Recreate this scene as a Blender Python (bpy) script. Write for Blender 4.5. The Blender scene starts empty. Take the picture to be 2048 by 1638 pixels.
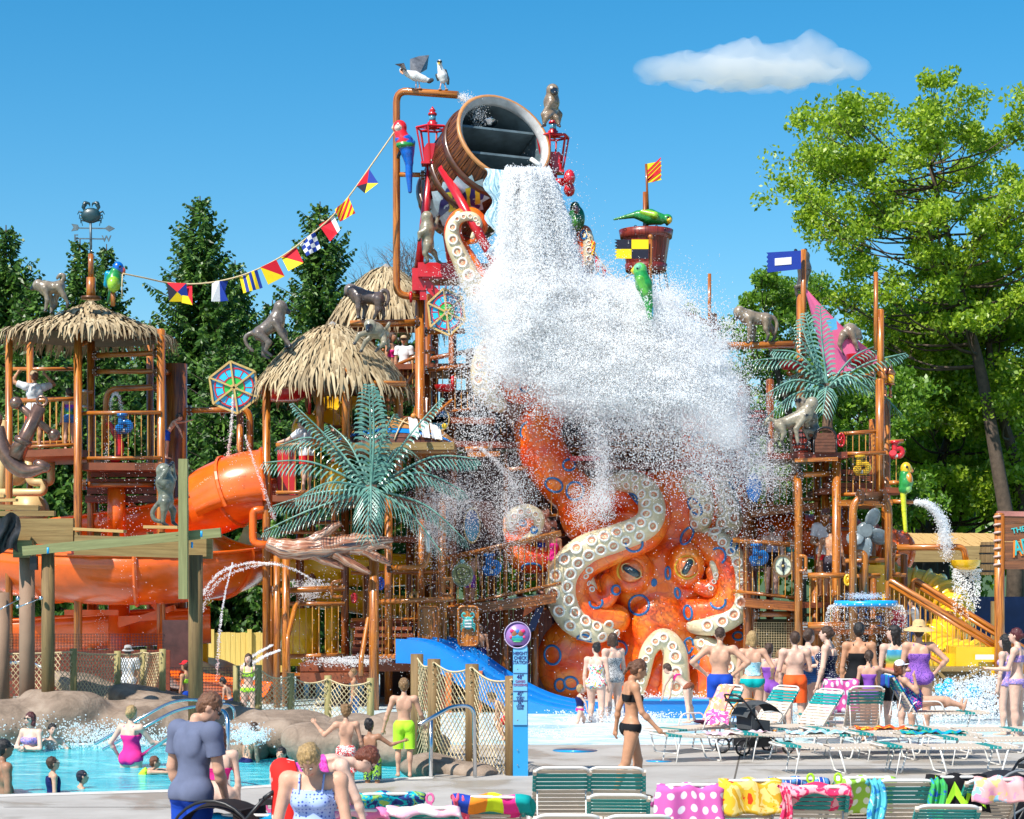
import bpy, math, random
import numpy as np
from math import pi, sin, cos, radians
from mathutils import Vector, Matrix, noise as mnoise
from mathutils.bvhtree import BVHTree
random.seed(7); rng = np.random.RandomState(7)
sc = bpy.context.scene
C = sc.collection
F, H, HY = 4000.0, 2.8, 1140.0        # focal length in photo pixels, eye height, horizon row

# ---------------------------------------------------------------- camera
cd = bpy.data.cameras.new('camera'); cam = bpy.data.objects.new('camera', cd); C.objects.link(cam)
cam.location = (0, 0, H); cam.rotation_euler = (pi/2, 0, 0)
cd.sensor_width = 36; cd.lens = 36*F/2048; cd.shift_y = (HY-819)/2048
cd.clip_end = 6000; sc.camera = cam
cd.dof.use_dof = True; cd.dof.focus_distance = 42; cd.dof.aperture_fstop = 9.0

# ---------------------------------------------------------------- sky and sun
SUN_EL, SUN_AZ = radians(50), radians(-140)     # azimuth from +Y, clockwise seen from above
S = Vector((cos(SUN_EL)*sin(SUN_AZ), cos(SUN_EL)*cos(SUN_AZ), sin(SUN_EL)))
w = bpy.data.worlds.new("World"); sc.world = w; w.use_nodes = True
nt = w.node_tree; nt.nodes.clear()
sky = nt.nodes.new('ShaderNodeTexSky'); sky.sky_type = 'NISHITA'; sky.sun_disc = False
sky.sun_elevation = SUN_EL; sky.sun_rotation = SUN_AZ % (2*pi); sky.altitude = 300
sky.air_density = 1.0; sky.dust_density = 1.0; sky.ozone_density = 3.5
hs = nt.nodes.new('ShaderNodeHueSaturation'); hs.inputs['Saturation'].default_value = 1.42; hs.inputs['Value'].default_value = 0.71
hs.inputs['Hue'].default_value = 0.488
bg = nt.nodes.new('ShaderNodeBackground'); bg.inputs['Strength'].default_value = 0.15
wo = nt.nodes.new('ShaderNodeOutputWorld')
nt.links.new(sky.outputs[0], hs.inputs['Color']); nt.links.new(hs.outputs[0], bg.inputs['Color']); nt.links.new(bg.outputs[0], wo.inputs['Surface'])
sl = bpy.data.lights.new('sun', 'SUN'); sl.energy = 4.6; sl.angle = radians(0.5); sl.color = (1.0, 0.95, 0.86)
so = bpy.data.objects.new('sun', sl); C.objects.link(so); so.rotation_euler = S.to_track_quat('Z', 'Y').to_euler(); so.location = S*200
sc.view_settings.view_transform = 'Standard'; sc.view_settings.look = 'None'; sc.view_settings.exposure = 0.60
sc.view_settings.gamma = 1; sc.view_settings.use_curve_mapping = False
sc.cycles.max_bounces = 16; sc.cycles.diffuse_bounces = 13; sc.cycles.glossy_bounces = 2; sc.cycles.transmission_bounces = 4
sc.cycles.transparent_max_bounces = 8; sc.cycles.volume_bounces = 3; sc.cycles.caustics_reflective = False; sc.cycles.caustics_refractive = False

# ---------------------------------------------------------------- helpers
def P(px, py, d): return Vector(((px-1024)*d/F, d, H+(HY-py)*d/F))
def Z(py, d): return H+(HY-py)*d/F
def X(px, d): return (px-1024)*d/F
def V(*a): return Vector(a)

class MB:
    "collects polygons with uv and smooth flags; built into one mesh object"
    def __init__(s): s.v=[]; s.f=[]; s.sm=[]; s.uv=[]; s.mi=[]; s.m=0
    def add(s, vs, fs, smooth=False, uvs=None):
        o=len(s.v); s.v.extend(tuple(v) for v in vs)
        for i,f in enumerate(fs):
            s.f.append([o+k for k in f]); s.sm.append(smooth); s.mi.append(s.m)
            s.uv.append(uvs[i] if uvs else [(vs[k][0]+vs[k][1], vs[k][2]) for k in f])
        return s
    def box(s, c, sz, rot=None, taper=1.0):
        x,y,z=sz[0]/2,sz[1]/2,sz[2]/2
        P8=[V(a*x*(taper if e>0 else 1),b*y*(taper if e>0 else 1),e*z) for e in(-1,1) for a,b in((-1,-1),(1,-1),(1,1),(-1,1))]
        if rot is not None: P8=[rot@p for p in P8]
        c=Vector(c)
        fs=[(3,2,1,0),(4,5,6,7),(0,1,5,4),(1,2,6,5),(2,3,7,6),(3,0,4,7)]
        uv=[]
        L=(sz[0],sz[1],sz[2])
        for k,f in enumerate(fs):
            a,b=(L[0],L[1]) if k<2 else ((L[0],L[2]) if k in(2,4) else (L[1],L[2]))
            if a>=b: uv.append([(0,0),(0,a),(b,a),(b,0)])
            else: uv.append([(0,0),(a,0),(a,b),(0,b)])
        return s.add([c+p for p in P8],fs,False,uv)
    def beam(s, a, b, w, h, up=V(0,0,1)):
        a,b=Vector(a),Vector(b); d=(b-a); L=d.length; d.normalize()
        r=d.cross(up)
        if r.length<1e-4: r=V(1,0,0)
        r.normalize(); u=r.cross(d)
        R=Matrix((r,d,u)).transposed()
        return s.box((a+b)/2,(w,L,h),R)
    def tube(s, path, r, seg=8, closed=False, caps=True, flat=None):
        path=[Vector(p) for p in path]; n=len(path)
        if n<2: return s
        rr=r if isinstance(r,(list,tuple)) else [r]*n
        T=[]
        for i in range(n):
            if closed: t=path[(i+1)%n]-path[i-1]
            else: t=path[min(i+1,n-1)]-path[max(i-1,0)]
            T.append(t.normalized() if t.length>1e-9 else V(0,0,1))
        a=T[0].orthogonal().normalized()
        if abs(T[0].z)>0.9: a=(V(0,-1,0)-T[0]*T[0].dot(V(0,-1,0))).normalized()
        fr=[a]
        for i in range(1,n):
            a=fr[-1]-T[i]*fr[-1].dot(T[i]); fr.append(a.normalized() if a.length>1e-6 else T[i].orthogonal().normalized())
        vs=[]; ln=[0]
        for i in range(n):
            b=T[i].cross(fr[i])
            if i: ln.append(ln[-1]+(path[i]-path[i-1]).length)
            for j in range(seg):
                t=2*pi*j/seg
                vs.append(path[i]+(fr[i]*cos(t)+b*sin(t)*(flat or 1))*rr[i])
        fs=[];uv=[]
        for i in range(n if closed else n-1):
            i2=(i+1)%n; l1=ln[i]; l2=ln[i2] if i2 else ln[i]+.1
            for j in range(seg):
                k=(j+1)%seg
                fs.append((i*seg+j,i*seg+k,i2*seg+k,i2*seg+j))
                c=6.28*max(rr)*.8/seg
                uv.append([(j*c,l1),((j+1)*c,l1),((j+1)*c,l2),(j*c,l2)])
        s.add(vs,fs,seg>4,uv)
        if caps and not closed:
            o=len(s.v)-len(vs)
            for idx in (list(range(seg))[::-1],[(n-1)*seg+j for j in range(seg)]):
                s.f.append([o+k for k in idx]); s.sm.append(False); s.mi.append(s.m); s.uv.append([(0,k*.02) for k in idx])
        return s
    def lathe(s, prof, c=V(0,0,0), axis=V(0,0,1), seg=16, smooth=True, caps=True):
        c=Vector(c); q=V(0,0,1).rotation_difference(Vector(axis).normalized()); vs=[]
        for r,z in prof:
            for j in range(seg):
                t=2*pi*j/seg; vs.append(c+q@V(r*cos(t),r*sin(t),z))
        fs=[];uv=[]
        for i in range(len(prof)-1):
            for j in range(seg):
                k=(j+1)%seg; fs.append((i*seg+j,i*seg+k,(i+1)*seg+k,(i+1)*seg+j))
                R=max(prof[i][0],prof[i+1][0]); a=6.28*R/seg
                uv.append([(j*a,prof[i][1]),((j+1)*a,prof[i][1]),((j+1)*a,prof[i+1][1]),(j*a,prof[i+1][1])])
        if caps:
            fs.append(tuple(range(seg))[::-1]); uv.append([(0,0)]*seg)
            n=len(prof)-1; fs.append(tuple(n*seg+j for j in range(seg))); uv.append([(0,0)]*seg)
        return s.add(vs,fs,smooth,uv)
    def ball(s, c, r, seg=10, rings=6, rot=None):
        r=r if isinstance(r,(tuple,list,Vector)) else (r,r,r); c=Vector(c); vs=[]
        for i in range(rings+1):
            ph=pi*i/rings
            for j in range(seg):
                t=2*pi*j/seg; p=V(r[0]*sin(ph)*cos(t),r[1]*sin(ph)*sin(t),-r[2]*cos(ph))
                vs.append(c+(rot@p if rot is not None else p))
        fs=[(i*seg+j,i*seg+(j+1)%seg,(i+1)*seg+(j+1)%seg,(i+1)*seg+j) for i in range(rings) for j in range(seg)]
        return s.add(vs,fs,True)
    def prism(s, pts, y0, y1, T=None):
        "2-D outline in local x,z extruded from y0 to y1; T maps to place"
        n=len(pts); vs=[V(p[0],y0,p[1]) for p in pts]+[V(p[0],y1,p[1]) for p in pts]
        if T is not None: vs=[T@v for v in vs]
        fs=[tuple(range(n)),tuple(range(2*n-1,n-1,-1))]+[(i,i+n,(i+1)%n+n,(i+1)%n) for i in range(n)]
        return s.add(vs,fs,False,[[(pts[k%n][0],pts[k%n][1]) for k in f] for f in fs])
    def grid(s, fn, nu, nv, smooth=True, uvf=None):
        vs=[fn(i/nu,j/nv) for j in range(nv+1) for i in range(nu+1)]
        fs=[(j*(nu+1)+i,j*(nu+1)+i+1,(j+1)*(nu+1)+i+1,(j+1)*(nu+1)+i) for j in range(nv) for i in range(nu)]
        uvs=[[((k%(nu+1))/nu,(k//(nu+1))/nv) for k in f] for f in fs]
        return s.add(vs,fs,smooth,uvs)
    def mesh(s, name, mats, base):
        me=bpy.data.meshes.new(name)
        me.from_pydata([(v[0]-base[0],v[1]-base[1],v[2]-base[2]) for v in s.v],[],s.f)
        me.polygons.foreach_set('use_smooth',s.sm)
        if not isinstance(mats,(list,tuple)): mats=[mats]
        for m in mats: me.materials.append(m)
        if len(mats)>1: me.polygons.foreach_set('material_index',s.mi)
        l=me.uv_layers.new(name='UVMap'); l.data.foreach_set('uv',[c for u in s.uv for p in u for c in p])
        return me

def npmesh(name, Vx, Fx, mats, base=(0,0,0), smooth=True, col=None):
    "fast mesh from numpy arrays (constant polygon size)"
    me=bpy.data.meshes.new(name); Vx=np.asarray(Vx,dtype=np.float32)-np.array(base,dtype=np.float32); Fx=np.asarray(Fx,dtype=np.int32)
    nf,k=Fx.shape
    me.vertices.add(len(Vx)); me.vertices.foreach_set('co',Vx.ravel())
    me.loops.add(nf*k); me.loops.foreach_set('vertex_index',Fx.ravel())
    me.polygons.add(nf); me.polygons.foreach_set('loop_start',np.arange(nf,dtype=np.int32)*k); me.polygons.foreach_set('loop_total',np.full(nf,k,dtype=np.int32))
    me.polygons.foreach_set('use_smooth',np.full(nf,smooth))
    me.update(calc_edges=True)
    for m in (mats if isinstance(mats,(list,tuple)) else [mats]): me.materials.append(m)
    if col is not None:
        a=me.color_attributes.new('Col','FLOAT_COLOR','POINT'); c=np.ones((len(Vx),4),dtype=np.float32); c[:,:3]=col
        a.data.foreach_set('color',c.ravel())
    return me

def link(name, me, parent=None, loc=None):
    o=bpy.data.objects.new(name,me); C.objects.link(o)
    if parent is not None: o.parent=parent
    if loc is not None: o.location=loc
    return o
def tag(o, label=None, cat=None, group=None, kind=None):
    if label: o['label']=label
    if cat: o['category']=cat
    if group: o['group']=group
    if kind: o['kind']=kind
    return o
class Thing:
    "an Empty at the thing's base; parts are given in world coordinates"
    def __init__(s, name, label, cat, base, group=None, kind=None):
        s.base=Vector(base); s.o=bpy.data.objects.new(name,None); C.objects.link(s.o); s.o.location=s.base; s.o.empty_display_size=.2
        tag(s.o,label,cat,group,kind)
    def part(s, name, mb, mat, parent=None, label=None):
        me=mb.mesh(name,mat,s.base) if isinstance(mb,MB) else mb
        o=link(name,me,parent or s.o)
        if label: o['label']=label
        return o
def single(name, mb, mat, label, cat, base=None, group=None, kind=None):
    if base is None:
        a=np.array(mb.v); base=Vector(((a[:,0].min()+a[:,0].max())/2,(a[:,1].min()+a[:,1].max())/2,a[:,2].min()))
    o=link(name,mb.mesh(name,mat,base),None,base); return tag(o,label,cat,group,kind)
def struct(name, mb, mat, kind='structure'):
    o=link(name,mb.mesh(name,mat,V(0,0,0))); o['kind']=kind; return o

def catmull(pts, n=6):
    pts=[Vector(p) for p in pts]; out=[]
    for i in range(len(pts)-1):
        p0=pts[max(i-1,0)];p1=pts[i];p2=pts[i+1];p3=pts[min(i+2,len(pts)-1)]
        for k in range(n):
            t=k/n; out.append(0.5*((2*p1)+(p2-p0)*t+(2*p0-5*p1+4*p2-p3)*t*t+(3*p1-p0-3*p2+p3)*t**3))
    out.append(pts[-1]); return out
def fillet(pts, r, n=4):
    pts=[Vector(p) for p in pts]; out=[pts[0]]
    for i in range(1,len(pts)-1):
        a=(pts[i-1]-pts[i]);b=(pts[i+1]-pts[i]); q=min(r,a.length*.45,b.length*.45)
        A=pts[i]+a.normalized()*q; B=pts[i]+b.normalized()*q
        for k in range(n+1):
            t=k/n; out.append((1-t)**2*A+2*t*(1-t)*pts[i]+t*t*B)
    out.append(pts[-1]); return out

# ---------------------------------------------------------------- SDF blobs -> one continuous skin (surface nets)
def ell(c, r, rot=None, k=.03, col=(.5,.5,.5), n='', neg=False): return dict(t='e',a=Vector(c),r=Vector(r),R=rot,k=k,col=col,n=n,neg=neg)
def cap(a, b, ra, rb=None, k=.03, col=(.5,.5,.5), n='', neg=False): return dict(t='c',a=Vector(a),b=Vector(b),ra=ra,rb=ra if rb is None else rb,k=k,col=col,n=n,neg=neg)
def chain(pts, rs, k=.03, col=(.5,.5,.5), n=''): return [cap(pts[i],pts[i+1],rs[i],rs[i+1],k,col,n) for i in range(len(pts)-1)]
def sdf(prims, vox):
    lo=np.full(3,1e9); hi=-lo; bb=[]
    for p in prims:
        if p['t']=='e': m=max(p['r']); 
        else: m=max(p['ra'],p['rb'])
        if p['t']=='e' and p['R'] is None: ext=np.array(p['r'])
        else: ext=np.full(3,m)
        q=[np.array(p['a'])] + ([np.array(p['b'])] if p['t']=='c' else [])
        l=np.min(q,0)-ext; h=np.max(q,0)+ext; bb.append((l,h))
        if not p['neg']: lo=np.minimum(lo,l); hi=np.maximum(hi,h)
    lo-=3*vox; hi+=3*vox
    n=np.ceil((hi-lo)/vox).astype(int)+1
    ax=[(lo[i]+vox*np.arange(n[i])).astype(np.float32) for i in range(3)]
    D=np.full(n,9.,dtype=np.float32); ID=np.zeros(n,dtype=np.int16)
    for pi_,p in enumerate(prims):
        l,h=bb[pi_]; mg=p['k']+2*vox
        s0=np.maximum(((l-mg-lo)/vox).astype(int),0); s1=np.minimum(((h+mg-lo)/vox).astype(int)+2,n)
        if (s1<=s0).any(): continue
        sl_=tuple(slice(a,b) for a,b in zip(s0,s1))
        x=ax[0][sl_[0]][:,None,None]; y=ax[1][sl_[1]][None,:,None]; z=ax[2][sl_[2]][None,None,:]
        a=p['a']; x=x-a[0]; y=y-a[1]; z=z-a[2]
        if p['t']=='e':
            if p['R'] is not None:
                R=p['R'].transposed()
                x,y,z=(R[0][0]*x+R[0][1]*y+R[0][2]*z, R[1][0]*x+R[1][1]*y+R[1][2]*z, R[2][0]*x+R[2][1]*y+R[2][2]*z)
            r=p['r']; k0=np.sqrt((x/r[0])**2+(y/r[1])**2+(z/r[2])**2); k1=np.sqrt((x/r[0]**2)**2+(y/r[1]**2)**2+(z/r[2]**2)**2)+1e-9
            d=k0*(k0-1)/k1
            d=np.where(k0<.05,-min(r),d)
        else:
            v=p['b']-a; L2=max(v.length_squared,1e-9)
            t=np.clip((x*v[0]+y*v[1]+z*v[2])/L2,0,1)
            d=np.sqrt((x-v[0]*t)**2+(y-v[1]*t)**2+(z-v[2]*t)**2)-(p['ra']+(p['rb']-p['ra'])*t)
        d=d.astype(np.float32); D0=D[sl_]; k=p['k']
        if p['neg']:
            hh=np.clip(.5-.5*(D0+d)/k,0,1); D[sl_]=D0*(1-hh)+(-d)*hh+k*hh*(1-hh)
            if p['n']: ID[sl_]=np.where((-d>D0-.3*vox),pi_,ID[sl_])
        else:
            ID[sl_]=np.where(d<D0,pi_,ID[sl_])
            hh=np.clip(.5+.5*(D0-d)/k,0,1); D[sl_]=D0*(1-hh)+d*hh-k*hh*(1-hh)
    Sg=D<0
    c=[Sg[i:n[0]-1+i,j:n[1]-1+j,k:n[2]-1+k] for i in(0,1) for j in(0,1) for k in(0,1)]
    s=sum(q.astype(np.int8) for q in c); mask=(s>0)&(s<8)
    I=np.argwhere(mask); idx=np.full(mask.shape,-1,dtype=np.int32); idx[mask]=np.arange(len(I))
    corners=np.array([(i,j,k) for i in(0,1) for j in(0,1) for k in(0,1)])
    dv=np.stack([D[I[:,0]+q[0],I[:,1]+q[1],I[:,2]+q[2]] for q in corners],1)
    acc=np.zeros((len(I),3)); cnt=np.zeros(len(I))
    for a in range(8):
        for b in range(a+1,8):
            if np.abs(corners[a]-corners[b]).sum()!=1: continue
            m=(dv[:,a]<0)!=(dv[:,b]<0)
            t=dv[m,a]/(dv[m,a]-dv[m,b]); acc[m]+=corners[a]+(corners[b]-corners[a])*t[:,None]; cnt[m]+=1
    Vx=lo+(I+acc/cnt[:,None])*vox
    ids=ID[I[:,0],I[:,1],I[:,2]]
    Fs=[]
    for axis in range(3):
        A=[slice(1,-1)]*3; B=[slice(1,-1)]*3; A[axis]=slice(0,-1); B[axis]=slice(1,None)
        s1=Sg[tuple(A)]; s2=Sg[tuple(B)]; E=np.argwhere(s1!=s2)
        if not len(E): continue
        sg=s1[E[:,0],E[:,1],E[:,2]]
        E=E.copy()
        o1,o2=[(1,2),(2,0),(0,1)][axis]
        for o in(o1,o2): E[:,o]+=1
        def g(da,db):
            Q=E.copy(); Q[:,o1]-=da; Q[:,o2]-=db; return idx[Q[:,0],Q[:,1],Q[:,2]]
        q=np.stack([g(1,1),g(0,1),g(0,0),g(1,0)],1)
        q[~sg]=q[~sg][:,::-1]; Fs.append(q)
    Fx=np.concatenate(Fs); Fx=Fx[(Fx>=0).all(1)]
    # light smoothing of positions and colours
    col=np.array([p['col'] for p in prims])[ids]
    e=np.concatenate([Fx[:,[0,1]],Fx[:,[1,2]],Fx[:,[2,3]],Fx[:,[3,0]]])
    deg=np.bincount(e[:,0],minlength=len(Vx))+np.bincount(e[:,1],minlength=len(Vx))+1e-9
    def avg(A):
        o=np.zeros_like(A)
        for q in range(A.shape[1]): o[:,q]=(np.bincount(e[:,0],A[e[:,1],q],minlength=len(Vx))+np.bincount(e[:,1],A[e[:,0],q],minlength=len(Vx)))/deg
        return o
    Vx=Vx*.5+avg(Vx)*.5; col=col*.5+avg(col)*.5
    return Vx,Fx,ids,col
def vnormals(Vx,Fx):
    a,b,c,d=(Vx[Fx[:,i]] for i in range(4)); n=np.cross(c-a,d-b); N=np.zeros_like(Vx)
    for i in range(4):
        for q in range(3): N[:,q]+=np.bincount(Fx[:,i],n[:,q],minlength=len(Vx))
    return N/(np.linalg.norm(N,axis=1,keepdims=True)+1e-9)
def bounds_base(Vx): return Vector(((Vx[:,0].min()+Vx[:,0].max())/2,(Vx[:,1].min()+Vx[:,1].max())/2,Vx[:,2].min()))
# ---------------------------------------------------------------- materials
def newmat(name):
    m=bpy.data.materials.new(name); m.use_nodes=True; n=m.node_tree; b=n.nodes['Principled BSDF']; return m,n,b
def lin(c):
    "sRGB 0-255 to linear"
    return tuple(((x/255)/12.92 if x/255<=.04045 else ((x/255+.055)/1.055)**2.4) for x in c)
def coords(n, kind='Object', scale=(1,1,1), rot=(0,0,0)):
    t=n.nodes.new('ShaderNodeTexCoord'); m=n.nodes.new('ShaderNodeMapping'); m.inputs['Scale'].default_value=scale; m.inputs['Rotation'].default_value=rot
    n.links.new(t.outputs[kind],m.inputs['Vector']); return m.outputs[0]
def noise_(n, vec, scale, detail=3, rough=.5, dist=0):
    t=n.nodes.new('ShaderNodeTexNoise'); t.inputs['Scale'].default_value=scale; t.inputs['Detail'].default_value=detail
    t.inputs['Roughness'].default_value=rough; t.inputs['Distortion'].default_value=dist; n.links.new(vec,t.inputs['Vector']); return t.outputs['Fac']
def ramp(n, fac, stops, interp='LINEAR'):
    r=n.nodes.new('ShaderNodeValToRGB'); e=r.color_ramp.elements; r.color_ramp.interpolation=interp
    while len(e)<len(stops): e.new(.5)
    for i,(p,c) in enumerate(stops): e[i].position=p; e[i].color=(*c,1)
    n.links.new(fac,r.inputs[0]); return r.outputs[0]
def bump(n, b, fac, strength=.3, dist=.02):
    k=n.nodes.new('ShaderNodeBump'); k.inputs['Strength'].default_value=strength; k.inputs['Distance'].default_value=dist
    n.links.new(fac,k.inputs['Height']); n.links.new(k.outputs[0],b.inputs['Normal'])
def mix(n, fac, a, b, mode='MIX'):
    m=n.nodes.new('ShaderNodeMix'); m.data_type='RGBA'; m.blend_type=mode
    for s,v in ((0,fac),(6,a),(7,b)):
        if isinstance(v,(int,float)): m.inputs[s].default_value=v
        elif isinstance(v,tuple): m.inputs[s].default_value=(*v,1)
        else: n.links.new(v,m.inputs[s])
    return m.outputs[2]
MC={}
def plain(c, rough=.4, var=.18, scale=3, metal=0, coat=0, bmp=0, bscale=40, kind='Object', spec=.5):
    "base colour (linear) with slow dirt variation"
    key=(tuple(round(x,4) for x in c),rough,var,scale,metal,coat,bmp,bscale,kind,spec)
    if key in MC: return MC[key]
    m,n,b=newmat('paint'); v=coords(n,kind)
    c1=tuple(max(0,x*(1-var)) for x in c); c2=tuple(min(1,x*(1+var*.6)) for x in c)
    n.links.new(ramp(n,noise_(n,v,scale,4,.6),[(.3,c1),(.7,c2)]),b.inputs['Base Color'])
    b.inputs['Roughness'].default_value=rough; b.inputs['Metallic'].default_value=metal; b.inputs['Coat Weight'].default_value=coat; b.inputs['Coat Roughness'].default_value=.15
    b.inputs['Specular IOR Level'].default_value=spec
    if bmp: bump(n,b,noise_(n,v,bscale,3),bmp,.01)
    MC[key]=m; return m
def woodpipe(name, stops, rough=.32, coat=.5, su=34, sv=1.3):
    m,n,b=newmat(name); v=coords(n,'UV',(su,sv,1)); 
    f=noise_(n,v,1,5,.65,.8); v2=coords(n,'Object',(1,1,1)); f2=noise_(n,v2,.9,2)
    c=ramp(n,f,stops); c=mix(n,ramp(n,f2,[(.3,(0,0,0)),(.75,(.4,.4,.4))]),c,stops[0][1])
    n.links.new(c,b.inputs['Base Color']); b.inputs['Roughness'].default_value=rough; b.inputs['Coat Weight'].default_value=coat; b.inputs['Coat Roughness'].default_value=.12
    bump(n,b,f,.25,.01); return m
OR1,OR2,OR3=(.15,.036,.005),(.46,.14,.014),(.7,.27,.04)
M_PIPE=woodpipe('faux_wood_pipe',[(.36,OR1),(.5,OR2),(.68,OR3)])
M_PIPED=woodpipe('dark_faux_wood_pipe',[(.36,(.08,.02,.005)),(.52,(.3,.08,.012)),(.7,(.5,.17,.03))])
M_RAIL=plain((.62,.29,.06),.4,.3,6,coat=.2)
M_DECK=plain((.24,.06,.02),.55,.35,2,bmp=.2)
M_FLANGE=plain((.12,.05,.02),.35,.3,20,metal=.3)
M_BOLT=plain((.5,.5,.52),.25,.1,3,metal=.8)
def timber(name, a, b_, su=26, sv=1.2, rough=.75, knots=True):
    m,n,b=newmat(name); v=coords(n,'UV',(su,sv,1)); f=noise_(n,v,1,6,.7,.6)
    c=ramp(n,f,[(.3,a),(.7,b_)])
    if knots:
        k=n.nodes.new('ShaderNodeTexVoronoi'); k.inputs['Scale'].default_value=2.2; n.links.new(coords(n,'UV',(3.5,1,1)),k.inputs['Vector'])
        c=mix(n,ramp(n,k.outputs['Distance'],[(.03,(1,1,1)),(.1,(0,0,0))]),c,tuple(x*.3 for x in a))
    n.links.new(c,b.inputs['Base Color']); b.inputs['Roughness'].default_value=rough; bump(n,b,f,.4,.01); return m
M_POST=timber('treated_post',(.22,.17,.055),(.4,.34,.14))
M_POSTB=timber('weathered_post',(.1,.055,.02),(.26,.16,.06))
M_PLANK=timber('fresh_plank',(.45,.26,.08),(.66,.43,.17),20,1)
M_BEAM=timber('old_beam',(.17,.1,.03),(.36,.24,.09),22,1)
M_FENCE=timber('fence_board',(.5,.33,.07),(.68,.48,.13),18,.8)
M_GREENBEAM=timber('green_treated_beam',(.17,.16,.06),(.3,.29,.12),20,1)
M_BARREL=woodpipe('barrel_stave',[(.3,(.05,.015,.006)),(.48,(.24,.08,.022)),(.72,(.42,.17,.05))],.4,.35,22,1.6)
M_CRATE=timber('dark_red_wood',(.1,.02,.01),(.25,.05,.02),22,1.2,.45)
M_REDP=plain((.55,.012,.02),.3,.15,2,coat=.4)
M_ORANGE=plain((.82,.13,.008),.26,.2,2.2,coat=.5)
M_YEL=plain((.85,.5,.015),.25,.08,1,coat=.5)
M_BLUE=plain((.008,.2,.6),.2,.12,1.5,coat=.6)
M_CYAN=plain((.01,.35,.75),.3,.08,1,coat=.3)
M_TAN=plain((.6,.43,.2),.4,.1,2)
M_BLACK=plain((.012,.012,.014),.4,.3,5)
M_WHITE=plain((.75,.74,.7),.35,.06,3)
M_STEEL=plain((.6,.62,.65),.18,.08,4,metal=1)
M_GREYP=plain((.25,.26,.27),.4,.1,3)
M_ROPE=plain((.6,.47,.27),.8,.2,30)
M_COLUMN=plain((.28,.17,.11),.8,.2,2,bmp=.3)
def attr_mat(name, rough=.3, coat=.5, nz=.25, scale=9, bmp=.2, metal=0, sss=0, bscale=None, streak=None, spec=.5):
    m,n,b=newmat(name); a=n.nodes.new('ShaderNodeAttribute'); a.attribute_name='Col'
    v=coords(n,'Object',streak or (1,1,1)); f=noise_(n,v,scale,5,.65)
    c=mix(n,1.0,a.outputs['Color'],ramp(n,f,[(.3,(1-nz,)*3),(.7,(1+nz*.5,)*3)]),'MULTIPLY')
    n.links.new(c,b.inputs['Base Color']); b.inputs['Roughness'].default_value=rough; b.inputs['Coat Weight'].default_value=coat; b.inputs['Metallic'].default_value=metal
    b.inputs['Specular IOR Level'].default_value=spec
    if sss: b.inputs['Subsurface Weight'].default_value=sss; b.inputs['Subsurface Radius'].default_value=(.02,.008,.004)
    if bmp: bump(n,b,noise_(n,v,bscale or scale*2,4),bmp,.012)
    return m
M_STATUE=attr_mat('painted_statue',.3,.45,.5,12,.5)
M_FEATHER=attr_mat('painted_feathers',.28,.5,.3,16,.3)
M_SKIN=attr_mat('skin',.5,.0,.2,9,.1,sss=.06,spec=.35)
M_HAIR=attr_mat('hair',.45,.1,.55,40,.7,streak=(2.5,2.5,.5))
M_CLOTHA=attr_mat('cloth',.8,0,.12,10,.15,spec=.2)

def pattern(name, kind, cols, scale=12, rough=.8, kindc='Object', sc3=(1,1,1)):
    "printed fabric: dots, stripes, check, floral, bands"
    m,n,b=newmat(name); v=coords(n,kindc,sc3)
    if kind=='dots':
        t=n.nodes.new('ShaderNodeTexVoronoi'); t.inputs['Scale'].default_value=scale; t.inputs['Randomness'].default_value=.25; t.voronoi_dimensions='2D' if kindc=='UV' else '3D'; n.links.new(v,t.inputs['Vector'])
        c=ramp(n,t.outputs['Distance'],[(0,cols[1]),(.27,cols[1]),(.31,cols[0])])
    elif kind=='floral':
        t=n.nodes.new('ShaderNodeTexVoronoi'); t.inputs['Scale'].default_value=scale; n.links.new(v,t.inputs['Vector'])
        s=n.nodes.new('ShaderNodeSeparateColor'); n.links.new(t.outputs['Color'],s.inputs[0])
        k=len(cols); c=ramp(n,s.outputs[0],[(i/k,cols[i]) for i in range(k)],'CONSTANT')
        c=mix(n,ramp(n,noise_(n,v,scale*.9,2,.5,1.2),[(.5,(0,0,0)),(.54,(1,1,1))]),c,cols[0])
    elif kind=='splash':
        k=len(cols); c=ramp(n,noise_(n,v,scale,3,.55,1.6),[(.25+.5*i/k,cols[i]) for i in range(k)],'CONSTANT')
    elif kind in('stripes','vstripes','diag'):
        t=n.nodes.new('ShaderNodeTexWave'); t.inputs['Scale'].default_value=scale; t.inputs['Distortion'].default_value=.4
        t.bands_direction={'stripes':'Z','vstripes':'X','diag':'DIAGONAL'}[kind]; n.links.new(v,t.inputs['Vector'])
        k=len(cols); c=ramp(n,t.outputs['Fac'],[(i/k,cols[i]) for i in range(k)],'CONSTANT')
    elif kind=='bands':
        s=n.nodes.new('ShaderNodeSeparateXYZ'); n.links.new(coords(n,kindc if kindc=='UV' else 'Generated'),s.inputs[0])
        k=len(cols); c=ramp(n,s.outputs['X' if kindc=='UV' else 'Z'],[(i/k,cols[i]) for i in range(k)],'CONSTANT' if kindc=='UV' else 'LINEAR')
    n.links.new(c,b.inputs['Base Color']); b.inputs['Roughness'].default_value=rough; b.inputs['Specular IOR Level'].default_value=.25
    bump(n,b,noise_(n,v,60,2),.15,.005); return m
W_=(.75,.75,.75); NV=(.01,.015,.07); TL=(.0,.33,.33); PK=(.75,.06,.3); PU=(.2,.06,.5); LM=(.42,.8,.05)

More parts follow.
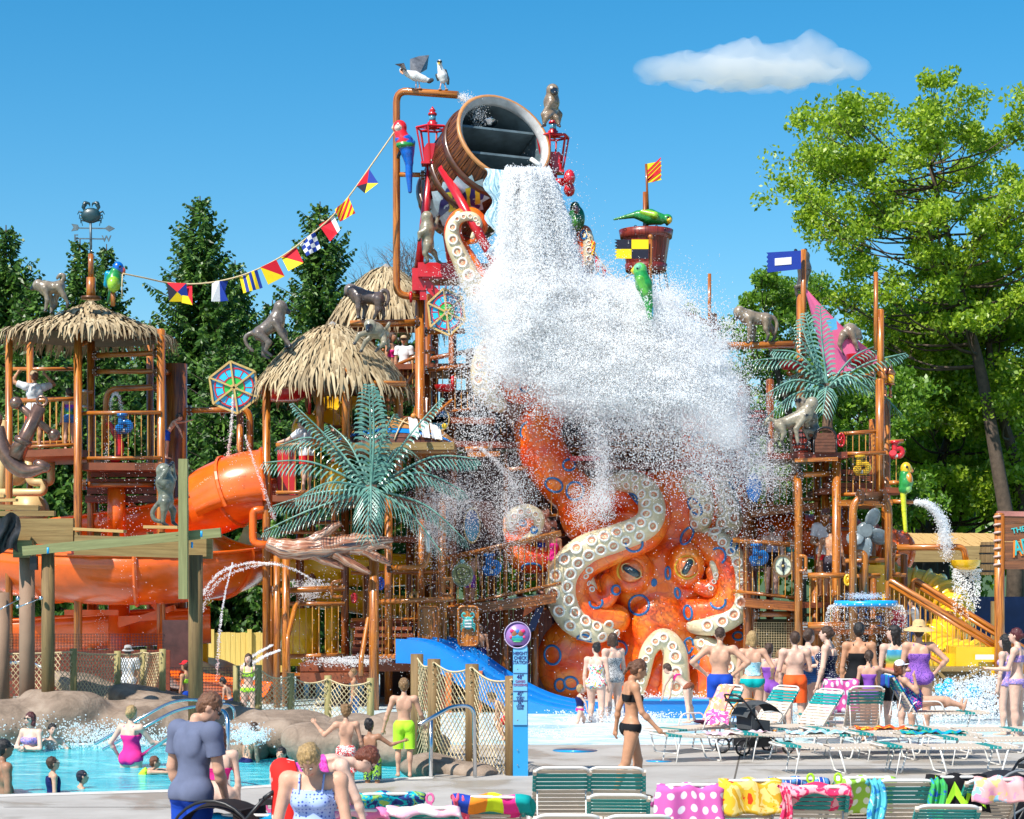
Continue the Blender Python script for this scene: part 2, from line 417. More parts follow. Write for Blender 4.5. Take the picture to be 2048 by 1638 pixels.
def leafmat(name, a, b_, c, trans=.35):
    m=bpy.data.materials.new(name); m.use_nodes=True; n=m.node_tree; n.nodes.clear()
    g=n.nodes.new('ShaderNodeNewGeometry'); o=n.nodes.new('ShaderNodeOutputMaterial')
    r=ramp(n,g.outputs['Random Per Island'],[(.0,a),(.5,b_),(1,c)]) 
    r=mix(n,ramp(n,noise_(n,coords(n),.55,3),[(.35,(0,0,0)),(.7,(.55,.55,.55))]),r,a)
    d=n.nodes.new('ShaderNodeBsdfDiffuse'); t=n.nodes.new('ShaderNodeBsdfTranslucent'); x=n.nodes.new('ShaderNodeMixShader'); x.inputs[0].default_value=trans
    gl=n.nodes.new('ShaderNodeBsdfGlossy'); gl.inputs['Roughness'].default_value=.45; gl.inputs['Color'].default_value=(1,1,1,1); x2=n.nodes.new('ShaderNodeMixShader'); x2.inputs[0].default_value=.035
    n.links.new(r,d.inputs[0]); n.links.new(r,t.inputs[0]); n.links.new(d.outputs[0],x.inputs[1]); n.links.new(t.outputs[0],x.inputs[2])
    n.links.new(x.outputs[0],x2.inputs[1]); n.links.new(gl.outputs[0],x2.inputs[2]); n.links.new(x2.outputs[0],o.inputs[0]); return m
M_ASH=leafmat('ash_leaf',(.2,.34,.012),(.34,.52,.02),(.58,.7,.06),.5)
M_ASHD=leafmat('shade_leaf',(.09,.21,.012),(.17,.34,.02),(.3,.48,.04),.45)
M_SPRUCE=leafmat('spruce_needle',(.03,.09,.014),(.075,.18,.024),(.16,.3,.04),.3)
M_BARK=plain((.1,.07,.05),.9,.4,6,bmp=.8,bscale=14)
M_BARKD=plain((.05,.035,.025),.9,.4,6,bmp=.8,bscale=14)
# ================================================================ GROUND, POOLS, DECK
m,n,b=newmat('grass_ground'); v=coords(n); n.links.new(ramp(n,noise_(n,v,.6,5),[(.3,(.03,.06,.012)),(.7,(.07,.12,.025))]),b.inputs['Base Color']); b.inputs['Roughness'].default_value=.9; M_GRASS=m
m,n,b=newmat('pool_deck_concrete'); v=coords(n)
c=ramp(n,noise_(n,v,.9,6,.65),[(.3,(.33,.30,.27)),(.7,(.45,.42,.385))]); wet=noise_(n,coords(n,'Object',(1,1,1)),.8,5,.6,.4)
c=mix(n,ramp(n,wet,[(.52,(0,0,0)),(.6,(.75,.75,.75))]),c,(.3,.26,.21)); c=mix(n,ramp(n,noise_(n,v,60,2),[(.4,(0,0,0)),(.8,(.22,.22,.22))]),c,(.3,.28,.25))
n.links.new(c,b.inputs['Base Color']); n.links.new(ramp(n,wet,[(.52,(.8,.8,.8)),(.6,(.35,.35,.35))]),b.inputs['Roughness']); bump(n,b,noise_(n,v,45,3),.25,.01); M_CONC=m
m,n,b=newmat('pool_water'); v=coords(n,'Object',(1,2.6,1)); f=noise_(n,v,1.5,5,.6,1.0)
c=ramp(n,f,[(.3,(.0,.30,.42)),(.5,(.03,.5,.6)),(.64,(.2,.72,.76)),(.78,(.75,.9,.92))]); n.links.new(c,b.inputs['Base Color']); b.inputs['Roughness'].default_value=.12
b.inputs['Specular IOR Level'].default_value=.6; bump(n,b,noise_(n,v,3.2,5,.6,.6),.8,.1); M_POOL=m
m,n,b=newmat('foaming_water'); v=coords(n,'Object',(1,2.2,1)); f=noise_(n,v,1.1,6,.68,1.2)
c=ramp(n,f,[(.34,(.25,.58,.68)),(.46,(.55,.76,.8)),(.58,(.86,.9,.9))]); n.links.new(c,b.inputs['Base Color']); b.inputs['Roughness'].default_value=.3; bump(n,b,noise_(n,v,7,6,.7),.9,.08); M_FOAM=m
mb=MB(); mb.add([V(-900,-60,-.5),V(900,-60,-.5),V(900,1500,-.5),V(-900,1500,-.5)],[(0,1,2,3)]); struct('ground',mb,M_GRASS)
# pool basin outline: near edge runs slightly uphill to the right
edge=[V(-30,22.6,0),V(X(0,24.9),24.9,0),V(X(420,25.6),25.6,0),V(X(700,26.6),26.6,0),V(X(868,27.1),27.1,0)]
mb=MB(); n0=len(edge)
front=[V(-40,-20,0),V(40,-20,0)]
poly=[V(-30,-20,0)]+[V(X(868,27.1),-20,0)]
mb.add([V(-30,-20,0)]+[V(e.x,-20,0) for e in edge[1:]]+edge[::-1],[(i,i+1,2*n0-2-i,2*n0-1-i) for i in range(n0-1)])
xr=edge[-1].x
mb.add([V(xr,-20,0),V(40,-20,0),V(40,31.5,0),V(-1.0,31.5,0),V(xr,27.1,0)],[(0,1,2,3,4)])
mb.add([V(-1.0,31.5,0),V(40,31.5,0),V(40,37,-.3),V(-9,37,-.3),V(-2,33,-.1)],[(0,1,2,3,4)])
mb.add([V(-9,37,-.3),V(40,37,-.3),V(40,56,-.3),V(-30,56,-.3),V(-30,37,-.3)],[(0,1,2,3,4)])
for i in range(n0-1): mb.add([edge[i],edge[i+1],edge[i+1]-V(0,0,.5),edge[i]-V(0,0,.5)],[(3,2,1,0)])
struct('pool_deck',mb,M_CONC)
mb=MB()
for i in range(n0-1):
    a,b2=edge[i],edge[i+1]; mb.add([a+V(0,-.28,.004),b2+V(0,-.28,.004),b2+V(0,.03,.004),a+V(0,.03,.004),a+V(0,.03,-.09),b2+V(0,.03,-.09)],[(0,1,2,3),(3,2,5,4)])
struct('pool_coping',mb,plain((.62,.58,.53),.6,.15,3,bmp=.1))
mb=MB(); mb.add([V(-34,22,-.12),V(-6.4,24.6,-.12),V(xr+.3,26.9,-.12),V(-.4,30,-.12),V(-1.2,32.6,-.12),V(-3,36,-.12),V(-34,36,-.12)],[tuple(range(7))]); struct('pool_water',mb,M_POOL)
mb=MB(); mb.add([V(-9,33.2,-.116),V(40,33.2,-.116),V(40,56,-.116),V(-13,56,-.116)],[(0,1,2,3)]); struct('splash_pool_water',mb,M_FOAM)

for a,b_ in([V(-6,23.6,.004),V(14,23.6,.004)],[V(-1,28.6,.004),V(14,28.6,.004)],[V(2.2,21,.004),V(3.6,31.4,.004)],[V(6.2,21,.004),V(8.8,31.4,.004)]):
    u=(b_-a).normalized(); q=V(-u.y,u.x,0)*.012; mb=MB(); mb.add([a-q,b_-q,b_+q,a+q],[(0,1,2,3)]); struct('pavement_joint',mb,plain((.12,.1,.08),.9))
for px,py,d,rx in((1150,1500,31.0,.35),(1318,1521,29.3,.2)): mb=MB(); mb.lathe([(rx*.98,0),(rx,.003)],V(X(px,d),d,.002),seg=20); struct('pavement_marking',mb,M_CYAN)

# ================================================================ ROCKWORK
m,n,b=newmat('pool_rock'); v=coords(n,'Object'); f=noise_(n,v,2.2,8,.65,.3)
c=ramp(n,f,[(.28,(.11,.075,.05)),(.5,(.25,.18,.13)),(.72,(.38,.29,.22))]); vo=n.nodes.new('ShaderNodeTexVoronoi'); vo.feature='DISTANCE_TO_EDGE'; vo.inputs['Scale'].default_value=1.3; n.links.new(v,vo.inputs['Vector'])
cr=ramp(n,vo.outputs['Distance'],[(.0,(.32,.32,.32)),(.02,(0,0,0))]); n.links.new(mix(n,cr,c,(.07,.045,.03)),b.inputs['Base Color']); b.inputs['Roughness'].default_value=.8
bump(n,b,mix(n,.5,f,noise_(n,v,9,6,.7)),.8,.06); M_ROCK=m
def rock(label, els, vox=.05, group='rounded rocks round the pool'):
    prims=[]
    for e in els:
        px,py,d,rx,ry,rz=e; prims.append(ell(P(px,py,d),(rx,ry,rz),Matrix.Rotation(random.uniform(-.4,.4),3,'Y'),.12))
        for k in range(3):
            prims.append(ell(P(px,py,d)+V(random.uniform(-.6,.6)*rx,random.uniform(-.5,0)*ry,random.uniform(-.2,.35)*rz),(rx*.5,ry*.55,rz*.6),None,.09))
    Vx,Fx,_,_=sdf(prims,vox)
    Vx+=np.array([mnoise.noise_vector(Vector(p)*1.7)*.07 for p in Vx])
    bs=bounds_base(Vx); o=link('rock',npmesh('rock',Vx,Fx,M_ROCK,bs),None,bs); tag(o,label,'rock',group)
rock('long low rock wall behind the bathers in the far left of the pool',[(-60,1470,34,1.5,.9,.55),(60,1462,34.3,1.4,.9,.5),(190,1455,34.6,1.4,.8,.5),(320,1455,34.9,1.3,.8,.48),(430,1460,35.2,1.1,.7,.45)])
rock('flat brown rock behind the rope net under the orange slide',[(250,1412,37,1.5,.7,.3),(350,1418,36.6,1.3,.7,.28),(150,1425,37,1,.6,.25),(60,1430,37,1,.6,.3)],.06)
rock('big rounded rock with deep creases below the rope net fence',[(560,1470,31.6,.95,.8,.42),(500,1480,31.9,.6,.7,.36)],.045)
rock('rounded rock left of the lime board shorts boy',[(655,1500,30.3,.75,.7,.4),(700,1480,31.5,.7,.7,.4)],.045)
rock('rock behind the curly haired boy in red shorts',[(770,1490,30.5,.8,.7,.45),(820,1500,30.2,.6,.6,.4)],.045)
rock('low shaded rock at the foot of the steel handrail',[(880,1540,28,.5,.5,.22),(945,1548,27.6,.42,.4,.15)],.035)
rock('dark pool rock beside the boy on the ledge',[(470,1500,31,.5,.5,.35)],.045)

# ================================================================ VEGETATION
def leaf_cloud(centers, radii, n_each, size, flat=.0, down=0.):
    tot=int(sum(n_each)); ci=np.repeat(np.arange(len(centers)),n_each); tot=len(ci)
    cen=np.array(centers)[ci]; rad=np.array(radii)[ci]
    u=rng.normal(size=(tot,3)); u/=np.linalg.norm(u,axis=1,keepdims=True); rr=rng.uniform(0,1,tot)**.42
    p=cen+u*rr[:,None]*rad[:,None]*np.array([1,1,.9])
    a=rng.normal(size=(tot,3)); a[:,2]-=down; a/=np.linalg.norm(a,axis=1,keepdims=True)
    b=np.cross(a,rng.normal(size=(tot,3))); b/=np.linalg.norm(b,axis=1,keepdims=True)
    s=size*rng.uniform(.6,1.35,tot)[:,None]
    v=np.stack([p-a*s*.5,p+b*s*.28,p+a*s*.5+0*b,p-b*s*.28],1).reshape(-1,3)
    return v,np.arange(tot*4).reshape(-1,4)
def inpoly(x,y,pl):
    c=False;j=len(pl)-1
    for i in range(len(pl)):
        if (pl[i][1]>y)!=(pl[j][1]>y) and x<(pl[j][0]-pl[i][0])*(y-pl[i][1])/(pl[j][1]-pl[i][1])+pl[i][0]: c=not c
        j=i
    return c
def leafy_tree(label, poly, trunk, d, nclus, rpx, per, size, mat, bark, name='leafy_tree', group=None, dspread=4, cat='tree', sub=6, r0=.32):
    xs=[p[0] for p in poly]; ys=[p[1] for p in poly]; cl=[]
    tries=0
    while len(cl)<nclus and tries<9000:
        tries+=1
        x,y=random.uniform(min(xs),max(xs)),random.uniform(min(ys),max(ys))
        if not inpoly(x,y,poly): continue
        if any((x-c[0])**2+(y-c[1])**2<(rpx*.62)**2 for c in cl[-int(nclus*.6):]): continue
        cl.append((x,y))
    tp=[P(t[0],t[1],d) for t in trunk]; tp=catmull(tp,5)
    T=Thing(name,label,cat,V(tp[0].x,tp[0].y,-.5),group)
    mb=MB(); n=len(tp); mb.tube([V(tp[0].x,tp[0].y,-.5)]+tp,[r0*1.25]+[r0*(1-.8*i/n) for i in range(n)],9)
    cs=[];rs=[];ne=[]
    for x,y in cl:
        c=P(x,y,d)+V(0,random.uniform(-dspread,dspread),0); r=rpx*d/F*random.uniform(.7,1.25)
        k=min(range(n),key=lambda i:(tp[i]-c).length+ (3 if tp[i].z>c.z-.6 else 0)); a=tp[k]
        mid=a.lerp(c,.5)+V(random.uniform(-.3,.3),0,-.25*(c-a).length*.4)
        rb=max(.03,.3*r0*(1-.6*k/n)); mb.tube(catmull([a,mid,c],4),[rb*(1-.09*i) for i in range(9)],5)
        for q in range(sub):
            u=Vector(rng.normal(size=3)).normalized(); u.z=abs(u.z)*.6; sc_=c+u*r*random.uniform(.4,1.5)
            mb.tube([mid.lerp(c,random.uniform(.4,1)),sc_.lerp(c,.5)+V(0,0,.1),sc_],[rb*.3,rb*.2,.008],3,caps=False)
            cs.append(sc_); rs.append(r*random.uniform(.45,.85)); ne.append(int(per/sub))
    T.part('trunk',mb,bark)
    v,f=leaf_cloud(cs,rs,ne,size,down=.4)
    me=npmesh('crown',v,f,mat,T.base,False); T.part('crown',me,mat); return T
crA=[(1588,380),(1640,230),(1710,215),(1790,255),(1830,195),(1900,215),(1960,230),(2060,235),(2070,620),(1960,700),(1860,700),(1760,720),(1650,590),(1665,470),(1600,470)]
leafy_tree('tall leafy tree filling the upper right, pale green crown and forked dark limbs',crA,[(2030,1130),(2000,960),(1965,760),(1935,640),(1895,470),(1860,330)],76,105,44,520,.19,M_ASH,M_BARK,'ash_tree','leafy trees behind the right tower')
leafy_tree('leafy tree with bright green lower crown at the right edge, behind the rope sign',[(1790,640),(1900,620),(2070,600),(2070,1010),(1960,1060),(1800,1040),(1770,900),(1740,760)],[(1860,1130),(1870,980),(1900,860),(1930,740)],82,85,50,800,.22,M_ASH,M_BARKD,'maple_tree','leafy trees behind the right tower')
leafy_tree('twin-trunk tree with reddish brown stem at the far right edge',[(1900,520),(2080,440),(2100,800),(2000,900),(1900,800)],[(2060,1130),(2040,960),(1985,760),(1975,600)],79,26,50,560,.21,M_ASH,M_BARK,'maple_tree','leafy trees behind the right tower')
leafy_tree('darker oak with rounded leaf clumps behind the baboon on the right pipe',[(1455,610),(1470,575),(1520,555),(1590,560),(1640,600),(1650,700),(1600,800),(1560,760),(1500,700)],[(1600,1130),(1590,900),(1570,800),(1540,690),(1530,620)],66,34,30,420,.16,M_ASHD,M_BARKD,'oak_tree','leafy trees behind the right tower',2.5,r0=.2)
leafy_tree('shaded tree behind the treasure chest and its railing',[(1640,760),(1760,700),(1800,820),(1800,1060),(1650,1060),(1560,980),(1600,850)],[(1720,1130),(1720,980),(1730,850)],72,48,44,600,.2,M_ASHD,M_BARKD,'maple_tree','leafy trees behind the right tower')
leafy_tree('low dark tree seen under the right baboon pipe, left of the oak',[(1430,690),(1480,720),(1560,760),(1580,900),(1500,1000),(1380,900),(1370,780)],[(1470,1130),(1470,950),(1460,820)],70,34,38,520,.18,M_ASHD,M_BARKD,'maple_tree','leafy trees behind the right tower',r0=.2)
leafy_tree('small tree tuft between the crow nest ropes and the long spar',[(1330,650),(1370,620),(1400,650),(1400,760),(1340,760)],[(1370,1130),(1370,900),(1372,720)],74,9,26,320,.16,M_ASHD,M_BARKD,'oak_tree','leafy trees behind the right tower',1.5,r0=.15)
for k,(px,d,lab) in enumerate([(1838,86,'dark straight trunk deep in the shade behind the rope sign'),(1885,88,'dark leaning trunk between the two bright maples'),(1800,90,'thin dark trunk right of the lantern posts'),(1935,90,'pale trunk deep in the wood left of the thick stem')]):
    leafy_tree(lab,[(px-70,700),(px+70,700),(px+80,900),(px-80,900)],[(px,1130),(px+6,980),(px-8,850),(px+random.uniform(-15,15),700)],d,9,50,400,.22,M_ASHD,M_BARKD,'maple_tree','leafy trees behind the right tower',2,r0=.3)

def spruce(label, px, py, half, d, nb=62, seed=0):
    tip=P(px,py,d); Ht=tip.z+.5; R=half*d/F; base=V(tip.x,tip.y,-.5)
    T=Thing('spruce_tree',label,'tree',base,'spruces behind the left tower'); mb=MB()
    mb.tube([base,base+V(0,0,Ht)],[.28,.02],7)
    vs=[]
    r=np.random.RandomState(seed+11)
    for i in range(nb):
        t=(i+.5)/nb; z=Ht*(.03+.96*t); L=R*(1-t)**.62*r.uniform(.62,1.2)*1.3+.2
        k=7 if t<.9 else 5
        for j in range(k):
            a=2*pi*(j/k)+i*2.4+r.uniform(-.3,.3); l=L*r.uniform(.65,1.1); up=.34*t**2; dr=-.30*(1-t)
            u=V(cos(a),sin(a),0); pts=[]
            for q in range(5):
                s=q/4; pts.append(base+V(0,0,z)+u*l*s+V(0,0,l*(up*s+dr*s+.24*s*s*s)))
            mb.tube([pts[0],pts[2],pts[4]],[.035,.02,.006],3,caps=False)
            side=V(-u.y,u.x,0); m_=max(4,int(l/.105))
            for q in range(m_):
                s=(q+.7)/m_; i0=min(int(s*4),3); p=pts[i0].lerp(pts[i0+1],s*4-i0)
                for sg in (-1,1,0):
                    tl=(.55*(1-s)+.2)*r.uniform(.6,1.2)*min(1,.4+l/2)
                    if sg: dv=side*sg*.75+u*r.uniform(.3,.7)+V(0,0,-.35-.7*(1-t)*r.uniform(.3,1.2))
                    else: dv=u*.5+V(0,0,-.9*r.uniform(.2,1)) if r.rand()<.7 else u*.6+V(0,0,.35)
                    dv.normalize(); wv=dv.cross(V(r.normal(),r.normal(),r.normal())).normalized()*.05
                    e=p+dv*tl*.85
                    vs.extend((p-wv*.5,p+dv*tl*.45-wv*1.3,e,p+dv*tl*.45+wv*1.3))
    T.part('trunk',mb,M_BARKD)
    v=np.array([tuple(x) for x in vs]); T.part('crown',npmesh('crown',v,np.arange(len(v)).reshape(-1,4),M_SPRUCE,T.base,False),M_SPRUCE)
SP=[(400,392,165,72,'tallest pointed spruce between the two thatched roofs'),(640,403,150,76,'spruce behind the string of signal flags, near the middle roof'),
(160,478,120,70,'spruce whose bare tip rises beside the weathervane arrow'),(213,488,110,80,'narrow spruce just right of the weathervane pole'),(12,450,140,70,'spruce cut by the left edge of the photograph'),
(75,560,130,64,'low spruce behind the left baboon on the thatch'),(300,640,120,62,'shorter spruce under the first signal flag'),(470,520,130,84,'spruce filling the gap between the two pointed ones'),
(545,600,120,66,'drooping spruce behind the crouching baboon'),(720,560,110,70,'spruce behind the far thatched roof'),(450,690,130,60,'dense spruce behind the wheel panel with blue segments'),(250,760,110,58,'young spruce showing through the left tower frame'),(110,700,110,58,'young spruce behind the left tower platform'),(560,840,120,60,'dark spruce behind the middle lifeguard platform'),(800,640,120,74,'spruce behind the tall central posts')]
for i,(px,py,hf,d,lab) in enumerate(SP): spruce(lab,px,py,hf,d,62 if py<600 else 44,i)
# bare twigs tree behind
T=Thing('bare_tree','leafless twiggy tree behind the far thatched roof','tree',V(X(800,90),90,-.5)); mb=MB(); b0=V(X(800,90),90,-.5); mb.tube([b0,P(800,640,90)],[.2,.1],6)
def twig(p,dr,l,r_,k):
    e=p+dr*l; mb.tube([p,p.lerp(e,.5)+V(random.uniform(-.08,.08),0,.05),e],[r_,r_*.8,r_*.55],3,caps=False)
    if k>0:
        for q in range(3): twig(p.lerp(e,random.uniform(.5,1)),(dr+Vector(rng.normal(size=3))*.42).normalized(),l*.72,r_*.6,k-1)
for q in range(7): twig(P(800,640,90)-V(0,0,random.uniform(0,1.5)),V(random.uniform(-.8,.8),random.uniform(-.3,.3),.8).normalized(),1.9,.05,4)
T.part('trunk',mb,plain((.16,.13,.13),.9,.2))
# distant wood as one mass
cs=[];rs=[];ne=[]
for i in range(300):
    px=-300+i*9; py=random.uniform(930,1150) if px<1300 else random.uniform(830,1150); d=random.uniform(96,112); cs.append(P(px,py,d)); rs.append(random.uniform(1.6,2.8)); ne.append(260)
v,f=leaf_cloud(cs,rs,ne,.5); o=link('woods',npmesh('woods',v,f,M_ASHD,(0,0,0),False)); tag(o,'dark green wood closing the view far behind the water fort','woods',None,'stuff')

# ================================================================ BOARD FENCE, BLUE WALL, TIMBER ROOF (far background)
T=Thing('board_fence','yellow new board fence behind the splash area at left','fence',P(480,1345,56))
me=None; x0,x1=X(395,56),X(575,56); k=0; x=x0
while x<x1:
    if me is None: mb=MB(); mb.box((0,0,0),(.135,.025,1.32)); me=mb.mesh('plank',M_FENCE,V(0,0,0))
    link('plank',me,T.o,V(x,56+random.uniform(-.006,.006),Z(1265,56)-.66+random.uniform(-.01,.01))-T.base); x+=.142; k+=1
for px in(425,500,570):
    mb=MB(); mb.box((X(px,56),55.93,Z(1262,56)-.75),(.12,.12,1.6)); T.part('post',mb,M_FENCE)
T=Thing('blue_wall','dark blue tarpaulin wall behind the yellow half bowl','wall',V(X(1880,60),60,0)); mb=MB(); mb.box((X(1890,60),60,.7),(5.2,.1,2.6)); T.part('sheet',mb,plain((.008,.03,.12),.6,.25,2))
T=Thing('slatted_roof','low pale timber roof of loose boards behind the right tower','roof',V(X(1880,58),58,0))
me=None
for r_ in range(3):
  for i in range(26):
    if me is None: mb=MB(); mb.box((0,0,0),(.14,1.5,.03)); me=mb.mesh('board',M_PLANK,V(0,0,0))
    o=link('board',me,T.o,V(X(1782,58)+i*.155,58+r_*1.0,Z(1090,58)+.13*r_+random.uniform(0,.03))-T.base); o.rotation_euler=(radians(8),0,radians(random.uniform(-1,1)))
mb=MB(); mb.box((X(1885,57.2),57.2,Z(1108,57.2)),(3.4,.15,.45)); T.part('fascia',mb,M_BEAM)
for px in(1790,1990): mb=MB(); mb.box((X(px,57.4),57.4,.6),(.2,.2,2.6)); T.part('post',mb,M_BEAM)
# ================================================================ FORT BUILDING BLOCKS
_fl={}
def flange(parent_o, base, p, axis, r):
    key=round(r,2)
    if key not in _fl:
        mb=MB(); R=r*1.75
        mb.lathe([(R,-.035),(R,-.005),(R,.005),(R,.035)],seg=14,smooth=False)
        mb.m=1
        for k in range(8):
            a=2*pi*k/8; mb.box((R*.84*cos(a),R*.84*sin(a),0),(.025,.025,.1))
        _fl[key]=mb.mesh('flange',[M_FLANGE,M_BOLT],V(0,0,0))
    o=link('flange',_fl[key],parent_o,Vector(p)-base); o.rotation_mode='QUATERNION'; o.rotation_quaternion=V(0,0,1).rotation_difference(Vector(axis).normalized())
def pipe(T, pts, rpx, mat=None, name='pipe', fl='', fil=.22, seg=10):
    W=[P(*p) for p in pts]; r=rpx*pts[0][2]/F
    path=fillet(W,fil,5) if len(W)>2 else W
    mb=MB(); mb.tube(path,r,seg); o=T.part(name,mb,mat or M_PIPE)
    if 's' in fl: flange(o,T.base,W[0]+(W[1]-W[0]).normalized()*.05,W[1]-W[0],r)
    if 'e' in fl: flange(o,T.base,W[-1]+(W[-2]-W[-1]).normalized()*.05,W[-1]-W[-2],r)
    return o
def post(T, px, py, d, rpx=8.5, bot=None, mat=None, band=True):
    p=P(px,py,d); zb=-.35 if bot is None else Z(bot,d); r=rpx*d/F
    mb=MB(); mb.tube([V(p.x,d,zb),p],r,12); mb.ball(p,(r,r,r*.35),10,4); o=T.part('post',mb,mat or M_PIPE)
    return o
_bal={}
def railing(T, a, b, hb, step=.135, r=.026, brad=.0115, mat=None, bmat=None):
    "a,b: photo px, py of the top rail and distance; hb: rail height in metres"
    A,B=P(*a),P(*b); ho=bpy.data.objects.new('railing',None); C.objects.link(ho); ho.parent=T.o
    dn=V(0,0,-hb)
    for q,(o,rr) in enumerate(((V(0,0,0),r*1.7),(dn,r*1.5))):
        mb=MB(); mb.tube([A+o,B+o],rr,8); me=mb.mesh('rail',mat or M_PIPE,T.base); link('rail',me,ho)
    key=(round(hb,2),bmat); 
    if key not in _bal:
        mb=MB(); mb.tube([V(0,0,-hb),V(0,0,0)],brad,5,caps=False); _bal[key]=mb.mesh('baluster',bmat or M_RAIL,V(0,0,0))
    L=(B-A).length; n=max(2,int(L/step))
    for i in range(1,n): link('baluster',_bal[key],ho,A.lerp(B,i/n)-T.base)
    return ho
def slab(T, a, b, dd, th, mat=None, name='deck', dn=0):
    "board from photo point a to b (top front edge), dd metres deep, th thick"
    A,B=P(*a),P(*b); mb=MB(); 
    q=V(0,dd,0); t=V(0,0,-th)
    vs=[A,B,B+q,A+q,A+t,B+t,B+q+t,A+q+t]
    mb.add(vs,[(0,1,2,3),(7,6,5,4),(0,4,5,1),(1,5,6,2),(2,6,7,3),(3,7,4,0)],False,[[(0,0),(0,(B-A).length),(dd,(B-A).length),(dd,0)]]*2+[[(0,0),(th,0),(th,(B-A).length),(0,(B-A).length)]]*4)
    return T.part(name,mb,mat or M_DECK)
def wall(T, x0,y0,x1,y1,d,mat,name='panel',th=.05):
    mb=MB(); mb.box(((X(x0,d)+X(x1,d))/2,d,(Z(y0,d)+Z(y1,d))/2),(X(x1,d)-X(x0,d),th,Z(y0,d)-Z(y1,d))); return T.part(name,mb,mat)
m,n,b=newmat('straw_thatch'); g=n.nodes.new('ShaderNodeNewGeometry'); c=ramp(n,g.outputs['Random Per Island'],[(0,(.2,.13,.06)),(.5,(.42,.31,.17)),(1,(.62,.49,.3))])
n.links.new(mix(n,ramp(n,noise_(n,coords(n),1.5,3),[(.35,(0,0,0)),(.7,(.5,.5,.5))]),c,(.25,.2,.13)),b.inputs['Base Color']); b.inputs['Roughness'].default_value=.85; M_STRAW=m
def thatch(T, px, py_ap, py_ev, rpx, d, ncap=True, rows=15, p=2.4, pw=.72, fly=.0):
    ap=P(px,py_ap,d); ze=Z(py_ev,d-.8); R=rpx*d/F; 
    ho=T.part('thatched_roof',MB().lathe([(R*.96*(i/10),(ap.z-ze)*(1-(i/10)**(1/pw))-.06) for i in range(1,11)][::-1],V(ap.x,ap.y,ze),seg=24),plain((.18,.12,.07),.9))
    r_=random.Random(int(px)); vs=[];fs=[]
    def surf(th,s):   # s 0 apex .. 1 eave
        k=(abs(cos(th))**p+abs(sin(th))**p)**(-1/p); k=1+(k-1)*s
        return V(ap.x+R*s*k*cos(th),ap.y+R*s*k*sin(th),ze+(ap.z-ze)*(1-s**(1/pw)))
    for i in range(rows):
        s0=(i+.3)/rows; n_=int(26+150*s0)
        for j in range(n_):
            th=2*pi*(j+r_.random())/n_; s=s0+r_.uniform(-.04,.04); L=r_.uniform(.75,1.5)/rows*2.2
            a=surf(th,max(.02,s-L*.5)); b_=surf(th+r_.uniform(-.05,.05),min(1.02,s+L*.2)); out=V(cos(th),sin(th),0)
            dr=(b_-a).normalized(); wv=V(-sin(th),cos(th),0)*r_.uniform(.018,.04)
            lift=r_.uniform(.02,.09); 
            c_=b_+dr*r_.uniform(.06,.2)+out*.05+V(0,0,-r_.uniform(0,.1)); e=c_+dr*.08+V(0,0,-r_.uniform(.05,.26 if i>rows-4 else .12))+V(-sin(th),cos(th),0)*r_.uniform(-.08,.08)
            k=len(vs); 
            up=V(0,0,lift)
            vs+= [a-wv*.5,a+wv*.5,b_+wv+up,b_-wv+up,c_+wv*.8+up*.6,c_-wv*.8+up*.6,e+wv*.2,e-wv*.2]
            fs+= [(k,k+1,k+2,k+3),(k+3,k+2,k+4,k+5),(k+5,k+4,k+6,k+7)]
    o=link('straw',npmesh('straw',[tuple(v_) for v_ in vs],fs,M_STRAW,T.base,True),ho); o['kind']='stuff'
    if ncap:
        mb=MB(); mb.lathe([(.36,0),(.2,.12),(.03,.26)],V(ap.x,ap.y,ap.z-.13),seg=8,smooth=False); T.part('roof_cap',mb,plain((.3,.28,.26),.6,.2),parent=ho)
    return ho

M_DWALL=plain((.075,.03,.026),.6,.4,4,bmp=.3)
# ================================================================ LEFT TOWER
T=Thing('left_tower','open pipe tower at left with flat thatched roof and railed platforms','play tower',V(X(170,44.5),44.5,-.3)); TL_=T
for px,py,d,r in((18,662,43.5,7.5),(156,660,43.2,8.5),(182,640,45,8),(322,660,43.5,8.5),(60,668,46.5,7),(300,668,46.5,7),(190,1000,46,8)): post(T,px,py,d,r)
thatch(T,180,606,664,150,44.5,False,rows=15,p=4,pw=1.1)
pipe(T,[(190,711,44.8),(318,706,44)],5.5,fl='se'); pipe(T,[(190,743,44.8),(318,743,44)],5,fl='se')
pipe(T,[(212,900,44.5),(212,778,44.5),(318,774,44)],6,fl='e',fil=.3)
pipe(T,[(20,738,46.5),(150,738,46.5)],4); pipe(T,[(160,690,44.3),(182,680,45)],5)
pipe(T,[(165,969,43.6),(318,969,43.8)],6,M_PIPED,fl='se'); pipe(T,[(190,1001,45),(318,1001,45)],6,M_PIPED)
railing(T,(24,803,43.4),(152,797,43.4),1.0); railing(T,(165,826,43.3),(322,825,43.4),.98); railing(T,(160,782,46),(182,784,44.8),.35); railing(T,(24,800,46.3),(150,797,46.3),1.0)
slab(T,(20,900,43.4),(155,896,43.4),3.2,.16); slab(T,(162,925,43.3),(325,926,43.4),3.2,.16)
for k in range(4): slab(T,(182-4*k,940+17*k,44.2+.05*k),(318,940+17*k,44.2+.05*k),.5,.15,M_CRATE,'step')
T.part('drum_column',MB().lathe([(.25,0),(.25,Z(728,45)+.3)],V(X(352,45),45,-.3),seg=24),M_PIPED)
pipe(T,[(375,821,45),(480,819,45)],6,fl='se'); pipe(T,[(440,821,45.3),(500,815,45.3),(500,1000,45.3)],7,fil=.3,fl='s'); post(T,480,826,45.2,7,1010)
pipe(T,[(322,745,43.8),(340,745,45)],6,fl='s')
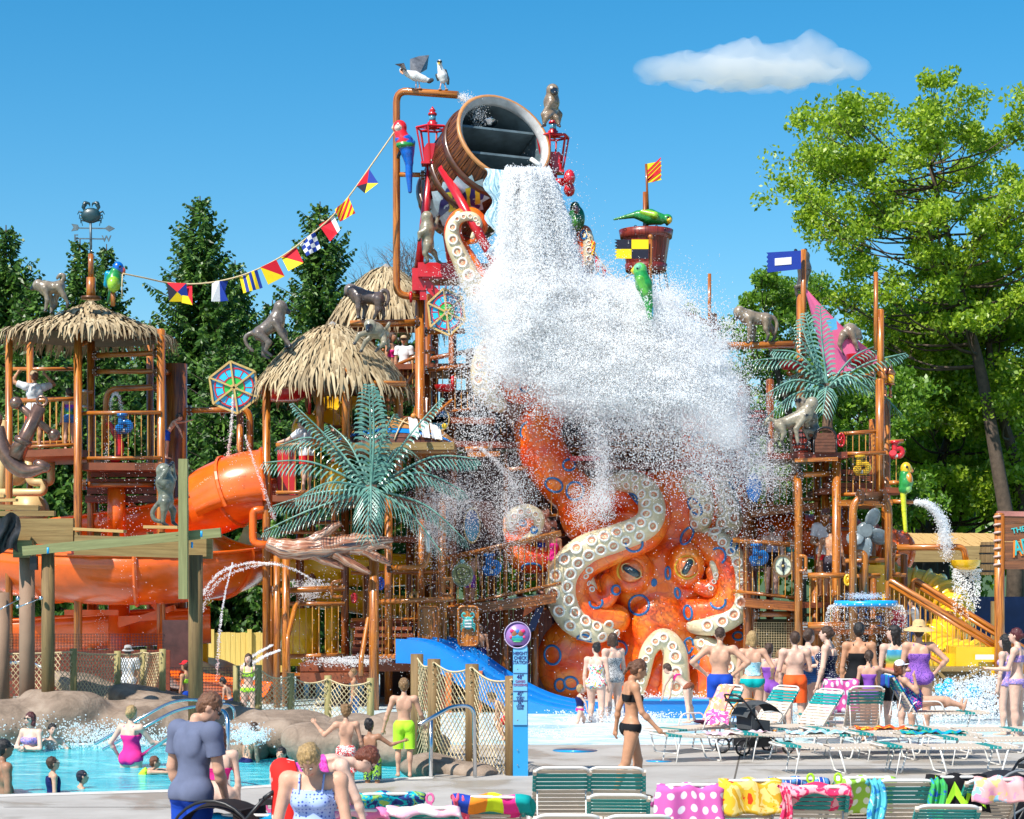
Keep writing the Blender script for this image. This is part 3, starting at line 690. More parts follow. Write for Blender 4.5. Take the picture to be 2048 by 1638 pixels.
for a in((58,915,45.5),): pipe(T,[(58,915,45.5),(58,965,45.5),(88,965,45.5),(88,985,45.5),(-30,985,45.5)],8,M_TAN,'drain_pipe')
pipe(T,[(102,915,45.6),(102,964,45.6),(88,966,45.6)],8,M_TAN,'drain_pipe'); pipe(T,[(5,840,45.7),(5,1010,45.7)],9,M_TAN,'drain_pipe')
T.part('drain_drum',MB().lathe([(.3,-.2),(.3,.2)],P(30,945,46),V(0,1,0),20),M_TAN); T.part('drain_drum',MB().lathe([(.4,-.2),(.4,.2)],P(60,1020,46),V(0,1,0),20),M_TAN)
# slide mouth guards on this tower
mb=MB(); mb.tube(catmull([P(215,845,44),P(228,860,44),P(240,890,44),P(236,915,44),P(222,920,44)],5),[.06]*5+[.09]*16,8); T.part('red_chute',mb,M_REDP)

# ================================================================ MAIN TOWER
T=Thing('main_tower','middle play tower of brown pipes under the big round thatched roof','play tower',V(X(690,44),44,-.3)); TM=T
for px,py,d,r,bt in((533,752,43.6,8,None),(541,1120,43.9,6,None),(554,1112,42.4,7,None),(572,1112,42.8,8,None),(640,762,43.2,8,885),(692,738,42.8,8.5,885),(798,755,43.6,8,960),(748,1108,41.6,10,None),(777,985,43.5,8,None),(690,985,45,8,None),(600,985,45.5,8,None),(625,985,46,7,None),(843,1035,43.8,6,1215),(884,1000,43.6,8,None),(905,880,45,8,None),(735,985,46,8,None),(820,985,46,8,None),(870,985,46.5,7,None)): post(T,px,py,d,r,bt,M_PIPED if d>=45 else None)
thatch(T,665,655,768,152,44.2,True,16,2.2,.54)
pipe(T,[(600,762,43),(812,768,43)],6); pipe(T,[(540,770,43.6),(640,776,43.4)],6,M_PIPED)
railing(T,(552,890,43.0),(655,889,43.0),1.02); slab(T,(545,990,43),(662,990,43),3,.14); slab(T,(650,990,44),(905,996,44.5),2.5,.14)
wall(T,555,900,592,990,44.5,M_REDP)
slab(T,(655,886,42.8),(908,884,42.8),1.8,.16,M_BEAM); slab(T,(655,902,42.9),(908,900,42.9),1.6,.07,M_PIPE,'beam')
railing(T,(655,770,45.2),(800,768,45.2),.95); slab(T,(640,862,45),(800,862,45),2,.1)
railing(T,(573,1208,43),(690,1207,43),1.13); railing(T,(702,1146,44.8),(885,1144,44.8),1.05); railing(T,(752,1205,43.2),(905,1200,43.3),1.16)
railing(T,(560,1010,44.6),(690,1012,44.6),.6); railing(T,(690,1012,44.9),(890,1012,44.9),.75); railing(T,(820,1068,45.2),(905,1104,44.9),.85); railing(T,(600,1045,46),(740,1045,46),.9)
slab(T,(600,1326,42.6),(850,1326,42.8),3.4,.18); slab(T,(600,1346,42.4),(745,1346,42.4),.6,.22,M_DECK,'step'); slab(T,(690,1072,44.8),(890,1074,44.8),1.6,.12); slab(T,(700,1246,44.9),(890,1246,44.9),1.5,.12)
for k in range(6): slab(T,(702+2*k,1310-14*k,43.4+.28*k),(835-3*k,1310-14*k,43.4+.28*k),.32,.07,M_DECK,'step'); slab(T,(702+2*k,1312-14*k,43.65+.28*k),(835-3*k,1312-14*k,43.65+.28*k),.03,.13,M_CRATE,'step')
for x0,x1,d in((838,877,42.9),(917,956,42.7)):
    wall(T,x0+2,1215,x1-2,1289,d,M_PIPE,'wooden_panel',.04); q=[(x0,1213,d-.05),(x1,1213,d-.05),(x1,1291,d-.05),(x0,1291,d-.05)]
    mb=MB(); mb.tube(fillet([P(*q[0]).lerp(P(*q[1]),.5)]+[P(*q[(i+1)%4]) for i in range(4)]+[P(*q[0]).lerp(P(*q[1]),.5)],.1),.03,6); T.part('panel_frame',mb,M_PIPE)
    mb=MB()
    for bx in(x0+5,x1-5):
        for by in(1222,1250,1282): mb.ball(P(bx,by,d-.03),.018,6,4)
    T.part('bolts',mb,M_BOLT)
def hoop(T,x0,y0,x1,y1,d,r=3.5,mat=None):
    q=[P(x1,y0,d),P(x0,y0,d),P(x0,y1,d),P(x1,y1,d)]; mb=MB(); mb.tube(fillet(q,.12),r*d/F,7); T.part('grab_rail',mb,mat or M_PIPE)
hoop(T,664,1162,685,1194,42.6); hoop(T,886,1157,903,1190,43,mat=M_PIPE); hoop(T,903,1157,886,1190,43)
pipe(T,[(596,1206,42.6),(590,1215,42.3),(575,1275,41.6),(576,1345,41.4)],5,fil=.1,name='handrail'); pipe(T,[(742,1160,42.5),(738,1230,42),(722,1320,41.4),(722,1352,41.4)],5,fil=.1,name='handrail')
pipe(T,[(545,1182,43),(690,1176,43)],6,fl='s'); pipe(T,[(470,1128,44),(548,1128,43)],5); pipe(T,[(775,1136,43.2),(850,1134,43),(856,1105,43)],6,fil=.2,fl='s')
mb=MB(); mb.tube([P(856,1110,43),P(856,1060,43)],.045,8); T.part('clear_riser',mb,M_WHITE)
pipe(T,[(752,1204,42.9),(908,1198,42.9)],5.5); pipe(T,[(573,1313,43),(690,1310,43)],5); pipe(T,[(752,1316,43.2),(900,1312,43.2)],5); pipe(T,[(548,1348,44),(740,1352,43)],4)
# upper levels behind the main roof
T=Thing('rear_tower','upper rear tower with far thatched roof, stairs and railed decks left of the spray','play tower',V(X(860,47),47,-.3)); TR=T
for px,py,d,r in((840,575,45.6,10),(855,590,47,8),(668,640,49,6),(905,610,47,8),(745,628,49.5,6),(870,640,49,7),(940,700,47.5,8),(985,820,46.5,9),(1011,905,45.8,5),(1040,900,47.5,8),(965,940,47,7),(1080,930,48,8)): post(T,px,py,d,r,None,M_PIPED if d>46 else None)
thatch(T,772,538,637,112,49.4,True,12,2.2,.54)
pipe(T,[(640,660,49),(880,660,49)],6,M_PIPED); pipe(T,[(700,648,45.4),(838,645,45.6)],7.5,fl='e')
pipe(T,[(846,664,46),(930,662,46)],5.5,fl='s'); pipe(T,[(846,740,46),(930,732,46)],4.5,fl='s'); pipe(T,[(846,720,47),(950,700,47)],5,M_PIPED)
railing(T,(797,728,46.8),(835,712,46.4),.9); railing(T,(846,704,46.2),(871,704,46.2),.4); railing(T,(848,742,46.3),(960,730,46.3),1.0); railing(T,(700,700,48.4),(850,700,48.4),.95)
slab(T,(790,728,46.5),(960,726,46.5),2.5,.12); slab(T,(800,832,46),(990,836,46),2.5,.14)
for k in range(7): slab(T,(800-12*k,745+13*k,46.8),(838-12*k,745+13*k,46.8),.8,.06,M_DECK,'step')
pipe(T,[(835,738,46.3),(790,800,46.3)],4,name='handrail'); pipe(T,[(905,800,46),(815,875,45.6)],4,name='handrail'); railing(T,(835,805,46.2),(815,880,46),.6)
slab(T,(820,880,45.5),(1040,884,45.5),2,.14,M_CRATE); pipe(T,[(930,898,45),(985,896,45)],5,fl='e'); slab(T,(935,903,44.9),(1000,902,44.9),.8,.12,M_PIPE,'beam'); pipe(T,[(1010,940,45.4),(1055,936,45.4)],4.5)
railing(T,(990,790,47),(1120,786,47),.95); slab(T,(985,870,47),(1500,870,47),2.5,.14); slab(T,(1080,925,45.4),(1500,925,45.4),2.4,.16,M_CRATE); railing(T,(1080,905,46.6),(1240,908,46.6),.95); railing(T,(1090,960,45.3),(1230,960,45.3),.8); railing(T,(1240,868,46),(1460,865,46),.8)
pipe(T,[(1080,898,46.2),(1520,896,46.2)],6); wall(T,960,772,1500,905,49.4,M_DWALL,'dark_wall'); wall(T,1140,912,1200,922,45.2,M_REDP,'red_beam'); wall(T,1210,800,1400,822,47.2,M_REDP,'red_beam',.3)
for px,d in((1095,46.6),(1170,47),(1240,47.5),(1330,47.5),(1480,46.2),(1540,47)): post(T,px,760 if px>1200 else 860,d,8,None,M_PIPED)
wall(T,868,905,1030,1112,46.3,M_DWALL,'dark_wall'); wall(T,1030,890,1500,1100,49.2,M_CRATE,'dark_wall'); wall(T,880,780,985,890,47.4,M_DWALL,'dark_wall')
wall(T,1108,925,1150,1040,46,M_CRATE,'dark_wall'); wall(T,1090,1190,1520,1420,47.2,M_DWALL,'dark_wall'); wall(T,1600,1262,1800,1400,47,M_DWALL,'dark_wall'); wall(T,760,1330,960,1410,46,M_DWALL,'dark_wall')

# ================================================================ LEFT BRIDGE
T=Thing('left_walkway','railed walkway meeting the octopus on its left, with vertical plank wall under it','walkway',V(X(1010,44.2),44.2,-.3))
railing(T,(892,1118,44.2),(1122,1068,43.9),1.08); pipe(T,[(892,1116,44),(1122,1064,43.8)],4); slab(T,(890,1216,44),(1112,1186,43.8),2.2,.22,M_PIPED,'deck'); railing(T,(1020,1085,45.6),(1130,1070,45.6),.9)
for px,d in((888,43.9),(958,45.5),(1010,44.4),(1070,45),(1100,46)): post(T,px,1210,d,7,None,M_PIPED)
me=None
for i in range(17):
    px=962+i*8.6
    if me is None: mb=MB(); mb.box((0,0,0),(.092,.05,2.3)); me=mb.mesh('plank',M_CRATE,V(0,0,0))
    link('plank',me,T.o,V(X(px,45.6),45.6+.01*(i%2),.75)-T.base)
mb=MB(); mb.prism([(X(1050,44.4),Z(1270,44.4)),(X(1072,44.4),Z(1216,44.4)),(X(1088,44.4),Z(1214,44.4)),(X(1070,44.4),Z(1260,44.4))],44.35,44.4); T.part('navy_sheet',mb,plain((.02,.03,.1),.5))
mb=MB(); mb.prism([(X(1045,44.5),Z(1235,44.5)),(X(1050,44.5),Z(1212,44.5)),(X(1080,44.5),Z(1212,44.5))],44.45,44.5); T.part('orange_sheet',mb,M_ORANGE)

# ================================================================ RIGHT WALKWAY AND TOWER
T=Thing('right_walkway','railed walkway joining the octopus on its right to the compass','walkway',V(X(1545,44),44,-.3))
railing(T,(1466,1078,43.9),(1597,1092,43.6),1.14); pipe(T,[(1466,1080,43.8),(1590,1090,43.6)],5,fl='e'); slab(T,(1490,1196,43.6),(1600,1205,43.5),2.4,.2,M_PIPED)
for px,py,d,r in((1495,985,44.4,9),(1507,985,45.6,8),(1580,1210,44.6,7)): post(T,px,py,d,r,None,M_PIPED)
railing(T,(1506,955,44.6),(1600,958,44.6),.62); slab(T,(1503,1020,44.4),(1636,1004,44.6),1.6,.16,M_PIPED); railing(T,(1500,1062,46),(1600,1062,46),.9)
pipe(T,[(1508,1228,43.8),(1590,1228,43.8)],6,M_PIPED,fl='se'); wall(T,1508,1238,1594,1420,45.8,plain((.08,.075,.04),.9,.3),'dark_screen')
T=Thing('right_tower','right play tower of brown pipes with stacked decks and a long stair','play tower',V(X(1690,44.5),44.5,-.3)); TG=T
for px,py,d,r,bt in((1673,912,43.4,9,None),(1651,925,44.6,8,None),(1635,925,45.2,7,None),(1760,760,43.8,9,1000),(1752,545,44.2,4.5,700),(1761,620,44.2,7,800),(1772,800,45.6,9,None),(1607,500,45.4,5.5,715),(1601,590,45.6,8,920),(1745,840,46,7,None),(1690,1010,46,8,None),(1419,548,45.4,3.5,680),(1427,628,45.6,7,800),(1808,1110,45,7,None),(1630,1150,44.2,7,None),(1745,1150,44.4,8,None)): post(T,px,py,d,r,bt)
pipe(T,[(1432,800,45),(1432,692,45),(1590,689,45)],7.5,fil=.35,fl=''); pipe(T,[(1444,691,45),(1460,691,45)],8,fl='s')
pipe(T,[(1597,1345,43.2),(1597,960,43.2),(1584,952,44.2)],8,fil=.3,name='pipe'); pipe(T,[(1594,950,43.4),(1672,946,43.6)],6,fl='se')
pipe(T,[(1706,1346,42.4),(1706,993,42.4),(1777,993,42.6),(1777,1160,42.6)],8,fil=.35); pipe(T,[(1716,993,42.35),(1770,993,42.5)],9,M_FLANGE,name='threaded_sleeve',fl='se')
pipe(T,[(1700,1108,42.6),(1730,1104,42.6),(1730,1190,42.6)],7,fil=.2,fl='s')
slab(T,(1535,906,43.2),(1695,904,43.2),2.4,.13,M_CRATE); slab(T,(1590,917,43.1),(1676,914,43.1),.15,.08,M_PIPE,'beam'); slab(T,(1640,977,43.9),(1750,975,43.9),2,.12); slab(T,(1675,1000,43.3),(1785,999,43.4),2.6,.13,M_PIPE,'beam'); slab(T,(1770,974,43.6),(1812,976,43.6),1.2,.12)
for k in range(3): slab(T,(1650+6*k,965-13*k,43.9+.3*k),(1748,965-13*k,43.9+.3*k),.3,.11,M_DECK,'step')
railing(T,(1680,868,43.8),(1757,862,43.8),.5); railing(T,(1680,908,43.5),(1772,905,43.4),.88); railing(T,(1778,884,43.6),(1807,882,43.6),.9); railing(T,(1778,884,44.6),(1807,882,44.6),.9); railing(T,(1600,918,44.8),(1640,918,44.8),.9)
pipe(T,[(1620,948,44.2),(1672,946,44.2)],5,M_PIPED); railing(T,(1606,1153,43.1),(1703,1152,42.9),1.02); railing(T,(1712,1152,42.8),(1760,1152,42.8),.95); railing(T,(1610,1150,45),(1810,1148,45),.9); slab(T,(1600,1256,43.2),(1780,1256,43.2),2.5,.14,M_PIPED); slab(T,(1600,1205,44),(1790,1206,44.4),1.8,.12)
pipe(T,[(1606,1150,43),(1700,1150,42.8)],5,fl='se'); pipe(T,[(1606,1252,43),(1700,1250,42.8)],5,fl='se')
hoop(T,1612,1112,1598,1142,43.1); hoop(T,1786,1112,1800,1148,42.7); hoop(T,1778,1150,1812,1270,42.9,4); hoop(T,1722,1150,1760,1246,42.7,4)
pipe(T,[(1690,1122,43),(1775,1120,43)],4.5); pipe(T,[(1785,1003,43.5),(1832,1004,43.5)],4.5); pipe(T,[(1782,1095,43.6),(1928,1094,43.6),(1932,1124,43.6)],6.5,fil=.3,fl='s')
pipe(T,[(1606,1060,45.8),(1700,1058,45.8)],4,M_PIPED); pipe(T,[(1750,742,44.4),(1762,735,44.2),(1768,760,44)],6,fil=.15)
pipe(T,[(1575,742,44.8),(1582,752,44.8),(1610,752,44.8),(1650,752,44.6),(1750,752,44.2)],5,fil=.1,fl='e')
pipe(T,[(1310,602,45),(1442,657,45.4)],6,name='spar'); pipe(T,[(1350,745,46),(1420,745,45.6)],5,M_PIPED)
for k in range(9): slab(T,(1845+16*k,1300+11*k,43.2-.14*k),(1905+16*k,1300+11*k,43.2-.14*k),1.4,.08,M_DECK,'step')
# long stair rails
for a,b_,d0,d1 in(((1775,1156),(2016,1302),42.6,41.0),((1826,1156),(2100,1328),44.2,42.6)):
    pipe(T,[(a[0],a[1]+95,d0),(a[0],a[1],d0),(b_[0],b_[1],d1)],5,fil=.15,name='handrail'); railing(T,(a[0]+3,a[1]+12,d0),(b_[0],b_[1]+10,d1),1.0)
T=Thing('crate_planter','weathered wooden crate with cross braces at the foot of the long stair','crate',V(X(1900,40),40,-.3))
mb=MB(); mb.box((X(1905,40),40,Z(1365,40)),(1.35,.8,.55)); T.part('body',mb,M_POSTB)
for x0,x1 in((1838,1868),(1870,1960)):
    mb=MB(); mb.box((X((x0+x1)/2,39.5),39.56,Z(1338,39.5)),((x1-x0)*39.5/F,.06,.1)); T.part('rim_board',mb,M_BEAM)
    for s in(0,1):
        mb=MB(); mb.beam(P(x0+5+s*(x1-x0-10),1342,39.55),P(x0+5+(1-s)*(x1-x0-10)*.6+s*0,1392,39.55),.05,.06); T.part('brace',mb,M_BEAM)
# ================================================================ SLIDES
def trough(path, R, a0=-200, a1=20, th=.05, n=12, upv=V(0,0,1), rim=True):
    "open flume swept along path; angles in degrees, -90 is the bottom"
    path=[Vector(p) for p in path]; mb=MB(); vs=[]; N=len(path); uvs=[]
    for i,p in enumerate(path):
        t=(path[min(i+1,N-1)]-path[max(i-1,0)]).normalized(); s=t.cross(upv).normalized(); u=s.cross(t)
        for q,rr in enumerate((R,R-th)):
            for j in range(n+1):
                a=radians(a0+(a1-a0)*j/n); vs.append(p+s*cos(a)*rr+u*sin(a)*rr)
    K=2*(n+1); fs=[]
    for i in range(N-1):
        for j in range(n):
            fs.append((i*K+j,i*K+j+1,(i+1)*K+j+1,(i+1)*K+j)); fs.append((i*K+n+1+j,(i+1)*K+n+1+j,(i+1)*K+n+2+j,i*K+n+2+j))
        fs.append((i*K,(i+1)*K,(i+1)*K+n+1,i*K+n+1)); fs.append((i*K+n,i*K+2*n+1,(i+1)*K+2*n+1,(i+1)*K+n))
    mb.add(vs,fs,True)
    if rim:
        for j in(0,n): mb.tube([vs[i*K+j] for i in range(N)],.035,6)
    return mb
def seams(T,path,R,a0,a1,idx,mat,upv=V(0,0,1)):
    path=[Vector(p) for p in path]
    for i in idx:
        t=(path[min(i+1,len(path)-1)]-path[max(i-1,0)]).normalized(); s=t.cross(upv).normalized(); u=s.cross(t); p=path[i]
        mb=MB(); q=[p+s*cos(radians(a))*(R+.02)+u*sin(radians(a))*(R+.02) for a in np.linspace(a0,a1,16)]
        mb.tube(q,.03,4,flat=1.6); T.part('joint_flange',mb,mat)
T=Thing('orange_slide','winding glossy orange flume at left, its big curve behind the timber posts','slide',V(X(250,45),45,-.3))
up_=catmull([P(548,968,44.4),P(490,972,44.4),P(430,1000,44.6),P(340,1024,45),P(240,1040,45.6),P(120,1055,46.2),P(-20,1080,46.5)],5)
T.part('upper_flume',trough(up_,.78,-190,10),M_ORANGE); seams(T,up_,.78,-190,10,(8,20),M_ORANGE)
hd=catmull([P(540,975,44.2),P(480,985,44.2),P(420,1012,44.4)],6); T.part('hood',trough(hd,.86,20,200,rim=False),M_ORANGE); seams(T,hd,.87,0,200,(1,7),M_ORANGE)
big=catmull([P(420,1082,47.5),P(470,1095,45.6),P(400,1112,43.9),P(250,1120,43.2),P(100,1112,43.9),P(10,1095,45.5),P(60,1080,47.4)],7)
T.part('curve_flume',trough(big,.98,-185,10),M_ORANGE); seams(T,big,.98,-185,-60,(12,20,27),M_ORANGE)
lw=catmull([P(420,1222,45.5),P(280,1228,45.3),P(120,1240,45.2),P(-60,1250,45.2)],5); T.part('lower_flume',trough(lw,.74,-185,5),M_ORANGE)
T.part('column',MB().lathe([(.24,0),(.24,Z(1195,44.4)+.3)],V(X(238,44.4),44.4,-.3),seg=20),M_ORANGE); T.part('column',MB().lathe([(.2,0),(.2,1.1)],V(X(233,44),44,Z(1075,44)),seg=20),M_ORANGE)
for a,b_ in(((250,1000,44.6),(330,1060,44.6)),((238,1238,44.2),(330,1234,44)),((300,1200,44),(330,1232,44)),((130,1225,44.2),(238,1225,44.2)),((238,1250,44.2),(350,1215,44))): mb=MB(); mb.beam(P(*a),P(*b_),.12,.12); T.part('bracket',mb,M_ORANGE)
out=catmull([P(250,1300,44.5),P(340,1335,42),P(430,1352,40.5),P(520,1362,39.8)],5); T.part('run_out',trough(out,.4,-170,-10),M_ORANGE)
mb=MB(); mb.tube(fillet([P(528,1020,43.2),P(506,1020,43.2),P(506,1088,43.2),P(545,1090,43.2)],.15),.085,10); T.part('feed_pipe',mb,M_ORANGE)
T=Thing('cream_slide','pale cream slide lip behind the boy near the board fence','slide',P(450,1345,47)); q=catmull([P(395,1318,47.5),P(430,1325,46.8),P(480,1350,46)],5); T.part('flume',trough(q,.3,-180,0),plain((.75,.55,.2),.3))
T=Thing('yellow_slide','yellow flume winding behind the pipes of the middle tower','slide',V(X(640,47),47,-.3))
q=catmull([P(450,1060,47.5),P(520,1100,46.8),P(640,1115,46.4),P(760,1120,46.6),P(900,1110,47.4),P(960,1050,48.5)],6); T.part('flume',trough(q,.62,-190,10),M_YEL); seams(T,q,.62,-190,-30,(6,14,22),M_YEL)
q=catmull([P(620,1180,47.4),P(700,1190,46.8),P(800,1200,46.6),P(960,1210,47.2)],5); T.part('flume',trough(q,.42,-190,10),M_YEL)
for x0,x1,y0,y1,d in((650,676,1216,1322,45.6),(700,745,1240,1322,46.5),(560,640,1216,1330,45.8)):
    mb=MB(); mb.lathe([((x1-x0)/2*d/F,0),((x1-x0)/2*d/F,Z(y0,d)-Z(y1,d))],P((x0+x1)/2,y1,d),seg=20); T.part('tube_section',mb,M_YEL)
for a,b_ in(((405,1212,48),(520,1118,47.6)),((405,1165,47),(535,1165,47)),((411,1170,47),(411,1345,47)),((640,820,46.4),(650,760,46.4))): mb=MB(); mb.beam(P(*a),P(*b_),.12,.12,V(0,1,0)); T.part('strut',mb,M_YEL)
q=catmull([P(655,830,45.6),P(672,800,45.8),P(700,780,46.2),P(730,775,47)],4); T.part('upper_flume',trough(q,.42,-190,10),M_YEL)
mb=MB(); mb.ball(P(612,862,44.6),(.33,.3,.42),14,10); mb.tube([P(612,900,44.6),P(612,850,44.6)],.28,10); T.part('hood',mb,M_YEL)
mb=MB(); mb.ball(P(668,960,44.2),(.28,.25,.42),12,8); T.part('pineapple_top',mb,M_YEL)
T=Thing('orange_tube_slide','ribbed orange tube slide crossing behind the right tower','slide',V(X(1680,46.5),46.5,-.3))
q=catmull([P(1470,1085,46.6),P(1530,1070,46.4),P(1620,1072,46.3),P(1720,1088,46.4),P(1800,1110,47)],6)
mb=MB(); mb.tube(q,.52,20); T.part('tube',mb,M_ORANGE)
for i in range(1,len(q)-1,2):
    t=(q[i+1]-q[i-1]).normalized(); mb=MB(); mb.lathe([(.53,-.04),(.58,0),(.53,.04)],q[i],t,20); T.part('rib',mb,M_ORANGE)
T=Thing('yellow_spiral_slide','ribbed yellow tube slide curling beside the long stair','slide',V(X(1870,44.5),44.5,-.3))
q=catmull([P(1735,1150,45.4),P(1790,1165,45.6),P(1860,1180,45.4),P(1905,1215,44.8),P(1900,1262,44.2),P(1860,1290,43.8),P(1900,1318,43.2),P(1960,1322,42.6)],6)
mb=MB(); mb.tube(q,.40,18); T.part('tube',mb,M_YEL)
for i in range(1,len(q)-1,2):
    t=(q[i+1]-q[i-1]).normalized(); mb=MB(); mb.lathe([(.41,-.05),(.47,0),(.41,.05)],q[i],t,18); T.part('rib',mb,M_YEL)
wall(T,1735,1130,1772,1225,44.6,M_YEL,'back_panel',.1)
mb=MB(); mb.box(P(1952,1322,41.6),(1.05,1.0,.62)); mb.box(P(1908,1325,42),(.5,.8,.4)); T.part('catch_basin',mb,M_YEL)
mb=MB(); mb.box(P(1969,1314,41.0)-V(0,.01,0),(.38,.02,.1)); T.part('notice',mb,M_WHITE)
# blue racing slide
T=Thing('blue_racing_slide','wide blue three-lane racing slide running down to the splash pool, left of the octopus','slide',V(X(1000,42),42,-.3))
prof=[(850,1298),(890,1300),(930,1312),(975,1338),(1020,1368),(1070,1396),(1120,1416),(1180,1428),(1230,1432)]
def ln(f,off):  # f 0 near lane edge .. 1 far edge
    return catmull([P(x,y,42.6)+V(-.55*(1-f)-.012*i,(f-.5)*2.5-i*.12,off) for i,(x,y) in enumerate(prof)],4)
for k in range(3):
    A=ln(k/3+.02,0);B_=ln((k+1)/3-.02,0); n=len(A); mb=MB(); vs=[]
    for i in range(n):
        a,b_=A[i],B_[i]; vs+=[a+V(0,0,.22),a,a.lerp(b_,.5)-V(0,0,.05),b_,b_+V(0,0,.22)]
    mb.add(vs,[(i*5+j,i*5+j+1,(i+1)*5+j+1,(i+1)*5+j) for i in range(n-1) for j in range(4)],True); T.part('lane',mb,M_BLUE)
for k in range(4):
    A=ln(k/3,.26); mb=MB(); n=len(A); vs=[]
    for p in A: vs+=[p+V(0,-.04,0),p+V(0,.04,0),p+V(0,.04,-.5),p+V(0,-.04,-.5)]
    mb.add(vs,[(i*4+j,i*4+(j+1)%4,(i+1)*4+(j+1)%4,(i+1)*4+j) for i in range(n-1) for j in range(4)]+[(3,2,1,0),(4*n-4,4*n-3,4*n-2,4*n-1)],False); T.part('divider',mb,M_BLUE)
mb=MB(); mb.box((X(880,42.6),42.6,.25),(.7,2.4,1.1)); T.part('base',mb,M_CRATE)
for px in(900,960): mb=MB(); mb.box((X(px,42),42,.2),(.12,2.2,1)); T.part('leg',mb,plain((.6,.15,.03),.4))
T=Thing('blue_splash_wall','long low blue wall in front of the octopus base','low wall',V(X(1370,39.6),39.6,-.3)); mb=MB(); mb.box((X(1360,39.6),39.6,-.0),(2.25,.5,.46)); T.part('wall',mb,M_BLUE); mb=MB(); mb.box((X(1360,39.6),39.6,.245),(2.3,.6,.03)); T.part('rim',mb,M_CYAN)
# ================================================================ RED FRAME, LANTERNS, TIPPING BUCKET
T=Thing('bucket_frame','red steel frame with crossbeam platform carrying the tipping barrel','steel frame',V(X(990,45),45,-.3)); TF=T
for a,b_,r,nm in(((862,330,45.2),(836,545,45.4),8.5,'leg'),((884,335,44.6),(990,525,43.8),9.5,'leg'),((1104,340,45),(1152,560,45.4),7.5,'leg'),((1096,340,46),(1060,600,46.6),7,'leg'),((870,330,46),(905,560,46.4),6,'brace')):
    mb=MB(); mb.tube([P(*a),P(*b_)],r*45/F,12); T.part(nm,mb,M_REDP)
mb=MB(); mb.beam(P(836,540,45.1),P(1160,545,45.1),.2,.32); T.part('crossbeam',mb,M_REDP)
mb=MB(); mb.beam(P(1000,520,44.5),P(1140,600,45.5),.2,.3); T.part('crossbeam',mb,M_REDP)
mb=MB(); mb.box((X(995,45.6),45.6,Z(562,45.6)),(3.4,1.1,.06)); T.part('platform',mb,M_REDP)
mb=MB(); mb.beam(P(845,560,45.2),P(925,640,45.2),.08,.2); T.part('bracket',mb,M_REDP)
for k in range(7): mb=MB(); mb.beam(P(850+14*k,575,45.1),P(850+14*k,592,45.9),.03,.1); T.part('slat',mb,M_REDP)
mb=MB(); mb.box(P(838,560,45.3),(.3,.3,.5)); T.part('post_cap',mb,M_REDP); pipe(T,[(840,600,45.5),(840,545,45.5)],10,M_REDP,'post')
wall(T,840,580,853,600,45.2,M_REDP,'bracket')
for cx,cy,d,lab in((865,215,45.1,''),(1106,232,45.2,'')):
    # bearing housing
    mb=MB(); mb.prism([(-.2,0),(.2,0),(.2,.32),(.13,.43),(-.13,.43),(-.2,.32)],-.14,.14,Matrix.Translation(P(cx+1,cy+112,d))); T.part('bearing_housing',mb,M_REDP)
    mb=MB(); mb.box(P(cx,cy+113,d),(.5,.4,.05)); T.part('bearing_plate',mb,M_REDP)
for cx,cy,d,lab in((865,215,45.1,'red lantern on the left leg of the bucket frame, beside the macaw'),(1106,232,45.2,'red lantern under the seated baboon')):
    L=Thing('lantern',lab,'lantern',P(cx,cy+113,d),'red lanterns on the bucket frame'); s=d/F
    top=P(cx,cy+42,d); 
    for a in range(6):
        t=2*pi*a/6+.3; mb=MB(); mb.beam(top+V(cos(t)*33*s,sin(t)*33*s,0),P(cx,cy+112,d)+V(cos(t)*20*s,sin(t)*20*s,0),.035,.035); L.part('strut',mb,M_REDP)
    mb=MB(); pts=[top+V(cos(2*pi*a/6+.3)*33*s,sin(2*pi*a/6+.3)*33*s,0) for a in range(6)]; mb.tube(pts,.03,4,closed=True)
    for q in pts: mb.beam(q,top,.03,.03)
    L.part('top_frame',mb,M_REDP)
    mb=MB(); mb.lathe([(.15,0),(.17,.04),(.1,.09),(.12,.13),(.08,.15),(.08,.17)],top,seg=16); L.part('finial',mb,M_REDP)
    mb=MB(); mb.lathe([(.075,.17),(.075,.30)],top,seg=14); L.part('lamp_glass',mb,plain((.1,.4,.55),.1,.4,20,coat=1))
    mb=MB(); mb.lathe([(.1,.30),(.1,.34),(.05,.38),(.08,.4),(.03,.46),(.005,.5)],top,seg=14); L.part('cap',mb,M_REDP)
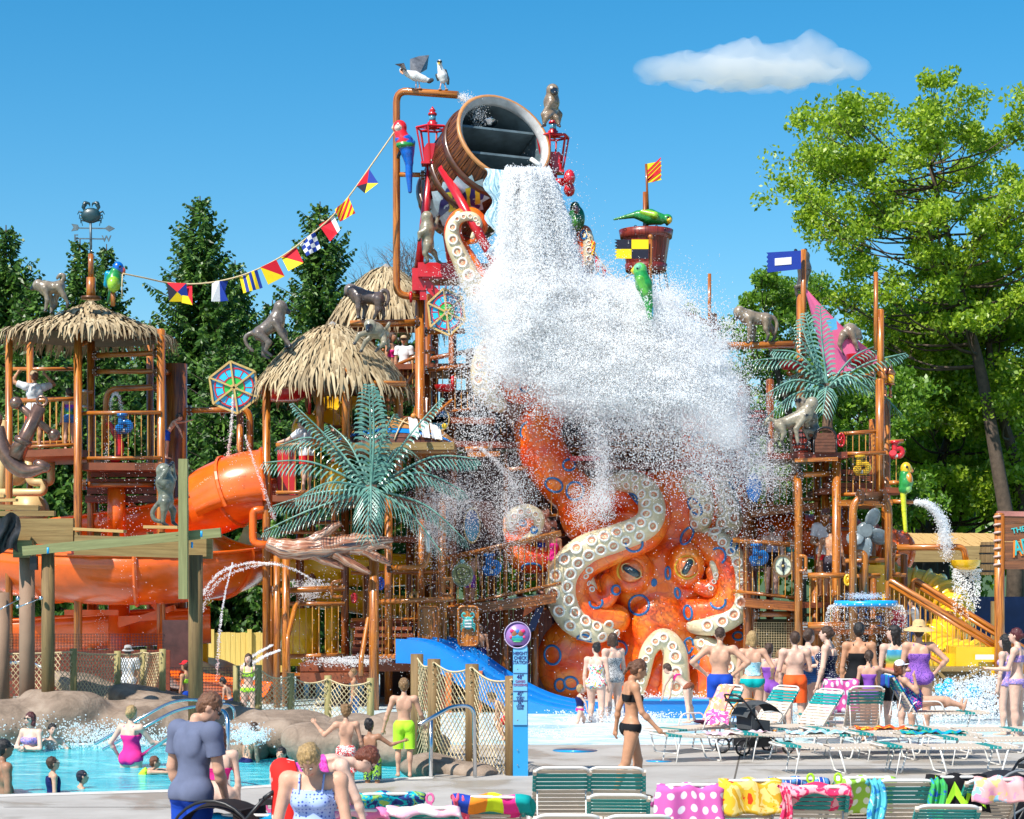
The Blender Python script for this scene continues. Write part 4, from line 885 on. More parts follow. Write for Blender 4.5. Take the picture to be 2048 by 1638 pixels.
# barrel
ax=V(.42,-.80,.43).normalized(); mc=P(1008,275,44.4); Lb=2.75; bc=mc-ax*Lb; Rm=1.13
T=Thing('tipping_bucket','giant wooden barrel bucket tipped over and pouring water','bucket',bc)
m,n,b=newmat('bucket_wood'); v=coords(n,'UV',(15,1.1,1)); f=noise_(n,v,1,6,.7,1.2); c=ramp(n,f,[(.42,(.012,.004,.002)),(.52,(.12,.032,.008)),(.72,(.36,.12,.03))])
n.links.new(c,b.inputs['Base Color']); b.inputs['Roughness'].default_value=.4; bump(n,b,f,.8,.03); M_BUCK=m
me0=None; ns=30
q0=V(0,0,1).rotation_difference(ax)
prof=[(0,.93),(.14,1.04),(.4,1.16),(.65,1.2),(.85,1.17),(1,1.11)]
for k in range(ns):
    a0,a1=2*pi*k/ns+.008,2*pi*(k+1)/ns-.008
    if me0 is None:
        mb=MB(); vs=[];
        for s,R in prof:
            for a,rr in((a0,R),((a0+a1)/2,R+.012),(a1,R),(a1,R-.05),(a0,R-.05)): vs.append(V(rr*cos(a),rr*sin(a),s*Lb))
        n_=len(prof); uv=[]; fs=[]
        for i in range(n_-1):
            for j in range(5): fs.append((i*5+j,i*5+(j+1)%5,(i+1)*5+(j+1)%5,(i+1)*5+j)); uv.append([(j*.1,prof[i][0]*Lb),(j*.1+.1,prof[i][0]*Lb),(j*.1+.1,prof[i+1][0]*Lb),(j*.1,prof[i+1][0]*Lb)])
        fs+=[(4,3,2,1,0),tuple(range((n_-1)*5,n_*5))]; uv+=[[(0,0)]*5]*2; mb.add(vs,fs,False,uv); me0=mb.mesh('stave',M_BUCK,V(0,0,0))
    o=link('stave',me0,T.o,V(0,0,0)); o.rotation_mode='QUATERNION'; o.rotation_quaternion=q0@Matrix.Rotation(2*pi*k/ns,3,'Z').to_quaternion()
M_HOOP=plain((.09,.03,.012),.35,.4,8,coat=.4)
for s,R in((.12,1.05),(.5,1.19),(.8,1.2)): mb=MB(); mb.lathe([(R-.01,s*Lb-.09),(R+.035,s*Lb-.08),(R+.035,s*Lb+.08),(R-.01,s*Lb+.09)],bc,ax,40,caps=False); T.part('hoop',mb,M_HOOP)
mb=MB(); mb.lathe([(1.13,Lb-.05),(1.15,Lb+.02),(1.1,Lb+.05),(1.06,Lb+.02)],bc,ax,40,caps=False); T.part('rim',mb,plain((.55,.25,.09),.4,.2))
mb=MB(); mb.lathe([(.9,.1),(.9,.11)],bc,ax,40); T.part('bottom',mb,M_CRATE)
M_TANK=plain((.11,.155,.18),.35,.4,2.5)
mb=MB(); mb.lathe([(1.04,Lb),(1.06,Lb*.7),(1.0,Lb*.4),(.02,Lb*.38)],bc,ax,40,caps=False); T.part('tank',mb,M_TANK); mb=MB(); mb.lathe([(1.075,Lb+.04),(.985,Lb-.06),(.985,Lb-.16),(1.03,Lb-.2)],bc,ax,40,caps=False); T.part('inner_rim',mb,plain((.5,.5,.5),.5,.3,4))
side=ax.cross(V(0,0,1)).normalized(); upb=side.cross(ax)
for k,(o1,w1) in enumerate(((.38,1.9),(-.1,2.0))):
    mb=MB(); R=Matrix((side,ax,upb)).transposed(); mb.box(bc+ax*Lb*(.72-.1*k)+upb*o1,(w1,Lb*.4,.06),R); T.part('baffle',mb,M_TANK)
mb=MB(); mb.lathe([(.2,0),(.2,.05),(.08,.06),(.08,.1)],bc+ax*Lb*.82+upb*.78,-upb,18); T.part('end_cap',mb,M_STEEL)
mb=MB(); mb.tube([P(1062,318,43.6),P(1082,332,43.5)],.05,8); T.part('pivot_rod',mb,M_WHITE)
mb=MB(); mb.tube([P(880,306,45),P(925,310,45)],.05,8); T.part('axle',mb,M_BLACK)
# painted badge on the barrel: navy shield, yellow letters, water splash
mb=MB()
def decal(poly,off,mat,nm):
    # poly in (right,up) metres around badge centre; fan-grid onto barrel
    mb=MB(); dn=24; vs=[]; xs=[p[0] for p in poly]; ys=[p[1] for p in poly]
    c0=(sum(xs)/len(xs),sum(ys)/len(ys)); rings=6
    for r_ in range(rings+1):
        for p in poly: vs.append(onb(c0[0]+(p[0]-c0[0])*r_/rings,c0[1]+(p[1]-c0[1])*r_/rings,off))
    k=len(poly); fs=[(r_*k+i,r_*k+(i+1)%k,(r_+1)*k+(i+1)%k,(r_+1)*k+i) for r_ in range(rings) for i in range(k)]
    mb.add(vs,fs,True); return T.part(nm,mb,mat)
mb=MB(); mb.lathe([(R_,s_*Lb) for s_,R_ in prof],bc,ax,60,caps=False); BB=BVHTree.FromPolygons(mb.v,mb.f)
def onb(x,y,off):
    t=P(915+x*88,402-y*88-x*22,40); r=BB.ray_cast(t,(t-V(0,0,H)).normalized(),12); p=r[0] if r[0] is not None else P(915+x*88,402-y*88,44.5); return p-V(0,1,0)*(off+.03)
sp=[(.62*cos(t)*(1+.22*(k%2)),.42*sin(t)*(1+.35*(k%2))) for k in range(28) for t in [2*pi*k/28]]
decal(sp,.012,plain((.55,.75,.85),.3,.3,6),'splash_print')
decal([(-.45,-.3),(.5,-.3),(.62,.0),(.4,.3),(-.25,.34),(-.4,.05)],.024,plain((.02,.04,.22),.3),'badge_print')
decal([(-.2,-.22),(-.02,-.22),(.1,-.16),(.1,-.06),(.02,0),(.08,.06),(.08,.17),(-.03,.24),(-.26,.24),(-.2,.18)],.036,plain((.8,.7,.05),.3,.3,5),'letter')
decal([(-.1,-.15),(-.02,-.14),(.01,-.08),(-.04,-.03),(-.1,-.03)],.044,plain((.03,.05,.2),.3),'letter_hole'); decal([(-.11,.04),(-.04,.04),(-.01,.1),(-.05,.16),(-.12,.16)],.044,plain((.03,.05,.2),.3),'letter_hole')
decal([(.2,-.22),(.3,-.22),(.3,.22),(.18,.22)],.036,plain((.8,.7,.05),.3,.3,5),'letter'); decal([(.4,-.2),(.52,-.2),(.5,.16),(.4,.2)],.036,plain((.8,.6,.05),.3,.3,5),'letter')
# fill pipe arching over
T=Thing('fill_pipe','tall brown fill pipe bending over the bucket, gulls on top','pipe',V(X(793,45.2),45.2,Z(590,45.2)))
pipe(T,[(838,594,45.4),(793,590,45.3),(793,181,45.3),(916,190,44.9)],7.5,fil=.28); pipe(T,[(797,349,45.3),(850,350,45.3)],5,fl='e')
mb=MB(); mb.lathe([(.13,-.03),(.13,.03)],P(822,594,45.35),V(1,0,0),16); T.part('red_clamp',mb,M_REDP)
T=Thing('red_propeller','red three-blade ventilator on the right leg of the bucket frame','propeller',P(1108,365,44.6)); mb=MB(); mb.tube([P(1108,366,44.8),P(1126,364,44.6)],.09,10); T.part('hub',mb,M_REDP)
for a in(0,120,240):
    t=radians(a+35); c=P(1137,364,44.5); mb=MB(); mb.ball(c+V(.02,cos(t)*.16,sin(t)*.17),(.13,.16,.19),10,6,Matrix.Rotation(t,3,'X')); T.part('blade',mb,M_REDP)
# ================================================================ CROW'S NEST
T=Thing('crow_nest','dark red barrel crow nest hanging above the spray','crow nest',P(1292,545,45)); M_NEST=woodpipe('nest_wood',[(.35,(.06,.006,.006)),(.5,(.22,.025,.015)),(.7,(.36,.06,.03))],.35,.4)
s=45/F; me0=None
for k in range(22):
    a=2*pi*k/22
    if me0 is None:
        mb=MB(); w0,w1=36*s*sin(pi/22)*.96,50*s*sin(pi/22)*.96; h=84*s
        mb.add([V(-w0,-37*s,0),V(w0,-37*s,0),V(w0,-33*s,0),V(-w0,-33*s,0),V(-w1,-50*s,h),V(w1,-50*s,h),V(w1,-46*s,h),V(-w1,-46*s,h)],[(3,2,1,0),(4,5,6,7),(0,1,5,4),(1,2,6,5),(2,3,7,6),(3,0,4,7)],False,[[(0,0),(0,.1),(.1,.1),(.1,0)]]*2+[[(0,0),(.1,0),(.1,h),(0,h)]]*4); me0=mb.mesh('stave',M_NEST,V(0,0,0))
    o=link('stave',me0,T.o,V(0,0,0)); o.rotation_euler=(0,0,a)
for z0,z1,r0,r1 in((0,16,38,40),(66,84,49,52)): mb=MB(); mb.lathe([(r0*s,z0*s),(r0*s+.03,z0*s+.02),(r1*s+.03,z1*s),(r1*s,z1*s)],T.base,seg=30,caps=False); T.part('hoop',mb,M_NEST)
mb=MB(); mb.lathe([(36*s,.1),(36*s,.12)],T.base,seg=24); T.part('floor',mb,M_CRATE)
for px,py in((1271,456),(1313,456),(1250,462),(1333,460)): mb=MB(); mb.tube([P(px,py,44.5)+V(.03*cos(t),0,.03*sin(t)+.03) for t in np.linspace(0,6.28,9)],.008,4); T.part('eye_bolt',mb,M_BLACK)
pipe(T,[(1290,545,45),(1290,384,45)],4.5,M_PIPED,'mast'); pipe(T,[(1296,420,45),(1292,328,45)],2.4,M_PIPED,'flag_pole')
for i,(a,b_) in enumerate((((1307,545),(1320,600)),((1318,545),(1327,598)),((1328,545),(1343,595)),((1300,545),(1322,605)),((1332,545),(1344,596)))): mb=MB(); mb.tube([P(*a,44.8),P((a[0]+b_[0])/2-2,(a[1]+b_[1])/2+3,44.8),P(*b_,44.8)],.012,5); T.part('rope',mb,M_BLACK)
for pts in([(1322,600),(1330,625),(1345,640),(1352,660)],[(1327,598),(1335,608),(1344,600)],[(1300,570),(1302,590),(1312,610)],[(1343,596),(1350,618),(1354,636),(1350,650)]): mb=MB(); mb.tube(catmull([P(x,y,44.8) for x,y in pts],4),.018,5); T.part('rope',mb,M_ROPE)
# ================================================================ OCTOPUS
m,n,b=newmat('octopus_skin'); v=coords(n,'Object'); 
warp=n.nodes.new('ShaderNodeMixRGB'); warp.blend_type='ADD'; warp.inputs[0].default_value=.35; nz=n.nodes.new('ShaderNodeTexNoise'); nz.inputs['Scale'].default_value=2.2; n.links.new(v,nz.inputs['Vector']); n.links.new(v,warp.inputs[1]); n.links.new(nz.outputs['Color'],warp.inputs[2])
vo=n.nodes.new('ShaderNodeTexVoronoi'); vo.feature='DISTANCE_TO_EDGE'; vo.inputs['Scale'].default_value=3.6; n.links.new(warp.outputs[0],vo.inputs['Vector'])
c=ramp(n,noise_(n,v,1.7,5,.6),[(.3,(.72,.035,.006)),(.45,(.86,.10,.008)),(.6,(.95,.21,.015)),(.77,(.96,.38,.06))])
c=mix(n,ramp(n,vo.outputs['Distance'],[(0,(.55,.55,.55)),(.035,(.18,.18,.18)),(.09,(0,0,0))]),c,(.5,.06,.015))
n.links.new(c,b.inputs['Base Color']); b.inputs['Roughness'].default_value=.25; b.inputs['Coat Weight'].default_value=.5; bump(n,b,ramp(n,vo.outputs['Distance'],[(0,(0,0,0)),(.1,(1,1,1))]),.15,.02); M_OCTO=m
M_CREAM=plain((.72,.6,.38),.3,.22,2.5,coat=.4); M_SUCK=plain((.82,.78,.68),.3,.08,3,coat=.3); M_SUCKI=plain((.66,.25,.13),.4,.3,8); M_RING=plain((.005,.16,.42),.3,.2,5,coat=.4)
OD=45.0
def pxs(v,d=OD): return v*d/F
T=Thing('octopus','giant orange octopus sculpture with cream suckered arms and blue rings','sculpture',V(X(1330,OD),OD,-.3)); TO=T
OB=[]  # bvh pool
def blob(T,name,prims,vox,mat,attr=False,reg=True,parent=None):
    Vx,Fx,ids,col=sdf(prims,vox); me=npmesh(name,Vx,Fx,mat,T.base,True,col if attr else None); o=T.part(name,me,mat,parent)
    if reg: OB.append((Vx,Fx,name))
    return o
def E(px,py,d,rx,ry,rz,rot=0,k=.15,**kw): return ell(P(px,py,d),(pxs(rx),pxs(rz),pxs(ry)),Matrix.Rotation(radians(rot),3,'Y') if rot else None,k,**kw)
def CH(pts,k=.08,**kw):
    c=catmull([P(p[0],p[1],p[2]) for p in pts],4); n_=len(c)-1; rr=[]
    for i in range(n_+1):
        u=i/n_*(len(pts)-1); j=min(int(u),len(pts)-2); rr.append(pxs(pts[j][3]+(pts[j+1][3]-pts[j][3])*(u-j)))
    return chain(c,rr,k,**kw)
body=[E(1352,1030,45.9,92,112,60,-12),E(1320,1160,45.6,120,90,60),E(1330,1290,45.6,88,130,60),E(1330,1395,45.6,120,50,70),E(1395,1080,45.9,60,80,50,-15),
 E(1262,1142,44.95,44,46,34,k=.1),E(1373,1130,44.95,38,46,34,k=.1),E(1262,1142,44.6,24,22,30,k=.06,neg=True),E(1374,1134,44.6,21,24,30,k=.06,neg=True),
 E(1150,1315,45.7,78,92,48,18,k=.08),E(1480,1335,45.8,52,88,40,-8,k=.08),E(1185,1390,45.8,60,40,30),E(1318,1250,45.05,55,60,30),E(1225,1300,45.9,50,100,30),E(1215,1190,45.9,60,80,26),E(1430,1180,45.9,50,90,26),E(1430,1300,45.9,50,60,30)]
blob(T,'body',body,.035,M_OCTO)
for cx,cy,r,t in((1262,1142,24,30),(1374,1134,21,-60)):
    mb=MB(); c=P(cx,cy,44.72); q=r*.0113
    mb.ball(c,(q*1.05,q*.75,q*1.0),20,12); e=T.part('eye',mb,plain((.75,.2,.05),.12,.25,8,coat=1))
    R=Matrix.Rotation(radians(t),3,'Y'); c2=c+V(0,-q*.42,0); mb=MB(); mb.ball(c2,(q*.85,q*.42,q*.45),18,10,R); T.part('pupil',mb,plain((.008,.03,.04),.08,.2,coat=1),parent=e)
    mb=MB(); mb.tube([c2+R@V(cos(a)*q*.88,-.03,sin(a)*q*.5) for a in np.linspace(0,6.28,24)[:-1]],.014,6,closed=True); T.part('pupil_rim',mb,plain((.7,.5,.2),.3),parent=e)
    mb=MB(); mb.tube([c+V(cos(a)*q*1.12,-q*.12,sin(a)*q*1.08) for a in np.linspace(0,6.28,28)[:-1]],.03,6,closed=True); T.part('eye_rim',mb,plain((.8,.45,.03),.3),parent=e)
    mb=MB(); a_=np.linspace(.1,.5,6); mb.tube([c2+R@V(-q*.3+.1*i*q,-q*.42,q*.1) for i in range(4)],.012,5); T.part('glint',mb,M_WHITE,parent=e)
ORG=[ # (name, points px,py,d,r)
 [(1235,965,45.6,14),(1290,968,45.3,24),(1312,1020,45.0,30),(1290,1068,44.7,32),(1215,1100,44.6,32),(1160,1135,44.7,30),(1150,1185,44.8,28),(1178,1230,44.9,30),(1232,1238,45.1,30)],
 [(1395,1090,45.3,26),(1440,1115,45.0,30),(1462,1165,44.9,32),(1448,1212,44.9,30),(1400,1225,45.1,30),(1370,1215,45.3,26)],
 [(1325,985,46.0,40),(1352,955,45.9,34),(1392,950,45.8,26),(1416,985,45.7,22),(1422,1035,45.6,20),(1412,1065,45.6,14)],
 [(1290,745,45.8,26),(1345,745,46.2,36),(1390,800,46.4,40),(1405,860,46.4,40),(1400,915,46.3,40),(1440,955,46.3,38),(1470,1000,46.2,34),(1478,1050,46.1,28),(1462,1095,46,16)],
 [(1040,712,45.2,14),(1010,745,45.2,26),(1035,775,45.4,32),(1080,765,45.6,30),(1098,810,45.7,36),(1075,862,45.7,46),(1090,915,45.7,48),(1125,965,45.7,46),(1165,1010,45.6,40)],
 [(1150,975,45.4,34),(1158,1010,45.3,42),(1168,1050,45.3,38),(1205,1075,45.3,28)],
 [(1205,1010,45.7,30),(1250,1000,45.6,34),(1275,1035,45.6,26),(1210,1065,45.4,22)],
 [(1118,1110,45.3,20),(1080,1120,45.1,24),(1045,1115,45,26),(1032,1080,45,22),(1048,1062,45,14),(1070,1050,45,12),(1062,1030,45,12),(1040,1032,44.9,12),(1038,1050,44.8,11),(1054,1056,44.75,9),(1062,1045,44.7,8),(1052,1040,44.7,5)],
 [(1166,560,45.3,18),(1166,520,45.3,18),(1165,485,45.3,18),(1166,466,45.2,16)],
 [(962,575,44.6,26),(930,520,44.5,21),(906,470,44.4,16),(915,435,44.3,12),(945,428,44.3,11),(966,448,44.3,9),(955,475,44.3,6),(938,484,44.3,3)],
 [(1215,1160,44.9,16),(1222,1185,44.8,15),(1208,1205,44.8,12),(1188,1195,44.75,11),(1178,1175,44.7,10)],
 [(1395,1170,44.9,14),(1420,1180,44.8,14),(1428,1160,44.8,10),(1420,1140,44.8,8)],
 [(1395,1400,45.2,40),(1420,1330,45.2,38),(1385,1290,45.4,26)],
 [(1290,1400,45.1,24),(1330,1310,44.9,12),(1330,1400,44.8,12)],
]
for o_ in ORG: blob(T,'tentacle',CH(o_),.04 if o_[0][3]>12 else .03,M_OCTO)
CRM=[
 ([(1205,975,45.6,10),(1245,962,45.25,20),(1285,975,45.0,24),(1304,1015,44.7,26),(1290,1052,44.45,26),(1230,1078,44.35,27),(1170,1100,44.4,29),(1130,1140,44.5,30),(1122,1190,44.6,30),(1145,1238,44.7,28),(1190,1262,44.8,24),(1230,1258,45.0,12)],2),
 ([(1412,1068,45.3,12),(1445,1085,45.0,18),(1475,1125,44.8,20),(1486,1175,44.7,22),(1475,1222,44.75,22),(1430,1248,44.8,22),(1385,1252,45.0,14)],1),
 ([(1358,975,45.7,12),(1385,972,45.45,24),(1402,1005,45.35,26),(1400,1040,45.35,22),(1395,1062,45.4,8)],2),
 ([(1425,945,46.0,12),(1440,965,45.8,24),(1448,1005,45.7,28),(1455,1045,45.6,30),(1438,1075,45.6,22)],2),
 ([(1025,700,45.0,18),(985,700,44.9,26),(970,740,44.9,28),(975,780,44.95,26),(1000,812,45.1,14)],2),
 ([(1042,1085,44.7,6),(1070,1065,44.7,9),(1076,1035,44.7,12),(1052,1022,44.7,13),(1028,1032,44.7,12),(1022,1056,44.8,9)],1),
 ([(1176,470,45.0,9),(1178,500,45.0,11),(1178,540,45.0,9)],1),
 ([(955,585,44.3,22),(925,525,44.2,18),(905,475,44.15,14),(912,440,44.1,9),(943,433,44.1,8),(957,450,44.1,7),(944,476,44.1,4)],1),
 ([(1185,1180,44.75,10),(1172,1150,44.8,14),(1192,1130,44.9,10)],1),
 ([(1270,1400,44.9,14),(1285,1350,44.7,14),(1298,1300,44.55,15),(1325,1275,44.5,17),(1348,1300,44.55,22),(1352,1350,44.6,26),(1352,1405,44.8,28)],1),
 ([(1400,1285,45.1,16),(1440,1310,44.9,22),(1468,1360,44.95,24),(1465,1405,45.0,22)],1),
 ([(1425,1125,44.75,6),(1432,1150,44.75,9),(1420,1180,44.8,6)],1),
]
for pts,rows in CRM: blob(T,'sucker_band',CH([(p[0],p[1],p[2],p[3]) for p in pts],.06),.035 if pts[0][3]>8 else .03,M_CREAM)
allV=[];allF=[];off=0
for Vx,Fx,nm in OB: allV.append(Vx); allF.append(Fx+off); off+=len(Vx)
allV=np.concatenate(allV); allF=np.concatenate(allF)
bv=BVHTree.FromPolygons([tuple(x) for x in allV],[tuple(x) for x in allF])
EYE=V(0,0,H)
def hit(px,py):
    t=P(px,py,40); r=bv.ray_cast(t,(t-EYE).normalized(),15); return (r[0],r[1]) if r[0] is not None else (None,None)
mb=MB(); mb.lathe([(1,-.05),(1.05,.12),(.9,.28),(.72,.24),(.62,.06)],seg=18,caps=False); mb.m=1; mb.lathe([(.64,.07),(.45,.0),(.0,-.02)],seg=18,caps=False); mb.ball(V(0,0,.03),.09,8,4); ME_S=mb.mesh('sucker',[M_SUCK,M_SUCKI],V(0,0,0))
def sucker(px,py,r):
    p,nn=hit(px,py)
    if p is None: return
    if nn.y>0: nn=-nn
    o=link('sucker',ME_S,T.o,p-T.base); o.rotation_mode='QUATERNION'; o.rotation_quaternion=V(0,0,1).rotation_difference(nn); s_=pxs(r); o.scale=(s_,s_,s_)
for pts,rows in CRM:
    c=catmull([V(p[0],p[1],0) for p in pts],10); rr=[pts[min(int(i/10),len(pts)-1)][3] for i in range(len(c))]
    nxt=0;dist=0;side=1
    for i in range(1,len(c)-2):
        dist+=(c[i]-c[i-1]).length; r_=rr[i]
        sz=r_*(.43 if rows==2 else .56)
        if dist>=nxt and r_>6:
            t=(c[i+1]-c[i-1]).normalized(); nn=V(-t.y,t.x,0)
            if rows==2:
                for s_ in(-1,1): q=c[i]+nn*s_*r_*.44+t*(s_*sz*.5); sucker(q.x,q.y,sz)
            else: q=c[i]; sucker(q.x,q.y,sz)
            nxt=dist+sz*2.2
def ring(px,py,rx,ry,rot=0,a0=0,a1=360,w=2.6):
    pts=[]
    ang=np.linspace(a0,a1,26)[:-1] if a1-a0>=360 else np.linspace(a0,a1,18)
    for a in ang:
        x,y=rx*cos(radians(a)),ry*sin(radians(a)); c_,s_=cos(radians(rot)),sin(radians(rot)); p,nn=hit(px+x*c_-y*s_,py+x*s_+y*c_)
        if p is not None and (not pts or (p-pts[-1]).length<.5): pts.append(p)
    if len(pts)>4: mb=MB(); mb.tube(pts,pxs(w),7,closed=(a1-a0>=360 and len(pts)>=24),flat=1); T.part('blue_ring',mb,M_RING)
for r_ in((1150,982,17,18),(1257,1003,19,17),(1390,1013,10,19,-35),(1374,1072,10,19,30),(1268,1088,17,15,0,-20,190),(1108,970,18,13,25),(1138,930,12,11),(1050,772,11,11),(1398,880,15,15),(1436,1112,15,16,0,-130,60),(1436,1203,15,14,0,-20,170),(1278,1210,20,20),(1376,1225,8,14,-8),(1355,1186,5,10,-10),(1336,1146,5,12,0),(1167,1287,17,18,-15),(1105,1310,16,19,-10),(1238,1298,16,16,0,-100,80),(1142,1366,14,12,20),(1376,1292,10,16,15),(1476,1272,10,8),(1232,1180,8,9),(1192,1205,13,11,0,-30,190),(1063,1136,19,9,0,160,380),(1168,470,6,8),(1390,1322,8,10),(1068,1060,6,6),(1308,1165,4,6),(1046,1046,6,5),(1468,1090,6,14,10),(1120,1370,10,12),(1052,860,10,16,20,100,250),(1468,965,9,12),(1400,940,12,10,40),(1300,1420,1,1)): ring(*r_)
p,nn=hit(1308,1165)
if p is not None: mb=MB(); mb.ball(p,(.06,.02,.08),10,6); T.part('blue_spot',mb,M_RING)

# ================================================================ WATER: point clouds of drops
def pt_mat(name,c=(.98,.98,.985),tr=.66):
    m=bpy.data.materials.new(name); m.use_nodes=True; n=m.node_tree; n.nodes.clear(); o=n.nodes.new('ShaderNodeOutputMaterial')
    d=n.nodes.new('ShaderNodeBsdfDiffuse'); t=n.nodes.new('ShaderNodeBsdfTranslucent'); x=n.nodes.new('ShaderNodeMixShader'); x.inputs[0].default_value=tr
    d.inputs[0].default_value=(*c,1); t.inputs[0].default_value=(*c,1); n.links.new(d.outputs[0],x.inputs[1]); n.links.new(t.outputs[0],x.inputs[2]); n.links.new(x.outputs[0],o.inputs[0]); return m
M_DROP=pt_mat('water_drops')
ng=bpy.data.node_groups.new('drops','GeometryNodeTree'); ng.interface.new_socket('Geometry',in_out='INPUT',socket_type='NodeSocketGeometry'); ng.interface.new_socket('Geometry',in_out='OUTPUT',socket_type='NodeSocketGeometry')
gi=ng.nodes.new('NodeGroupInput'); go=ng.nodes.new('NodeGroupOutput'); mp=ng.nodes.new('GeometryNodeMeshToPoints'); at=ng.nodes.new('GeometryNodeInputNamedAttribute'); at.data_type='FLOAT'; at.inputs['Name'].default_value='rad'
sm=ng.nodes.new('GeometryNodeSetMaterial'); sm.inputs['Material'].default_value=M_DROP
ng.links.new(gi.outputs[0],mp.inputs['Mesh']); ng.links.new(at.outputs['Attribute'],mp.inputs['Radius']); ng.links.new(mp.outputs[0],sm.inputs[0]); ng.links.new(sm.outputs[0],go.inputs[0])
def drops(name,pts,rad,label,cat='water'):
    pts=np.asarray(pts,dtype=np.float32); me=bpy.data.meshes.new(name); me.vertices.add(len(pts)); me.vertices.foreach_set('co',pts.ravel())
    a=me.attributes.new('rad','FLOAT','POINT'); a.data.foreach_set('value',np.broadcast_to(np.asarray(rad,dtype=np.float32),(len(pts),)).copy().ravel()); me.materials.append(M_DROP)
    o=link(name,me); md=o.modifiers.new('points','NODES'); md.node_group=ng; return tag(o,label,cat,None,'stuff')
def pxblob(cx,cy,rx,ry,d,rd,n_,rot=0,pw=1.0,clump=0):
    "random points in an ellipsoid given in photo pixels (rx, ry) and metres (rd)"
    if clump:
        k=max(3,int(n_/clump)); cc=rng.normal(size=(k,3))*.55; q=cc[rng.randint(0,k,n_)]+rng.normal(size=(n_,3))*rng.uniform(.06,.3,(n_,1))
    else: q=rng.normal(size=(n_,3))*.5
    c_,s_=cos(radians(rot)),sin(radians(rot)); x=q[:,0]*rx; y=q[:,1]*ry
    px=cx+x*c_-y*s_; py=cy+x*s_+y*c_; dd=d+q[:,2]*rd
    return np.stack([(px-1024)*dd/F,dd,H+(HY-py)*dd/F],1)
A=[]
# pouring column, widening into the burst
for k in range(230):
    n_=rng.randint(250,620); x0=rng.uniform(-1,1); t=rng.uniform(0,1,n_)**rng.uniform(.6,1.1); jt=1.2+9*t; px=1054+26*t+(43+48*t)*x0+4*np.sin(t*9+k)*t+rng.normal(size=n_)*jt; py=337+245*t**1.15+rng.normal(size=n_)*3; dd=42.95+rng.uniform(-.3,.3)+.9*abs(x0)*.3+rng.normal(size=n_)*.25*t
    A.append(np.stack([(px-1024)*dd/F,dd,H+(HY-py)*dd/F],1))
for k in range(420):
    n_=rng.randint(150,420); vx,vy,vd=rng.uniform(-135,480),rng.uniform(-110,150),rng.uniform(-.9,.5); t=rng.uniform(.05,1,n_)**.8; jt=2+12*t; px=1070+rng.uniform(-40,40)+vx*t+rng.normal(size=n_)*jt; py=560+vy*t+rng.uniform(230,330)*t*t*(.5+abs(vx)/500)+rng.normal(size=n_)*jt; dd=43.2+vd*t+rng.normal(size=n_)*.12
    A.append(np.stack([(px-1024)*dd/F,dd,H+(HY-py)*dd/F],1))
core=[(1075,575,95,55,9000),(1055,600,95,42,6000),(1160,615,120,50,12000),(1250,630,120,55,12000),(1110,665,140,60,14000),(1230,690,160,60,17000),(1320,700,110,60,11000),(1180,730,150,50,13000),(1300,765,150,48,13000),(1380,770,80,50,6000),(1100,720,100,40,6000),(1225,790,120,40,7000),(1005,615,45,34,1800),(1020,650,60,40,3000)]
for cx,cy,rx,ry,n_ in core: A.append(pxblob(cx+8,cy,rx*.86,ry*.92,43.4,.75,int(n_*3.4),clump=110))
drops('water_spray',np.concatenate(A),rng.uniform(.004,.014,sum(map(len,A))),'huge white burst of water spilling from the tipped bucket over the octopus')
A=[]
edge_=[(950,600,50,50,1500),(1010,690,70,70,1500),(940,690,60,100,1200),(1340,620,80,70,3500),(1400,700,70,80,3500),(1430,800,80,80,4200),(1470,870,70,60,4200),(1510,920,60,55,3600),(1540,950,50,45,1800),(1190,850,34,80,2600),(1205,930,22,80,2400),(1175,1010,34,50,1700),(1160,790,50,50,1500),(1210,1000,24,40,1200),(1300,840,120,50,3200),(1350,900,150,90,2600),(1250,880,150,100,2600),(1430,960,60,70,1800),(950,860,80,120,2000),(1030,980,50,90,2200),(1020,1040,40,60,1500),(900,980,110,110,2600),(870,1060,40,60,2400),(980,1100,130,120,1600),(1540,1010,90,110,900),(1100,460,60,120,2500),(960,560,70,40,1500),(1100,540,120,60,3000),(1400,880,40,80,1500),(905,1000,60,40,2200)]
for cx,cy,rx,ry,n_ in edge_: A.append(pxblob(cx,cy,rx*1.1,ry*1.1,43.4,.9,int(n_*1.5)))
mist=[ell(P(cx,cy,43.4),(rx*.0105,1.1,ry*.0105),None,.3) for cx,cy,rx,ry in((1060,560,100,70),(1110,640,150,80),(1220,680,170,85),(1310,730,150,80),(1400,800,90,80),(1450,860,45,45),(1200,760,140,70),(1015,700,45,90),(1070,450,40,90))]
Vx,Fx,_,_=sdf(mist,.12); Vx=Vx+np.array([mnoise.noise_vector(Vector(p)*.9)*.35 for p in Vx]); mm=bpy.data.materials.new('fine_mist'); mm.use_nodes=True; n=mm.node_tree; n.nodes.clear(); o=n.nodes.new('ShaderNodeOutputMaterial'); pv=n.nodes.new('ShaderNodeVolumePrincipled'); pv.inputs['Color'].default_value=(1,1,1,1); pv.inputs['Density'].default_value=.75; n.links.new(pv.outputs[0],o.inputs['Volume'])
tag(link('mist',npmesh('mist',Vx,Fx,mm)),'thin white mist hanging around the water burst','mist',None,'stuff')
drops('water_spray',np.concatenate(A),rng.uniform(.003,.0105,sum(map(len,A))),'finer drops flying off the edges of the big burst, over posts and sky')
A=[]
for cx,cy,rx,ry,n_,d in((870,1250,260,130,1100,42),(1400,1150,140,300,500,42),(1650,1050,130,200,400,42),(700,1100,180,150,500,42),(270,1050,40,180,260,42),(470,900,40,120,200,43)): A.append(pxblob(cx,cy,rx,ry,d,1,n_))
drops('stray_drops',np.concatenate(A),rng.uniform(.004,.010,sum(map(len,A))),'scattered stray drops drifting across the play towers')
